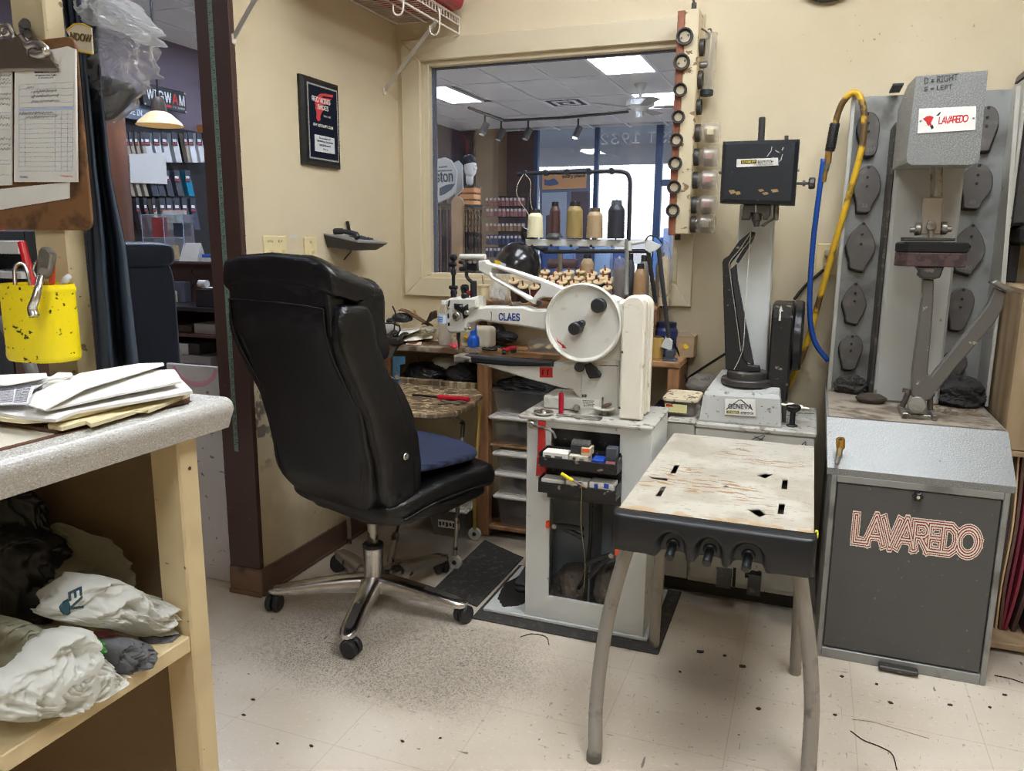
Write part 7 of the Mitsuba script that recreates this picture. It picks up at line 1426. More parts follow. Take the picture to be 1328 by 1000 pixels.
for r_, z_ in ((26, 0), (19, 2), (12, 3), (6, 3)): hb.append(tube([ox(112 + r_ * math.cos(t) * 1.25, 889 - z_ + r_ * 0.62 * math.sin(t) - 0.18 * r_ * math.cos(t), -0.853 + 0.003 * math.sin(3 * t)) for t in np.arange(26) * 2 * math.pi / 26], 0.0042, 8, True))
part(kb, 'handle_loop', cat(*hb), 'm_bagwhite', True, 'rolled white handle loops')
ke = bag([(48, 795), (62, 772), (92, 748), (130, 746), (160, 762), (196, 770), (206, 760), (220, 764), (230, 790), (230, 815), (205, 824), (165, 822), (128, 812), (80, 806)], -0.96, 0.06, 'm_bagwhite', 'white carrier bag lettered EV lying above the grey bag', 0.034, 26, 2)
part(ke, 'print', (lambda a, b: text('EV', 0.019, a, A(0, 0, -1), A(0, 1, 0), 0.001, True))(ox(88, 766, -0.888), 0), col(34, 62, 76, 0.6), False, 'dark teal lettering')
part(ke, 'print_patch', inflate([(76, 787), (88, 776), (91, 796), (82, 797)], tx(-0.895), 0.002, 0.001, 20, 4, 2, 4, True, (-1, 0, 0)), col(34, 74, 86, 0.6), True)
bag([(130, 838), (145, 826), (165, 826), (180, 836), (178, 856), (165, 872), (150, 882), (134, 872)], -0.905, 0.04, 'm_baggrey', 'grey plastic bag bundle at the shelf edge', 0.024, 34, 3)
bag([(186, 836), (192, 824), (208, 822), (219, 832), (214, 842), (198, 845)], -0.92, 0.03, 'm_baggrey', 'small grey bag bundle beside the counter leg', 0.018, 40, 4)
bag([(40, 760), (48, 735), (90, 715), (120, 680), (140, 655), (146, 690), (150, 730), (140, 752), (100, 762), (60, 775)], -1.12, 0.07, 'm_bagolive', 'olive grey crumpled bag behind the white bags', 0.05, 18, 5)
bag([(146, 690), (165, 672), (195, 672), (215, 690), (218, 720), (205, 745), (185, 760), (165, 750), (160, 720)], -1.06, 0.06, 'm_bagolive', 'pale grey crumpled bag at the back right of the shelf', 0.045, 20, 6)
bag([(-30, 700), (20, 680), (60, 690), (78, 720), (60, 745), (40, 770), (20, 810), (-30, 815)], -1.18, 0.08, 'm_bagdark', 'black bag at the back left of the shelf', 0.04, 16, 7)
bag([(-30, 620), (40, 640), (80, 660), (75, 690), (30, 700), (-30, 705)], -1.25, 0.08, 'm_bagdark', 'dark bag high at the back left under the counter', 0.05, 16, 8)
bag([(-30, 812), (10, 800), (45, 810), (95, 815), (90, 835), (30, 850), (-30, 870)], -1.0, 0.05, 'm_bagolive', 'cream bag with blue lettering between the white bags', 0.03, 24, 9)
bag([(104, 832), (120, 825), (129, 838), (128, 852), (112, 845)], -0.92, 0.02, col(70, 140, 60, 0.5), 'green plastic scrap between the white and grey bags', 0.012, 40, 10)
bag([(126, 824), (138, 818), (150, 824), (142, 834), (130, 836)], -0.94, 0.02, col(150, 70, 76, 0.5), 'pinkish red plastic scrap under the lettered bag', 0.012, 40, 11)
# ------------------------------------------------------------------ things on the left wall
UZ, RYv = A(0, 0, 1), A(0, 1, 0)
k = thing('wall_plaque', 'black award plaque with a red wing emblem and silver border on the left wall', 'plaque')
px0_, px1_, pz0_, pz1_ = 2.397, 2.632, 1.502, 1.806
part(k, 'board', hull([(XL + d, y, z) for d, i in ((0.0, 0.0), (0.012, 0.0), (0.02, 0.012)) for y in (px0_ + i, px1_ - i) for z in (pz0_ + i, pz1_ - i)]), col(24, 24, 26, 0.3), False)
def yzr(y0, y1, z0, z1, x, t): return bx(x, x + t, y0, y1, z0, z1, 0)
part(k, 'border', yzr(px0_ + 0.028, px1_ - 0.02, pz0_ + 0.022, pz1_ - 0.022, XL + 0.02, 0.0008), col(196, 196, 192, 0.3, 0.6), False, 'silver border')
part(k, 'panel', yzr(px0_ + 0.034, px1_ - 0.026, pz0_ + 0.028, pz1_ - 0.028, XL + 0.0208, 0.0008), col(18, 24, 36, 0.15), False)
XP = XL + 0.0218
wx = lambda s, h, y, z, w, mat, nm, bold=False: part(k, nm, text(s, h, (XP, y, z), RYv, UZ, 0.0006, bold, w=w), mat, False)
def wpoly(pts, t=0.0006, x=XP): return yz([(px0_ + a, pz0_ + b) for a, b in pts], x, x + t, 0)
red_ = col(196, 60, 62, 0.5)
part(k, 'wing', cat(*[wpoly(p) for p in ([(.075, .195), (.07, .215), (.078, .235), (.1, .252), (.13, .258), (.19, .262), (.18, .252), (.12, .248)], [(.082, .222), (.1, .24), (.175, .246), (.165, .238), (.105, .232)], [(.085, .21), (.105, .226), (.16, .232), (.15, .222), (.11, .216)], [(.07, .2), (.09, .21), (.115, .214), (.125, .2), (.11, .19), (.1, .175), (.1, .16), (.085, .155), (.075, .165), (.078, .185)])]), red_, False, 'red wing emblem')
wht = col(214, 212, 206, 0.5)
wx('RED WING', 0.017, px0_ + 0.05, pz0_ + 0.222, 0.115, wht, 'emblem_lettering', True)
wx('SHOES', 0.016, px0_ + 0.083, pz0_ + 0.199, 0.07, wht, 'emblem_lettering', True)
wx('Since 1905', 0.006, px0_ + 0.12, pz0_ + 0.176, 0.045, wht, 'emblem_lettering')
wx('KEY ACCOUNT CLUB', 0.009, px0_ + 0.054, pz0_ + 0.138, 0.125, wht, 'title_lettering', True)
part(k, 'silver_plate', yzr(px0_ + 0.06, px1_ - 0.05, pz0_ + 0.05, pz0_ + 0.108, XP - 0.0002, 0.001), col(200, 202, 206, 0.35), False, 'silver engraved plate')
XP += 0.0012
for s, z_, w in (('In recognition of', .096, .07), ('Outstanding Achievement', .085, .1), ('MODERN SHOE', .071, .07), ('2011', .058, .03)): wx(s, 0.006, px0_ + 0.06 + (0.125 - w) / 2, pz0_ + z_, w, col(60, 64, 74, 0.5), 'plate_lettering')
def switch(y0, y1, z1, lab, n, hand):
    kk = thing('switch_plate', lab, 'switch plate')
    part(kk, 'plate', bx(XL, XL + 0.006, y0, y1, z1 - 0.115, z1, 0.003), col(222, 206, 160, 0.4), False)
    for i in range(n):
        yc = y0 + (y1 - y0) * (i + 0.5) / n
        part(kk, 'toggle', hull([(XL + 0.006, yc + a, z1 - 0.058 + b) for a in (-.005, .005) for b in (-.011, .011)] + [(XL + 0.018, yc + a, z1 - 0.048) for a in (-.004, .004)]), col(226, 212, 170, 0.4), False)
    if hand: part(kk, 'handwriting', cat(*[tube([(XL + 0.0066, y0 + (y1 - y0) * u, z1 - 0.014 - 0.006 * v) for u, v in s], 0.0007, 4) for s in hand]), col(70, 64, 54, 0.7))
switch(2.168, 2.292, 1.250, 'double cream switch plate with pencil marks above the office chair', 2, [[(.15, 0), (.18, 1.5), (.22, 0)], [(.25, 1.4), (.28, 0), (.31, 1.4)], [(.34, .2), (.36, 1.4), (.4, .2)], [(.62, 0), (.62, 1.4)], [(.68, 0), (.63, .7), (.69, 1.4)], [(.75, 0), (.78, 1.2)]])
switch(2.394, 2.472, 1.246, 'single cream switch plate left of the phone', 1, [[(.4, 0), (.55, 1.4)], [(.55, 0), (.4, 1.4)]])
single('tape_scrap', bx(XL, XL + 0.0006, 2.32, 2.36, 1.243, 1.258, 0), col(206, 200, 186, 0.6), 'torn white tape scrap on the wall between the switch plates', 'tape')
k = thing('desk_phone', 'black grey corded desk phone with a stub antenna on a wall bracket', 'phone')
WX = XL
fp = lambda u, v, d: ox(u, v, XL + d)
bot = [fp(428, 318, 0.005), fp(424, 327, 0.10), fp(480, 329, 0.16), fp(478, 322, 0.02)]
z_ = 1.21
base = [(XL + 0.003, 2.54, z_), (XL + 0.12, 2.54, z_ - 0.012), (XL + 0.12, 2.70, z_ - 0.012), (XL + 0.003, 2.70, z_)]
topf = [(XL + 0.003, 2.52, z_ + 0.045), (XL + 0.15, 2.52, z_ + 0.018), (XL + 0.15, 2.735, z_ + 0.012), (XL + 0.003, 2.735, z_ + 0.04)]
part(k, 'body', hull(base + topf), col(46, 46, 50, 0.4), False)
part(k, 'deck', hull([(x, y, z + dz) for (x, y, z) in topf for dz in (0, 0.005)]), col(120, 120, 122, 0.4), False, 'grey keypad deck')
part(k, 'keys', cat(*[bx(XL + 0.05 + 0.016 * i, XL + 0.06 + 0.016 * i, 2.62 + 0.022 * j, 2.634 + 0.022 * j, z_ + 0.030 - 0.002 * i, z_ + 0.044 - 0.003 * i, 0.001) for i in range(4) for j in range(4)]), col(60, 60, 64, 0.5), False, kind='stuff')
part(k, 'handset', stroke([(XL + 0.135, 2.545, z_ + 0.034), (XL + 0.12, 2.548, z_ + 0.05), (XL + 0.07, 2.55, z_ + 0.058), (XL + 0.03, 2.552, z_ + 0.058)], [0.011] * 6 + [0.009] * 7 + [0.012] * 6, 10), col(34, 36, 44, 0.35), True, 'dark handset')
part(k, 'antenna', tube([(XL + 0.012, 2.685, z_ + 0.045), (XL + 0.01, 2.672, z_ + 0.098)], 0.0065, 10), col(26, 26, 27, 0.5), True)
part(k, 'cord', stroke([(XL + 0.01, 2.69, z_ - 0.002), (XL + 0.01, 2.69, z_ - 0.02), (XL + 0.006, 2.67, z_ - 0.035), (XL + 0.004, 2.65, z_ - 0.05)], 0.0022, 6), 'm_cord')
# wire shelf on brackets
k = thing('wire_shelf', 'white wire shelf with hooks high in the corner', 'shelf')
ws = col(216, 210, 200, 0.4)
yA, yB_, zt = 1.95, 3.098, 2.134
xf = XL + 0.30
for nm, x, z in (('front_rail', xf, zt), ('front_rail', xf, zt - 0.064), ('back_rail', XL + 0.012, zt)): part(k, nm, cyl((x, yA, z), (x, yB_, z), 0.0042, n=10), ws)
part(k, 'mid_rail', cyl((XL + 0.15, yA, zt - 0.006), (XL + 0.15, yB_, zt - 0.006), 0.0032, n=8), ws)
wire_p = mikit.ply(cat(cyl((XL + 0.006, 0, zt + 0.004), (xf, 0, zt + 0.004), 0.0022, n=6), cyl((xf + 0.002, 0, zt + 0.005), (xf + 0.002, 0, zt - 0.03), 0.0022, n=6)), ws, 30)
for y in np.arange(yA + 0.01, yB_, 0.0254):
    kw = nkey(k + '__wire'); scene[kw] = {**wire_p, 'to_world': T().translate([0, float(y), 0])}
part(k, 'front_rail', cyl((xf + 0.002, yA, zt - 0.03), (xf + 0.002, yB_, zt - 0.03), 0.0026, n=8), ws)
for y in (yB_, yA): part(k, 'end_post', cat(cyl((xf, y, zt - 0.066), (xf, y, zt + 0.004), 0.0042, n=8), cyl((XL + 0.006, y, zt), (xf, y, zt), 0.003, n=8)), ws)
def hook(u, v):
    o = ox(u, v, xf); y = o[1]; o[2] = zt - 0.064
    part(k, 'hook', stroke([(xf, y, zt), (xf + 0.012, y - 0.004, zt - 0.03), (xf + 0.012, y - 0.004, zt - 0.08), (xf + 0.004, y - 0.002, zt - 0.105), (xf - 0.014, y, zt - 0.112), (xf - 0.03, y, zt - 0.10), (xf - 0.032, y, zt - 0.075)], 0.0036, 8), ws, True)
hook(520, 5); hook(567, 32)
for yb in (2.078, 2.995):
    b0, b1 = A(XL + 0.003, yb, 1.852), A(xf - 0.005, yb - 0.09 if yb > 2.5 else yb - 0.09, zt - 0.055)
    d_ = (b1 - b0) / np.linalg.norm(b1 - b0); sd_ = np.cross(d_, A(0, 1, 0)); sd_ /= np.linalg.norm(sd_)
    part(k, 'bracket', put(box((0, 0, 0.5 * np.linalg.norm(b1 - b0)), (0.004, 0.017, np.linalg.norm(b1 - b0)), 0.001), b0, *frame(d_, A(0, 1, 0))), col(186, 180, 170, 0.4), False, 'flat steel brace')
    part(k, 'bracket_foot', bx(XL, XL + 0.006, yb - 0.009, yb + 0.009, 1.832, 1.862, 0.002), ws, False)
single('red_case', rbox((XL + 0.2, 2.66, 2.275), (0.30, 0.80, 0.265), 0.035, 8), col(150, 24, 44, 0.35), 'red plastic case lying on the wire shelf', 'case', smooth=40)
# measuring tape stuck to the trim
k = thing('measuring_tape', 'pale green measuring tape fixed down the brown trim', 'measuring tape')
ty = 2.0612
tz0, tz1 = oy(309, 586, ty)[2], 2.75
xa, xb = -1.806, -1.788
part(k, 'strip', bx(xa, xb, ty - 0.0007, ty, tz0, tz1, 0), col(112, 132, 122, 0.5), False)
part(k, 'ticks', cat(*[bx(xa, xa + (0.010 if i % 4 == 0 else 0.005), ty - 0.0010, ty - 0.0007, tz0 + 0.00635 * i, tz0 + 0.00635 * i + 0.001, 0) for i in range(int((tz1 - tz0) / 0.00635))]), col(40, 46, 44, 0.6), False, kind='stuff')
part(k, 'numerals', cat(*[text(str(60 - i), 0.0085, (xb - 0.002, ty - 0.0007, tz0 + 0.0254 * i + 0.004), A(0, 0, 1), A(-1, 0, 0), 0.0004) for i in range(1, 58)]), col(34, 38, 38, 0.6), False)
# ------------------------------------------------------------------ things on the back wall
k = thing('jar_board', 'long painted timber with jar lids screwed to it, hanging by the window', 'jar rack')
jx0, jx1, jy0, jy1, jz0, jz1 = -0.517, -0.441, 2.978, 3.108, 1.268, 2.052
part(k, 'board', bx(jx0 + 0.026, jx1, jy0, jy1, jz0, jz1, 0.003), 'm_chippaint', False, 'cream chipped board')
part(k, 'wood_strip', bx(jx0, jx0 + 0.0255, jy0 + 0.001, jy1, jz0 - 0.004, jz1 - 0.002, 0.002), 'm_jarwood', False, 'reddish brown bare strip')
part(k, 'hanger', cat(cyl((-0.47, 3.04, jz1), (-0.47, 3.04, jz1 + 0.035), 0.009, n=10), stroke([(-0.47, 3.04, jz1 + 0.03), (-0.475, 3.05, jz1 + 0.06), (-0.46, 3.06, jz1 + 0.07)], 0.004)), 'm_darksteel')
part(k, 'hanger_foot', cyl((-0.49, 3.04, jz0 - 0.022), (-0.49, 3.04, jz0), 0.011, n=12), 'm_darksteel')
part(k, 'side_clip', stroke([(-0.441, 3.05, 2.0), (-0.425, 3.05, 1.99), (-0.41, 3.05, 1.97), (-0.425, 3.05, 1.962)], 0.003), 'm_darksteel')
for n, (u, v, r) in enumerate(((888.5, 48, 9.6), (884.5, 81, 9.4), (882.5, 117, 7.8), (880, 152, 7.6), (877.5, 182, 7.8), (876, 212, 8.2), (874.5, 243, 8.0), (873, 273, 8.0))):
    o = oy(u, v, jy0); rr = r * 0.0031
    kk = part(k, 'lid', put(lathe([(0, 0.003), (rr * 0.8, 0.003), (rr * 0.84, 0.016), (rr, 0.016), (rr, 0.0), (0, 0.0)], 28), o - A(0, 0, 0), A(1, 0, 0), A(0, 0, 1), A(0, -1, 0)), 'm_darksteel', 30, 'steel jar lid')
    part(kk, 'liner', put(lathe([(0, 0.0035), (rr * 0.62, 0.0035), (rr * 0.62, 0.0045), (0, 0.0045)], 24), o, A(1, 0, 0), A(0, 0, 1), A(0, -1, 0)), col(176, 164, 138, 0.6), 30)
    if n < 2:
        for s in (-1, 1): part(kk, 'screw', cyl(o + A(s * rr * 0.4, -0.0045, 0.004 * s), o + A(s * rr * 0.4, -0.0065, 0.004 * s), 0.0042, n=10), col(84, 84, 84, 0.5))
yj = 3.035
def side(v): return oy(907 - (v - 20) * 0.043, v, yj)[2]
for n, (v, r) in enumerate(((62, 0.03), (104, 0.032), (139, 0.028))):
    o = A(jx1, yj, side(v)); rr = r
    kk = part(k, 'lid', put(lathe([(0, 0.003), (rr * 0.8, 0.003), (rr * 0.84, 0.016), (rr, 0.016), (rr, 0.0), (0, 0.0)], 28), o, A(0, 1, 0), A(0, 0, 1), A(1, 0, 0)), 'm_darksteel', 30, 'steel jar lid')
    part(kk, 'liner', put(lathe([(0, 0.0035), (rr * 0.62, 0.0035), (rr * 0.62, 0.0045), (0, 0.0045)], 24), o, A(0, 1, 0), A(0, 0, 1), A(1, 0, 0)), col(150, 142, 124, 0.6), 30)
part(k, 'side_knob', cyl((jx1, yj + 0.01, side(84)), (jx1 + 0.03, yj + 0.01, side(84)), 0.012, n=14, bev=0.003), 'm_steel')
for n, (v, tx_) in enumerate(((173, (206, 192, 160)), (204, (168, 136, 128)), (234, (172, 126, 120)), (266, (168, 132, 126)), (291, (160, 150, 136)))):
    o = A(jx1, yj - 0.005, side(v)); fr_ = (A(0, 1, 0), A(0, 0, 1), A(1, 0, 0))
    kk = thing('glass_jar', '%s glass jar screwed sideways under the jar board' % ('topmost, cream filled', 'second from the top, dusty', 'middle, red lettered', 'fourth from the top, red lettered', 'lowest, dust filled')[n], 'jar', 'glass jars on the jar board')
    part(kk, 'lid', put(lathe([(0, 0), (0.031, 0), (0.031, 0.018), (0.029, 0.018), (0, 0.016)], 26), o, *fr_), 'm_darksteel', 30)
    part(kk, 'glass', put(lathe([(0.026, 0.0185), (0.026, 0.026), (0.0345, 0.034), (0.0355, 0.04), (0.0355, 0.082), (0.033, 0.088), (0.024, 0.088), (0.02, 0.0855), (0, 0.0855)], 28), o, *fr_), 'm_jarglass', 40)
    part(kk, 'contents', put(lathe([(0, 0.03), (0.03, 0.038), (0.031, 0.07), (0, 0.074)], 20), o + A(0, 0, -0.003), *fr_), col(*((166, 150, 124), (150, 140, 126), (156, 142, 130), (150, 136, 124), (142, 132, 120))[n], 0.8), 40)
    part(kk, 'label', put(lathe([(0.0358, 0.046), (0.0358, 0.07)], 28), o, *fr_) if False else mesh([(o[0] + 0.046, o[1] - 0.036 * math.cos(t), o[2] + 0.036 * math.sin(t)) for t in np.linspace(-.3, .3, 7)] + [(o[0] + 0.07, o[1] - 0.036 * math.cos(t), o[2] + 0.036 * math.sin(t)) for t in np.linspace(-.3, .3, 7)], [f for i in range(6) for f in ((i, i + 7, i + 8), (i, i + 8, i + 1))]), col(*tx_, 0.7), True)
k = thing('clear_tube', 'clear plastic tube hanging at the right of the jar board', 'tube')
part(k, 'sleeve', cyl((-0.405, 3.06, 1.985), (-0.412, 3.06, 1.78), 0.022, n=18), 'm_tote'); part(k, 'cap', cyl((-0.412, 3.06, 1.768), (-0.412, 3.06, 1.79), 0.024, n=18, bev=0.003), col(40, 50, 56, 0.4)); part(k, 'hook', stroke([(-0.405, 3.06, 1.985), (-0.41, 3.065, 2.0), (-0.42, 3.06, 1.998)], 0.0025), 'm_darksteel')
k = thing('wall_outlet', 'cream outlet plate with plugs behind the hoses', 'outlet')
part(k, 'plate', bx(0.010, 0.086, YB - 0.006, YB, 1.122, 1.238, 0.003), col(206, 188, 144, 0.45), False)
for z in (1.155, 1.205): part(k, 'socket', xz(rrect(0.05, z, 0.034, 0.028, 0.01), YB - 0.008, YB - 0.0055, 0.001), col(196, 180, 140, 0.5), False)
part(k, 'plug', rbox((0.052, YB - 0.024, 1.203), (0.03, 0.034, 0.026), 0.006, 4), col(150, 138, 120, 0.5)); part(k, 'plug', rbox((0.05, YB - 0.022, 1.155), (0.028, 0.03, 0.026), 0.006, 4), col(150, 138, 120, 0.5))
k = thing('wall_clock', 'round black wall clock cut off by the top of the photo', 'clock')
o = oy(1074, 4, 3.11)
part(k, 'rim', put(lathe([(0, 0), (0.13, 0), (0.135, 0.01), (0.135, 0.025), (0.12, 0.03), (0.115, 0.02), (0, 0.02)], 48), (o[0], YB, o[2] + 0.135), A(1, 0, 0), A(0, 0, 1), A(0, -1, 0)), col(34, 32, 32, 0.4))
part(k, 'face', put(lathe([(0, 0.0205), (0.114, 0.0205), (0.114, 0.021), (0, 0.021)], 40), (o[0], YB, o[2] + 0.135), A(1, 0, 0), A(0, 0, 1), A(0, -1, 0)), col(226, 222, 210, 0.5))
part(k, 'hands', cat(bx(o[0] - 0.003, o[0] + 0.003, YB - 0.024, YB - 0.022, o[2] + 0.13, o[2] + 0.2, 0), bx(o[0], o[0] + 0.08, YB - 0.024, YB - 0.022, o[2] + 0.132, o[2] + 0.138, 0)), col(30, 30, 30, 0.5), False)
k = thing('air_hose', 'yellow air hose looped over the press panel edge and joined to a blue hose', 'hose')
H3 = lambda u, v, y: oy(u, v, y)
yp = smooth_path([H3(1082, 168, 2.95), H3(1086, 150, 2.95), H3(1093, 133, 2.945), H3(1104, 121, 2.94), H3(1113, 122, 2.935), H3(1119, 136, 2.93), H3(1121, 160, 2.925), H3(1118, 190, 2.92), H3(1108, 230, 2.92), H3(1095, 275, 2.925), H3(1083, 315, 2.94), H3(1070, 362, 2.96), H3(1058, 405, 2.985), H3(1048, 440, 3.0), H3(1034, 478, 3.03), H3(1020, 505, 3.05)], 6)
part(k, 'yellow_hose', tube(yp, 0.0105, 12), bs('m_hose', pr(proc(worn((206, 164, 40), (96, 72, 40), 8, 0.5, 0.62)), 0.4)), True, 'yellow hose')
bp_ = smooth_path([H3(1068, 206, 2.96), H3(1063, 245, 2.965), H3(1056, 300, 2.975), H3(1052, 345, 2.98), H3(1050, 390, 2.98), H3(1052, 425, 2.98), H3(1059, 448, 2.98), H3(1074, 468, 2.985)], 6)
part(k, 'blue_hose', tube(bp_, 0.0092, 12), col(26, 72, 150, 0.4), True, 'blue hose')
part(k, 'sleeve', tube([H3(1083, 160, 2.95), H3(1080, 176, 2.95), H3(1076, 196, 2.952)], 0.0155, 14), col(30, 30, 32, 0.5), True, 'black ribbed rubber sleeve')
part(k, 'sleeve_rib', cat(*[cyl(H3(1082.5 - 0.33 * j * 1.9, 162 + 3.5 * j, 2.95), H3(1082 - 0.33 * j * 1.9, 164 + 3.5 * j, 2.95), 0.0165, n=14) for j in range(9)]), col(26, 26, 28, 0.5))
part(k, 'brass_fitting', cat(cyl(H3(1075, 196, 2.953), H3(1073.5, 212, 2.955), 0.0115, n=6), cyl(H3(1070.5, 221, 2.957), H3(1068, 236, 2.96), 0.0085, n=6)), col(176, 140, 80, 0.3, 0.85))
part(k, 'coupler', cyl(H3(1073, 212, 2.956), H3(1071, 222, 2.957), 0.0095, n=14), 'm_steel')
# ------------------------------------------------------------------ the shop beyond: front windows and street
FY = 13.0
fx = lambda px: oy(px, 250, FY)[0]
xw0, xm1, xm2 = fx(697), fx(772.5), fx(853)
S('wall_front', cat(bx(XS, xw0 - 0.06, FY, FY + 0.1, 0, ZS, 0), bx(xw0 - 0.06, 3.0, FY, FY + 0.1, 0, 0.45, 0)), 'm_plum', False)
blu = col(44, 74, 116, 0.4)  # blue light fringe round the bright panes, put into the frame colour
k = thing('window_2', 'shop front glazing onto the street, blue light fringe painted into its frame', kind='structure')
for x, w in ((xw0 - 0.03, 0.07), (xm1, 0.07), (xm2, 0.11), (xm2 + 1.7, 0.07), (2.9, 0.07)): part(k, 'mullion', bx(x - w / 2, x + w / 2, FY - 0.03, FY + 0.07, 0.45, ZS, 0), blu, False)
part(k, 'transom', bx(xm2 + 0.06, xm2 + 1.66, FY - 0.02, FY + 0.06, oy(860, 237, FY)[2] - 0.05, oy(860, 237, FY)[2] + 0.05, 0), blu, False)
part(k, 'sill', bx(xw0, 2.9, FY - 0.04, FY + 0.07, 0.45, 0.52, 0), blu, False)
for a, b in ((xw0, xm1 - 0.035), (xm1 + 0.035, xm2 - 0.055), (xm2 + 0.055, xm2 + 1.66), (xm2 + 1.74, 2.86)): part(k, 'pane', mesh([(a, FY + 0.02, 0.5), (b, FY + 0.02, 0.5), (b, FY + 0.02, ZS), (a, FY + 0.02, ZS)], [(0, 1, 2), (0, 2, 3)]), 'm_pane', False)
a, b = oy(879, 184, FY + 0.03), oy(779, 187.5, FY + 0.03)
part(k, 'lettering', text('EST 1932', 0.17, a, b - a, UZ, 0.004, w=np.linalg.norm(b - a)), col(225, 230, 236, 0.5), False, 'white window lettering EST 1932 seen mirrored')
S('canopy', bx(xw0 - 2, 3.2, 14.2, 18.0, oy(720, 191, 14.2)[2], oy(720, 191, 14.2)[2] + 0.9, 0), col(84, 92, 104, 0.7), False, 'street canopy over the shop front')
S('pavement', bx(-16, 8, 13.3, 40, -0.12, -0.02, 0), col(200, 200, 200, 0.8), False, 'street pavement')
S('pillar', bx(oy(617, 250, 12.6)[0], oy(646, 250, 12.6)[0], 12.6, 13.0, 0, ZS, 0), 'm_tanpillar', False)
def front(nm, pts, y, d, mat, lab, catg, sm=False): return single(nm, tr(pts, y, d, 0), mat, lab, catg, smooth=sm)
kk = thing('framed_picture', 'tall dark framed picture on the far shop wall behind the mannequin head', 'picture')
part(kk, 'frame', tr([(590, 164), (618, 170), (618, 268), (590, 268)], FY - 0.06, 0.06, 0), 'm_darkbrown', False)
part(kk, 'print', tr([(595, 172), (613, 176), (613, 205), (595, 205)], FY - 0.07, 0.01, 0), col(96, 78, 82, 0.6), False)
# ceiling fan, track lights, vent
k = thing('ceiling_fan', 'pale ceiling fan seen through the interior window', 'ceiling fan')
fc = oz(831, 109, ZS); fz = lambda v: oy(829, v, fc[1])[2]
wf = col(196, 196, 190, 0.5)
part(k, 'mount', put(lathe([(0, 0), (0.035, 0), (0.08, 0.09), (0, 0.09)], 24), fc - A(0, 0, 0.09), *e), wf); part(k, 'rod', cyl(fc - A(0, 0, 0.25), fc - A(0, 0, 0.08), 0.016, n=10), wf)
part(k, 'motor', put(lathe([(0, -0.05), (0.1, -0.05), (0.165, -0.025), (0.17, 0.03), (0.12, 0.06), (0, 0.07)], 32), (fc[0], fc[1], fz(135)), *e), wf, 30)
part(k, 'light_kit', put(lathe([(0, -0.16), (0.05, -0.155), (0.05, -0.09), (0.1, -0.05), (0, -0.05)], 24), (fc[0], fc[1], fz(135)), *e), wf, 30)
for j in range(5): part(k, 'blade', put(hull([(0.16, -.05, 0), (0.16, .05, 0), (0.62, -.08, .02), (0.66, 0, .01), (0.62, .08, 0), (0.16, 0, .012)]), (fc[0], fc[1], fz(140)), A(math.cos(j * 1.257 + 0.15), math.sin(j * 1.257 + 0.15), 0), A(-math.sin(j * 1.257 + 0.15), math.cos(j * 1.257 + 0.15), 0), UZ), col(140, 132, 126, 0.5), False)
trk = col(74, 74, 78, 0.4)
k = thing('track_light', 'ceiling track with spot lamps beyond the interior window', 'track light')
p0, p1, p2, p3 = (oz(u, v, ZS - 0.02) for u, v in ((608, 140), (653, 156.5), (729, 153), (815, 145)))
part(k, 'rail', cat(*[cyl(a, b, 0.02, n=6) for a, b in ((p0, p1), (p1, p2), (p2, p3))]), trk)
for (u, v, d) in ((629, 149, 12), (650, 157, 12), (685, 156, 13), (750, 154, 14)):
    o = oz(u, v, ZS - 0.03); h = part(k, 'spot', cat(cyl(o, o - A(0, 0, 0.1), 0.016, n=8), cyl(o - A(-0.03, 0.0, 0.12), o - A(0.03, 0.05, 0.28), 0.05, n=16)), trk)
    part(h, 'bulb', cyl(o - A(0.03, 0.05, 0.282), o - A(0.032, 0.052, 0.29), 0.042, n=14), col(240, 236, 220, 0.4))
emit(h + '__bulb', (8, 8, 7))
k = thing('ceiling_vent', 'square louvred ceiling vent between the troffers', 'vent')
vx, vy = -3.26, 10.49
for j, s in enumerate((0.29, 0.23, 0.17, 0.11, 0.05)):
    m = xy(rrect(vx, vy, 2 * s, 2 * s, 0.004, 2), ZS - 0.012 - 0.001 * j, ZS - 0.006 - 0.001 * j, 0); part(k, 'louvre', m, col(216, 218, 222, 0.5) if j % 2 == 0 else col(30, 32, 36, 0.6), False)
# poster stand and display stock in the front window
k = thing('window_poster', 'window poster with a running shoe on an orange band lettered every place', 'poster')
py_ = 12.6
part(k, 'sheet', tr([(699, 222), (765, 218), (765, 335), (700, 335)], py_, 0.02, 0), col(94, 106, 128, 0.6), False); part(k, 'band', tr([(703, 226), (761, 223), (760, 244), (703, 246)], py_ - 0.012, 0.01, 0), col(196, 144, 100, 0.6), False)
part(k, 'shoe', tr([(706, 240), (706, 233), (712, 234), (718, 231), (724, 236), (724, 239), (714, 241)], py_ - 0.018, 0.005, 0), col(58, 82, 124, 0.5), False, 'blue running shoe print')
def wtx(s, h, p, q, y, mat, kk, nm, **kw): a, b = oy(*p, y), oy(*q, y); return part(kk, nm, text(s, h, a, b - a, UZ, 0.004, w=np.linalg.norm(b - a), **kw), mat, False)
wtx('every place', 0.055, (729, 231), (759, 229.5), py_ - 0.016, col(70, 56, 52, 0.6), k, 'lettering', bold=True)
part(k, 'picture', cat(tr([(703, 250), (735, 249), (735, 330), (703, 330)], py_ - 0.012, 0.01, 0)), col(150, 160, 176, 0.6), False); part(k, 'picture_dark', cat(tr([(741, 249), (763, 248), (763, 330), (741, 330)], py_ - 0.012, 0.01, 0), tr([(708, 280), (722, 275), (726, 320), (708, 325)], py_ - 0.016, 0.004, 0)), col(74, 62, 72, 0.6), False)
part(k, 'stand', bx(oy(730, 300, py_)[0] - 0.3, oy(730, 300, py_)[0] + 0.3, py_ + 0.02, py_ + 0.2, 0, 0.3, 0.01), blu, False)
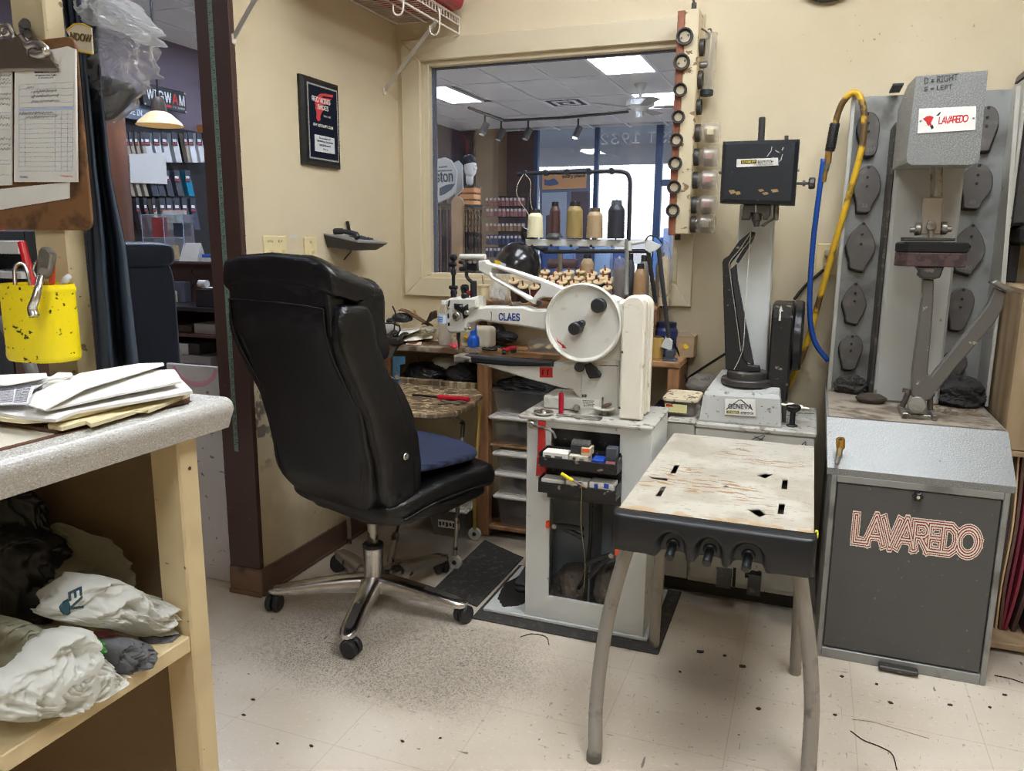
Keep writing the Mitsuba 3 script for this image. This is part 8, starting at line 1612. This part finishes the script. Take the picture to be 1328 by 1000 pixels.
for n, (u0, u1, v0, v1, c, y) in enumerate(((702, 722, 318, 350, (60, 84, 130), 11.8), (724, 744, 310, 350, (110, 140, 190), 11.9), (746, 766, 322, 350, (70, 70, 90), 11.7), (770, 792, 312, 350, (150, 180, 214), 11.9), (794, 812, 326, 350, (52, 80, 140), 11.8), (846, 858, 308, 352, (90, 130, 190), 11.8), (858, 870, 296, 352, (150, 170, 206), 11.9), (680, 700, 330, 352, (60, 76, 110), 11.7))):
    a, b = oy(u0, v1, y), oy(u1, v0, y); single('display_box', bx(a[0], b[0], y, y + 0.3, 0.45, b[2], 0.01), col(*c, 0.5), '%s carton on the front window display behind the spools' % ('dark blue', 'light blue', 'charcoal', 'pale blue', 'royal blue', 'sky blue', 'grey blue', 'slate blue')[n], 'box', smooth=False)
single('display_plinth', bx(oy(675, 340, 11.7)[0], oy(880, 340, 11.7)[0], 11.65, 12.25, 0, 0.449, 0.01), 'm_darkbrown', 'long low display plinth under the front window cartons', 'plinth', smooth=False)
# Boston sign, belt rack, mannequin head
k = thing('shop_sign', 'pale scalloped sign lettered Boston at the left of the interior window', 'sign')
by_ = 7.2
part(k, 'board', tr([(540, 262), (540, 206), (555, 208), (562, 212), (568, 206), (577, 204), (585, 208), (588, 214), (592, 222), (590, 250), (580, 258), (565, 264)], by_, 0.03, 0.004), col(196, 194, 190, 0.5), 30)
part(k, 'second_board', tr([(586, 212), (594, 208), (599, 214), (600, 245), (590, 256), (588, 222)], by_ + 0.25, 0.03, 0.004), col(186, 184, 180, 0.5), 30)
wtx('Boston', 0.10, (551, 237), (587.5, 235), by_ - 0.002, col(66, 80, 96, 0.5), k, 'lettering', bold=True)
part(k, 'emblem', tr([(570, 244), (578, 240), (590, 238), (585, 246), (576, 252), (570, 254)], by_ - 0.004, 0.004, 0), col(80, 90, 104, 0.5), False); part(k, 'small_print', cat(tr([(569, 216), (580, 215), (580, 217), (569, 218)], by_ - 0.003, 0.003, 0), tr([(566, 221), (586, 220), (586, 222), (566, 223)], by_ - 0.003, 0.003, 0)), col(120, 124, 130, 0.5), False)
part(k, 'post', bx(oy(575, 250, by_)[0] - 0.02, oy(575, 250, by_)[0] + 0.02, by_ + 0.035, by_ + 0.07, 0, oy(575, 250, by_)[2], 0), 'm_darkbrown', False)
k = thing('belt_rack', 'wooden upright of a belt rack seen through the interior window', 'rack')
ry_ = 6.9
part(k, 'upright', tr([(586, 420), (585, 262), (588, 256), (592, 254), (597, 256), (600, 262), (601, 420)], ry_, 0.05, 0.004), bs('m_palewood', pr((176, 144, 112), 0.5)), 30)
part(k, 'crossbar', tr([(560, 263), (626, 266), (626, 269), (560, 266)], ry_ + 0.06, 0.03, 0), col(60, 56, 56, 0.5), False); part(k, 'base', bx(oy(570, 300, ry_)[0], oy(618, 300, ry_)[0], ry_ - 0.1, ry_ + 0.35, 0, 0.08), 'm_darkbrown', False)
for n, u in enumerate((565, 569.5, 574, 578, 582, 603, 607, 611, 615, 619, 623)):
    a, b = oy(u - 1.7, 268, ry_ + 0.1), oy(u + 1.7, 372, ry_ + 0.1)
    kk = thing('leather_belt', 'dark leather belt on the rack, %s %s of its wooden upright' % ((ords[4 - n], 'left') if n < 5 else (ords[n - 5], 'right')), 'belt', 'belts hanging on the rack')
    part(kk, 'strap', bx(a[0], b[0], a[1], a[1] + 0.006, b[2], a[2], 0.001), col(*((46, 42, 44), (70, 52, 46), (36, 36, 40))[n % 3], 0.5), False); part(kk, 'buckle', bx(a[0] - 0.004, b[0] + 0.004, a[1] - 0.006, a[1], a[2] - 0.03, a[2] + 0.02, 0.002), col(130, 128, 124, 0.4, 0.7), False)
k = thing('mannequin_head', 'white mannequin head wearing a dark knit cap', 'mannequin head'); o = oy(610, 217, 8.6)
part(k, 'head', mv(cat(sup(0.07, 0.085, 0.12, 0.9, 0.9, 14), mv(sup(0.025, 0.03, 0.03, 1, 1, 8), 0.068, -0.02, -0.01), mv(sup(0.045, 0.05, 0.08, 0.7, 0.9, 10), -0.01, 0, -0.13)), *o), col(218, 214, 208, 0.5), 40); part(k, 'cap', mv(sup(0.08, 0.095, 0.075, 0.9, 0.9, 14), o[0] - 0.012, o[1] + 0.005, o[2] + 0.07), col(34, 38, 48, 0.8), 40)
zb = o[2] - 0.215
k = thing('slat_stand', 'orange wooden slatted stand under the mannequin head', 'stand')
for j in range(7): part(k, 'slat', bx(o[0] - 0.1, o[0] + 0.09, o[1] - 0.1, o[1] + 0.1, zb - 0.02 - 0.075 * j - 0.055, zb - 0.02 - 0.075 * j, 0.004), col(206, 140, 84, 0.5), False)
part(k, 'top', bx(o[0] - 0.11, o[0] + 0.1, o[1] - 0.11, o[1] + 0.11, zb - 0.018, zb - 0.001, 0.003), col(60, 56, 54, 0.5), False); part(k, 'post', bx(o[0] - 0.02, o[0] + 0.02, o[1] - 0.02, o[1] + 0.02, 0, zb - 0.545, 0), 'm_darkbrown', False)
# rows of small packs on the dark partition
LYp = 12.6; n = 0
k0 = None
for rw, (v, col_) in enumerate(((262, (150, 96, 96)), (276, (160, 110, 110)), (295, (156, 120, 96)), (311, (60, 70, 104)), (327, (50, 60, 90)))):
    for c_ in range(10):
        u = 632 + c_ * 5.2 + (rw % 2); o = oy(u, v, LYp)
        kk = thing('lace_pack', 'small %s pack, %s from the left in the %s row of the dark peg board' % (('maroon', 'pink', 'tan', 'blue', 'navy')[rw], ords[c_], ('top', 'second', 'middle', 'fourth', 'lowest')[rw]), 'pack', 'packs hanging on the dark peg board')
        part(kk, 'pack', box(o, (0.06, 0.03, 0.13 if rw < 3 else 0.17), 0.005), col(*[x + 14 * ((c_ * 7 + rw) % 3 - 1) for x in col_], 0.6), False)
        part(kk, 'card', box(o + A(0, -0.017, 0.045), (0.046, 0.003, 0.045), 0), col(206, 196, 190, 0.6), False)
part(thing('peg_rail_board', 'dark slotted board behind the small hanging packs', 'board'), 'panel', bx(oy(629, 250, LYp)[0], oy(684, 250, LYp)[0], LYp + 0.03, LYp + 0.06, 0.7, oy(640, 254, LYp)[2], 0), col(50, 40, 46, 0.6), False)
# ------------------------------------------------------------------ through the opening at the left
k = thing('wall_sign', 'black WIGWAM sign with white letters and a red A on the purple wall', 'sign')
sx = -5.72; yA_, yB2, zA_, zB2 = 5.62, 6.14, 2.39, 2.585
part(k, 'board', bx(sx, sx + 0.02, yA_, yB2, zA_, zB2, 0.006), col(34, 36, 40, 0.4), False)
for c_, y, w in (('W', 5.66, .085), ('I', 5.752, .02), ('G', 5.785, .075), ('W', 5.868, .085), ('A', 5.957, .08), ('M', 6.043, .075)): part(k, 'letter', text(c_, 0.09, (sx + 0.02, y, 2.455), RYv, UZ, 0.003, True, w=w), RD if c_ == 'A' else col(222, 224, 226, 0.5), False)
part(k, 'tagline', text('SOCK COMPANY', 0.022, (sx + 0.02, 5.96, 2.415), RYv, UZ, 0.002, w=0.16), col(206, 208, 212, 0.5), False); part(k, 'red_line', bx(sx + 0.02, sx + 0.022, 5.8, 5.95, 2.415, 2.437, 0), RD, False)
for y in (5.635, 6.125):
    for z in (2.405, 2.57): part(k, 'screw', cyl((sx + 0.02, y, z), (sx + 0.025, y, z), 0.009, n=8), col(200, 200, 200, 0.4))
k = thing('wall_sign', 'grey blue sign reading MADE IN below the black sign', 'sign')
part(k, 'board', bx(sx - 0.05, sx - 0.03, 5.3, 5.95, 2.26, 2.40, 0.003), col(98, 108, 124, 0.5), False); part(k, 'lettering', text('MADE IN', 0.05, (sx - 0.03, 5.40, 2.30), RYv, UZ, 0.003, True, w=0.24), col(216, 218, 222, 0.5), False)
rack_ = thing('slat_wall', 'black display wall with pegs behind the hanging socks', 'display wall'); part(rack_, 'panel', bx(XS + 0.001, XS + 0.03, 5.2, 6.55, 0.002, 2.26, 0), col(30, 26, 28, 0.7), False)
single('orange_ledge', cat(bx(XS + 0.001, XS + 0.25, 6.42, 6.9, 2.26, 2.33, 0)), col(170, 110, 58, 0.5), 'orange wooden ledge right of the top sock row', 'ledge', smooth=False)
rows = [(173, 210, [(163, 0), (169, 0), (176, 0), (184, 1), (190, 2), (202, 2), (213, 3), (226, 3), (240, 0), (247, 2), (258, 2)]), (222, 254, [(166, 0), (175, 0), (184, 0), (196, 4), (205, 4), (216, 4), (229, 5), (243, 6)]), (258, 298, [(178, 7), (188, 7), (199, 1), (210, 8), (219, 8), (229, 9), (239, 10), (250, 10)])]
scn = [((150, 140, 126), 'beige'), ((166, 158, 146), 'tan'), ((206, 208, 210), 'pale grey'), ((190, 192, 194), 'light grey'), ((66, 70, 78), 'charcoal'), ((74, 76, 84), 'dark grey'), ((24, 120, 150), 'teal'), ((70, 62, 66), 'brown'), ((104, 112, 104), 'sage green'), ((118, 132, 130), 'grey green'), ((70, 74, 90), 'slate')]
for rw, (v0, v1, its) in enumerate(rows):
    for n, (u, ci) in enumerate(its):
        t, b = ox(u, v0, XS + 0.16), ox(u + 4, v1, XS + 0.16); c, cn = scn[ci]; h = t[2] - b[2]
        kk = thing('sock_pack', '%s sock pack, %s from the left in the %s row of the rack' % (cn, ords[n], ('top', 'middle', 'bottom')[rw]), 'sock pack', 'sock packs on the rack')
        yw = 0.02 if ci in (0, 1, 7) else 0.038
        part(kk, 'sock', hull([(XS + 0.10 + dx, t[1] + dy, z) for dx in (0, 0.05) for dy, z in ((-yw, t[2]), (yw, t[2]))] + [(XS + 0.10 + dx, t[1] + 0.05 + dy, b[2]) for dx in (0.0, 0.05) for dy in (-yw, yw)]), col(*c, 0.9), False)
        part(rack_, 'peg', bx(XS + 0.03, XS + 0.155, t[1] - 0.005, t[1] + 0.005, t[2] - 0.003, t[2] + 0.004, 0), 'm_steel', False)
        part(kk, 'header', bx(XS + 0.151, XS + 0.160, t[1] - yw * 0.9, t[1] + yw * 0.9, t[2] - h * 0.42, t[2] + 0.01, 0), col(52, 54, 64, 0.5), False)
        part(kk, 'print', cat(bx(XS + 0.16, XS + 0.162, t[1] - yw * 0.7, t[1] + yw * 0.5, t[2] - h * 0.30, t[2] - h * 0.20, 0)), col(206, 206, 210, 0.5), False); part(kk, 'band', bx(XS + 0.16, XS + 0.162, t[1] - yw * 0.8, t[1] + yw * 0.8, t[2] - h * 0.38, t[2] - h * 0.34, 0), RD, False)
pxn = XS + 0.164
single('hanging_sheet', yz([(ox(u, v, pxn)[1], ox(u, v, pxn)[2]) for u, v in ((167, 200), (214, 198), (217, 239), (169, 237))], pxn, pxn + 0.003, 0), col(196, 194, 190, 0.6), 'blank white sheet hanging in front of the socks', 'sheet', smooth=False)
k = thing('pendant_lamp', 'cream bowl pendant lamp with a warm inside hanging on a long black cord', 'lamp')
o = EYE + ray(207.5, 163) * 4.6; R = 59 / 2 / F * 4.6
part(k, 'shade', put(lathe([(R * 0.24, R * 0.62), (R * 0.5, R * 0.5), (R * 0.84, R * 0.2), (R, 0), (R * 0.97, 0), (R * 0.8, R * 0.17), (R * 0.46, R * 0.46), (R * 0.2, R * 0.55)], 36), o, *e), col(206, 184, 140, 0.5), 40); part(k, 'cap', put(lathe([(0, R * 1.2), (R * 0.2, R * 1.18), (R * 0.3, R * 0.95), (R * 0.33, R * 0.58), (0, R * 0.58)], 24), o, *e), col(74, 62, 56, 0.4), 30)
q = part(k, 'bulb', mv(sup(R * 0.2, R * 0.2, R * 0.16, 1, 1, 10), o[0], o[1], o[2] + R * 0.34), col(255, 220, 160, 0.5), 40); emit(q, (30, 20, 9))
part(k, 'cord', cyl(o + A(0, 0, R * 1.19), A(o[0], o[1], ZS), 0.006, n=8), 'm_cord'); part(k, 'ceiling_rose', cyl(A(o[0], o[1], ZS - 0.03), A(o[0], o[1], ZS), 0.07, n=24, bev=0.008), col(40, 36, 36, 0.5))
single('brown_pillar', cyl(A(-3.98, 3.55, 0), A(-3.98, 3.55, 2.1), 0.16, n=28), col(112, 76, 60, 0.5), 'round brown pillar behind the hanging garment', 'pillar')
# sales desk with hutch
DY = 4.2; d0, d1 = -4.75, oy(284, 398, DY)[0] + 0.35
k = thing('sales_desk', 'dark brown sales desk with a raised ledge and open shelves', 'desk'); db = col(78, 54, 46, 0.5)
zt_, zl, s1, s2 = oy(240, 398, DY)[2], 1.062, oy(250, 434, DY)[2], oy(250, 488, DY)[2]
part(k, 'worktop', bx(d0, d1, DY, DY + 0.55, zt_ - 0.03, zt_), col(40, 38, 42, 0.3), False, 'black worktop'); part(k, 'hutch', bx(d0, d1, DY + 0.36, DY + 0.4, zt_, zl - 0.02, 0), db, False); part(k, 'ledge', bx(d0, d1, DY + 0.28, DY + 0.6, zl - 0.02, zl), db, False)
for z in (s1, s2, 0.05): part(k, 'shelf', bx(d0, d1, DY + 0.01, DY + 0.5, z - 0.02, z), db, False)
part(k, 'back', bx(d0, d1, DY + 0.5, DY + 0.52, 0.0, zt_ - 0.03, 0), db, False)
for x in (d0, -4.35, d1 - 0.02): part(k, 'divider', bx(x, x + 0.02, DY + 0.005, DY + 0.5, 0.0, zt_ - 0.03, 0), db, False)
def onb(nm, u0, u1, v0, v1, y, z, d, mat, lab, catg, extra=()):
    a, b = oy(u0, v1, y), oy(u1, v0, y); kk = thing(nm, lab, catg); part(kk, 'body', bx(a[0], b[0], y, y + d, z + 0.0005, max(b[2], z + 0.02), 0.003), mat, False)
    for (p, q_, r, s, m, nm2) in extra: part(kk, nm2, bx(a[0] + (b[0] - a[0]) * p, a[0] + (b[0] - a[0]) * q_, y - 0.002, y - 0.0003, z + (b[2] - z) * r, z + (b[2] - z) * s, 0), m, False)
    return kk
onb('small_carton', 252, 279, 421, 431, DY + 0.06, s1, 0.2, col(176, 172, 166, 0.6), 'white carton on the upper shelf of the sales desk', 'box')
onb('flat_parcel', 222, 248, 424, 432, DY + 0.1, s1, 0.2, col(84, 66, 56, 0.7), 'flat brown parcel on the upper shelf of the sales desk', 'parcel')
kk = onb('shoe_box', 220, 272, 463, 486, DY + 0.05, s2, 0.28, col(150, 146, 140, 0.6), 'printed white box on the lower shelf of the sales desk', 'box', ((0.02, 0.3, 0.1, 0.9, col(206, 202, 196, 0.6), 'panel'), (0.05, 0.12, 0.2, 0.6, col(190, 110, 90, 0.6), 'print'), (0.34, 0.9, 0.3, 0.6, col(110, 106, 104, 0.6), 'stripe')))
kt = oy(240, 463, DY + 0.05)[2]
onb('small_carton', 231, 258, 446, 462, DY + 0.08, kt + 0.001, 0.16, col(60, 56, 58, 0.6), 'dark carton with a white end on top of the printed box', 'box', ((0.02, 0.5, 0.05, 0.95, col(202, 200, 196, 0.6), 'white_end'),))
kk = onb('receipt_printer', 254, 281, 376, 396, DY + 0.04, zt_, 0.16, col(30, 30, 34, 0.4), 'black receipt printer with a paper roll on the sales desk', 'printer')
o = oy(264, 368, DY + 0.1); part(kk, 'paper_roll', cyl(o + A(-0.035, 0, 0), o + A(0.03, 0, 0), 0.026, n=20), col(226, 224, 220, 0.7)); part(kk, 'paper', hull([o + A(0.0, -0.02, -0.026), o + A(0.1, -0.02, -0.026), o + A(0.0, 0.06, -0.024), o + A(0.1, 0.06, -0.024), o + A(0, -0.02, -0.03), o + A(0.1, 0.06, -0.03)]), col(226, 224, 220, 0.7), False)
kk = thing('calculator', 'silver desk calculator with a tilted screen on the sales desk', 'calculator'); a = oz(214, 389, zt_ + 0.001); b = oz(252, 390, zt_ + 0.001)
part(kk, 'base', bx(a[0], b[0], DY + 0.03, DY + 0.19, zt_ + 0.0005, zt_ + 0.03, 0.005), col(170, 178, 184, 0.4), False); part(kk, 'screen', hull([(a[0] + 0.06, DY + 0.19, zt_ + 0.02), (b[0], DY + 0.19, zt_ + 0.02), (a[0] + 0.07, DY + 0.26, zt_ + 0.085), (b[0], DY + 0.26, zt_ + 0.085), (a[0] + 0.06, DY + 0.2, zt_ + 0.001), (b[0], DY + 0.26, zt_ + 0.001)]), col(196, 186, 160, 0.4), False)
part(kk, 'display', hull([(a[0] + 0.075, DY + 0.196, zt_ + 0.03), (b[0] - 0.03, DY + 0.196, zt_ + 0.03), (a[0] + 0.08, DY + 0.245, zt_ + 0.078), (b[0] - 0.03, DY + 0.245, zt_ + 0.078), (b[0] - 0.03, DY + 0.25, zt_ + 0.06)]), col(60, 62, 66, 0.3), False); part(kk, 'keys', cat(*[bx(a[0] + 0.015 + 0.016 * i, a[0] + 0.026 + 0.016 * i, DY + 0.05 + 0.03 * j, DY + 0.07 + 0.03 * j, zt_ + 0.03, zt_ + 0.036, 0) for i in range(8) for j in range(4)]), col(50, 52, 58, 0.5), False, kind='stuff')
onb('card_terminal', 214, 238, 366, 378, DY + 0.27, zt_, 0.07, col(78, 80, 90, 0.4), 'grey machine behind the calculator', 'machine')
# ledge: acrylic stand, tent calendar, blue parcel
kk = thing('acrylic_stand', 'clear acrylic display stand holding cards on the desk ledge', 'display stand'); y = DY + 0.34; a, b = oy(187, 333, y), oy(237, 278, y); zh = b[2]; xm = (a[0] + b[0]) / 2 + 0.01
part(kk, 'sheets', cat(bx(a[0], b[0], y + 0.1, y + 0.103, zl, zh, 0), bx(a[0], a[0] + 0.003, y, y + 0.1, zl, zh, 0), bx(b[0] - 0.003, b[0], y, y + 0.1, zl, zh, 0), bx(xm, xm + 0.003, y, y + 0.1, zl, zh, 0)), 'm_acrylic', False)
part(kk, 'edges', cat(*[bx(x, x + 0.005, y - 0.003, y, zl, zh, 0) for x in (a[0], xm, b[0] - 0.005)], *[bx(a[0], b[0], y - 0.003, y, z - 0.004, z, 0) for z in (zl + 0.006, (zl + zh) / 2, zh)]), col(176, 190, 214, 0.3), False); part(kk, 'top_card', bx(xm - 0.02, b[0] - 0.01, y + 0.02, y + 0.05, zh, zh + 0.03, 0), col(206, 204, 198, 0.6), False)
part(kk, 'cards', cat(bx(a[0] + 0.02, xm - 0.05, y + 0.08, y + 0.09, (zl + zh) / 2, zh - 0.02, 0)), col(150, 60, 60, 0.6), False); part(kk, 'yellow_card', bx(xm + 0.03, xm + 0.085, y + 0.04, y + 0.05, zl + 0.01, zl + 0.11, 0), col(206, 184, 140, 0.6), False); part(kk, 'dark_card', bx(xm + 0.01, b[0] - 0.02, y + 0.085, y + 0.095, (zl + zh) / 2 + 0.01, zh - 0.06, 0), col(52, 56, 74, 0.6), False)
kk = thing('tent_calendar', 'white tent calendar standing on the desk ledge', 'calendar'); y = DY + 0.30; a, b = oy(232, 337, y), oy(254, 315, y)
part(kk, 'tent', hull([(a[0], y, zl), (b[0], y, zl), (a[0], y + 0.1, zl), (b[0], y + 0.1, zl), (a[0] + 0.01, y + 0.05, b[2]), (b[0], y + 0.05, b[2])]), col(206, 202, 194, 0.6), False); part(kk, 'print', cat(*[tube([(a[0] + 0.025 + 0.02 * i, y + 0.014 + 0.008 * j, zl + 0.03 + 0.018 * j), (a[0] + 0.035 + 0.02 * i, y + 0.014 + 0.008 * j, zl + 0.03 + 0.018 * j)], 0.003, 4) for i in range(4) for j in range(2)]), col(120, 118, 118, 0.6), False)
onb('blue_parcel', 262, 279, 330, 339, DY + 0.31, zl, 0.12, col(50, 84, 160, 0.5), 'blue topped parcel at the right end of the desk ledge', 'parcel', ((0, 1, 0, 0.55, col(190, 188, 182, 0.6), 'white_side'),))
single('desk_cable', stroke([oy(255, 345, DY + 0.27), oy(248, 352, DY + 0.26), oy(256, 362, DY + 0.3), oy(250, 372, DY + 0.3)], 0.004, 6), 'm_cord', 'black cable hanging from the ledge over the desk', 'cable')
# navy office chair in the shop
k = thing('office_chair', 'navy high backed office chair standing at the sales desk', 'office chair'); o = EYE + ray(166, 400) * 3.5; o[2] = 0
nb = lambda m, *d: mv(rot(m, 52), o[0] + d[0], o[1] + d[1], d[2])
part(k, 'back', nb(sup(0.20, 0.06, 0.33, 0.3, 0.3, 18), 0, 0, 0.82), 'm_navyleather', True); part(k, 'headrest', nb(sup(0.205, 0.085, 0.06, 0.5, 0.3, 18), 0, 0, 1.16), 'm_navyleather', True); part(k, 'seat', nb(sup(0.25, 0.25, 0.06, 0.5, 0.3, 18), -0.15, 0.14, 0.47), 'm_navyleather', True)
c_ = o + A(-0.14, 0.13, 0); part(k, 'column', cyl(c_ + A(0, 0, 0.08), c_ + A(0, 0, 0.43), 0.025, n=14), 'm_darksteel')
for j in range(5): part(k, 'base_arm', tube([c_ + A(0, 0, 0.09), c_ + A(0.3 * math.cos(j * 1.257), 0.3 * math.sin(j * 1.257), 0.05)], [0.025, 0.018], 8), 'm_blackworn'); part(k, 'caster', mv(sup(0.025, 0.025, 0.025, 1, 1, 8), *(c_ + A(0.3 * math.cos(j * 1.257), 0.3 * math.sin(j * 1.257), 0.0255))), 'm_blackworn')
# white board beside the trim with a pink ring
k = thing('white_board', 'white painted board with a pink ring standing left of the brown trim', 'board')
a, b = oy(253, 552, 2.12), oy(301, 755, 2.12); part(k, 'board', bx(-2.13, -1.862, 2.11, 2.128, 0.002, 0.80, 0.002), bs('m_whiteboard', pr(proc(worn((196, 192, 190), (130, 126, 124), 30, 0.7, 0.75)), 0.5)), False)
rc_ = [(-2.0 + 0.10 * math.cos(t), 0.80 + 0.075 * math.sin(t)) for t in np.linspace(math.pi * 1.03, math.pi * 1.97, 24)]; ri_ = [(-2.0 + 0.085 * math.cos(t), 0.80 + 0.058 * math.sin(t)) for t in np.linspace(math.pi * 1.97, math.pi * 1.03, 24)]
part(k, 'pink_ring', xz(rc_ + ri_, 2.1085, 2.1098, 0), col(206, 150, 168, 0.6), False, 'pink painted ring')
# desk corner behind the post
k = thing('side_desk', 'brown desk edge with black letter trays at the far left', 'desk'); o = EYE + ray(15, 400) * 2.6
part(k, 'top', bx(o[0] - 0.7, o[0] - 0.02, o[1], o[1] + 0.5, o[2] - 0.03, o[2]), db, False); part(k, 'panel', bx(o[0] - 0.06, o[0] - 0.04, o[1] + 0.02, o[1] + 0.48, 0, o[2] - 0.03, 0), db, False); part(k, 'panel', bx(o[0] - 0.7, o[0] - 0.68, o[1] + 0.02, o[1] + 0.48, 0, o[2] - 0.03, 0), db, False)
zc_ = o[2]
for j in range(3):
    kk = thing('letter_tray', ('lowest', 'middle', 'top')[j] + ' black letter tray in the stack behind the yellow tin', 'tray'); z = zc_ + 0.001 + 0.085 * j
    part(kk, 'tray', cat(bx(o[0] - 0.36, o[0] - 0.03, o[1] + 0.1, o[1] + 0.4, z, z + 0.006, 0), bx(o[0] - 0.36, o[0] - 0.352, o[1] + 0.1, o[1] + 0.4, z, z + 0.083, 0), bx(o[0] - 0.038, o[0] - 0.03, o[1] + 0.1, o[1] + 0.4, z, z + 0.083, 0)), col(30, 32, 36, 0.5), False)
    single('paper_stack', bx(o[0] - 0.34, o[0] - 0.045, o[1] + 0.08, o[1] + 0.39, z + 0.0065, z + (0.02, 0.03, 0.05)[j], 0.001), 'm_paper', 'papers in the %s letter tray' % ('lowest', 'middle', 'top')[j], 'paper', smooth=False)
for j, (u, v, lab) in enumerate(((4, 375, 'pink note hanging from the letter trays'), (2, 292, 'pink slip above the letter trays'))):
    p = oy(u, v, o[1] + 0.07); single('pink_note', bx(p[0] - 0.06, p[0] + 0.015, p[1], p[1] + 0.002, p[2] - 0.02, p[2] + 0.02, 0), col(226, 130, 160, 0.7), lab, 'note', smooth=False)
k = thing('desk_chair', 'black desk chair with a grey curved arm behind the yellow tin', 'chair'); o = EYE + ray(30, 455) * 2.3
part(k, 'arm', stroke([o + A(-0.07, 0, 0.10), o + A(-0.05, 0, 0.05), o + A(-0.005, 0, 0.01), o + A(0.03, 0, -0.07), o + A(0.03, 0, -0.16)], 0.018, 10), col(120, 118, 114, 0.4), True); part(k, 'seat', mv(sup(0.24, 0.24, 0.05, 0.5, 0.4, 14), o[0] - 0.2, o[1] + 0.02, 0.5), col(36, 36, 40, 0.7), True); part(k, 'back', mv(sup(0.05, 0.22, 0.24, 0.4, 0.4, 14), o[0] - 0.4, o[1] + 0.02, 0.85), col(36, 36, 40, 0.7), True)
part(k, 'post', cyl((o[0] - 0.2, o[1] + 0.02, 0.0), (o[0] - 0.2, o[1] + 0.02, 0.46), 0.03, n=14), 'm_darksteel'); part(k, 'foot', put(lathe([(0, 0), (0.26, 0), (0.26, 0.03), (0.05, 0.06), (0, 0.06)], 24), (o[0] - 0.2, o[1] + 0.02, 0), *e), 'm_blackworn', 30)
S('wall_shop_brown', bx(-5.84, -5.6, 0.5, 3.1, 0, 2.4, 0), col(120, 92, 84, 0.6), False, 'brown lower wall of the shop')
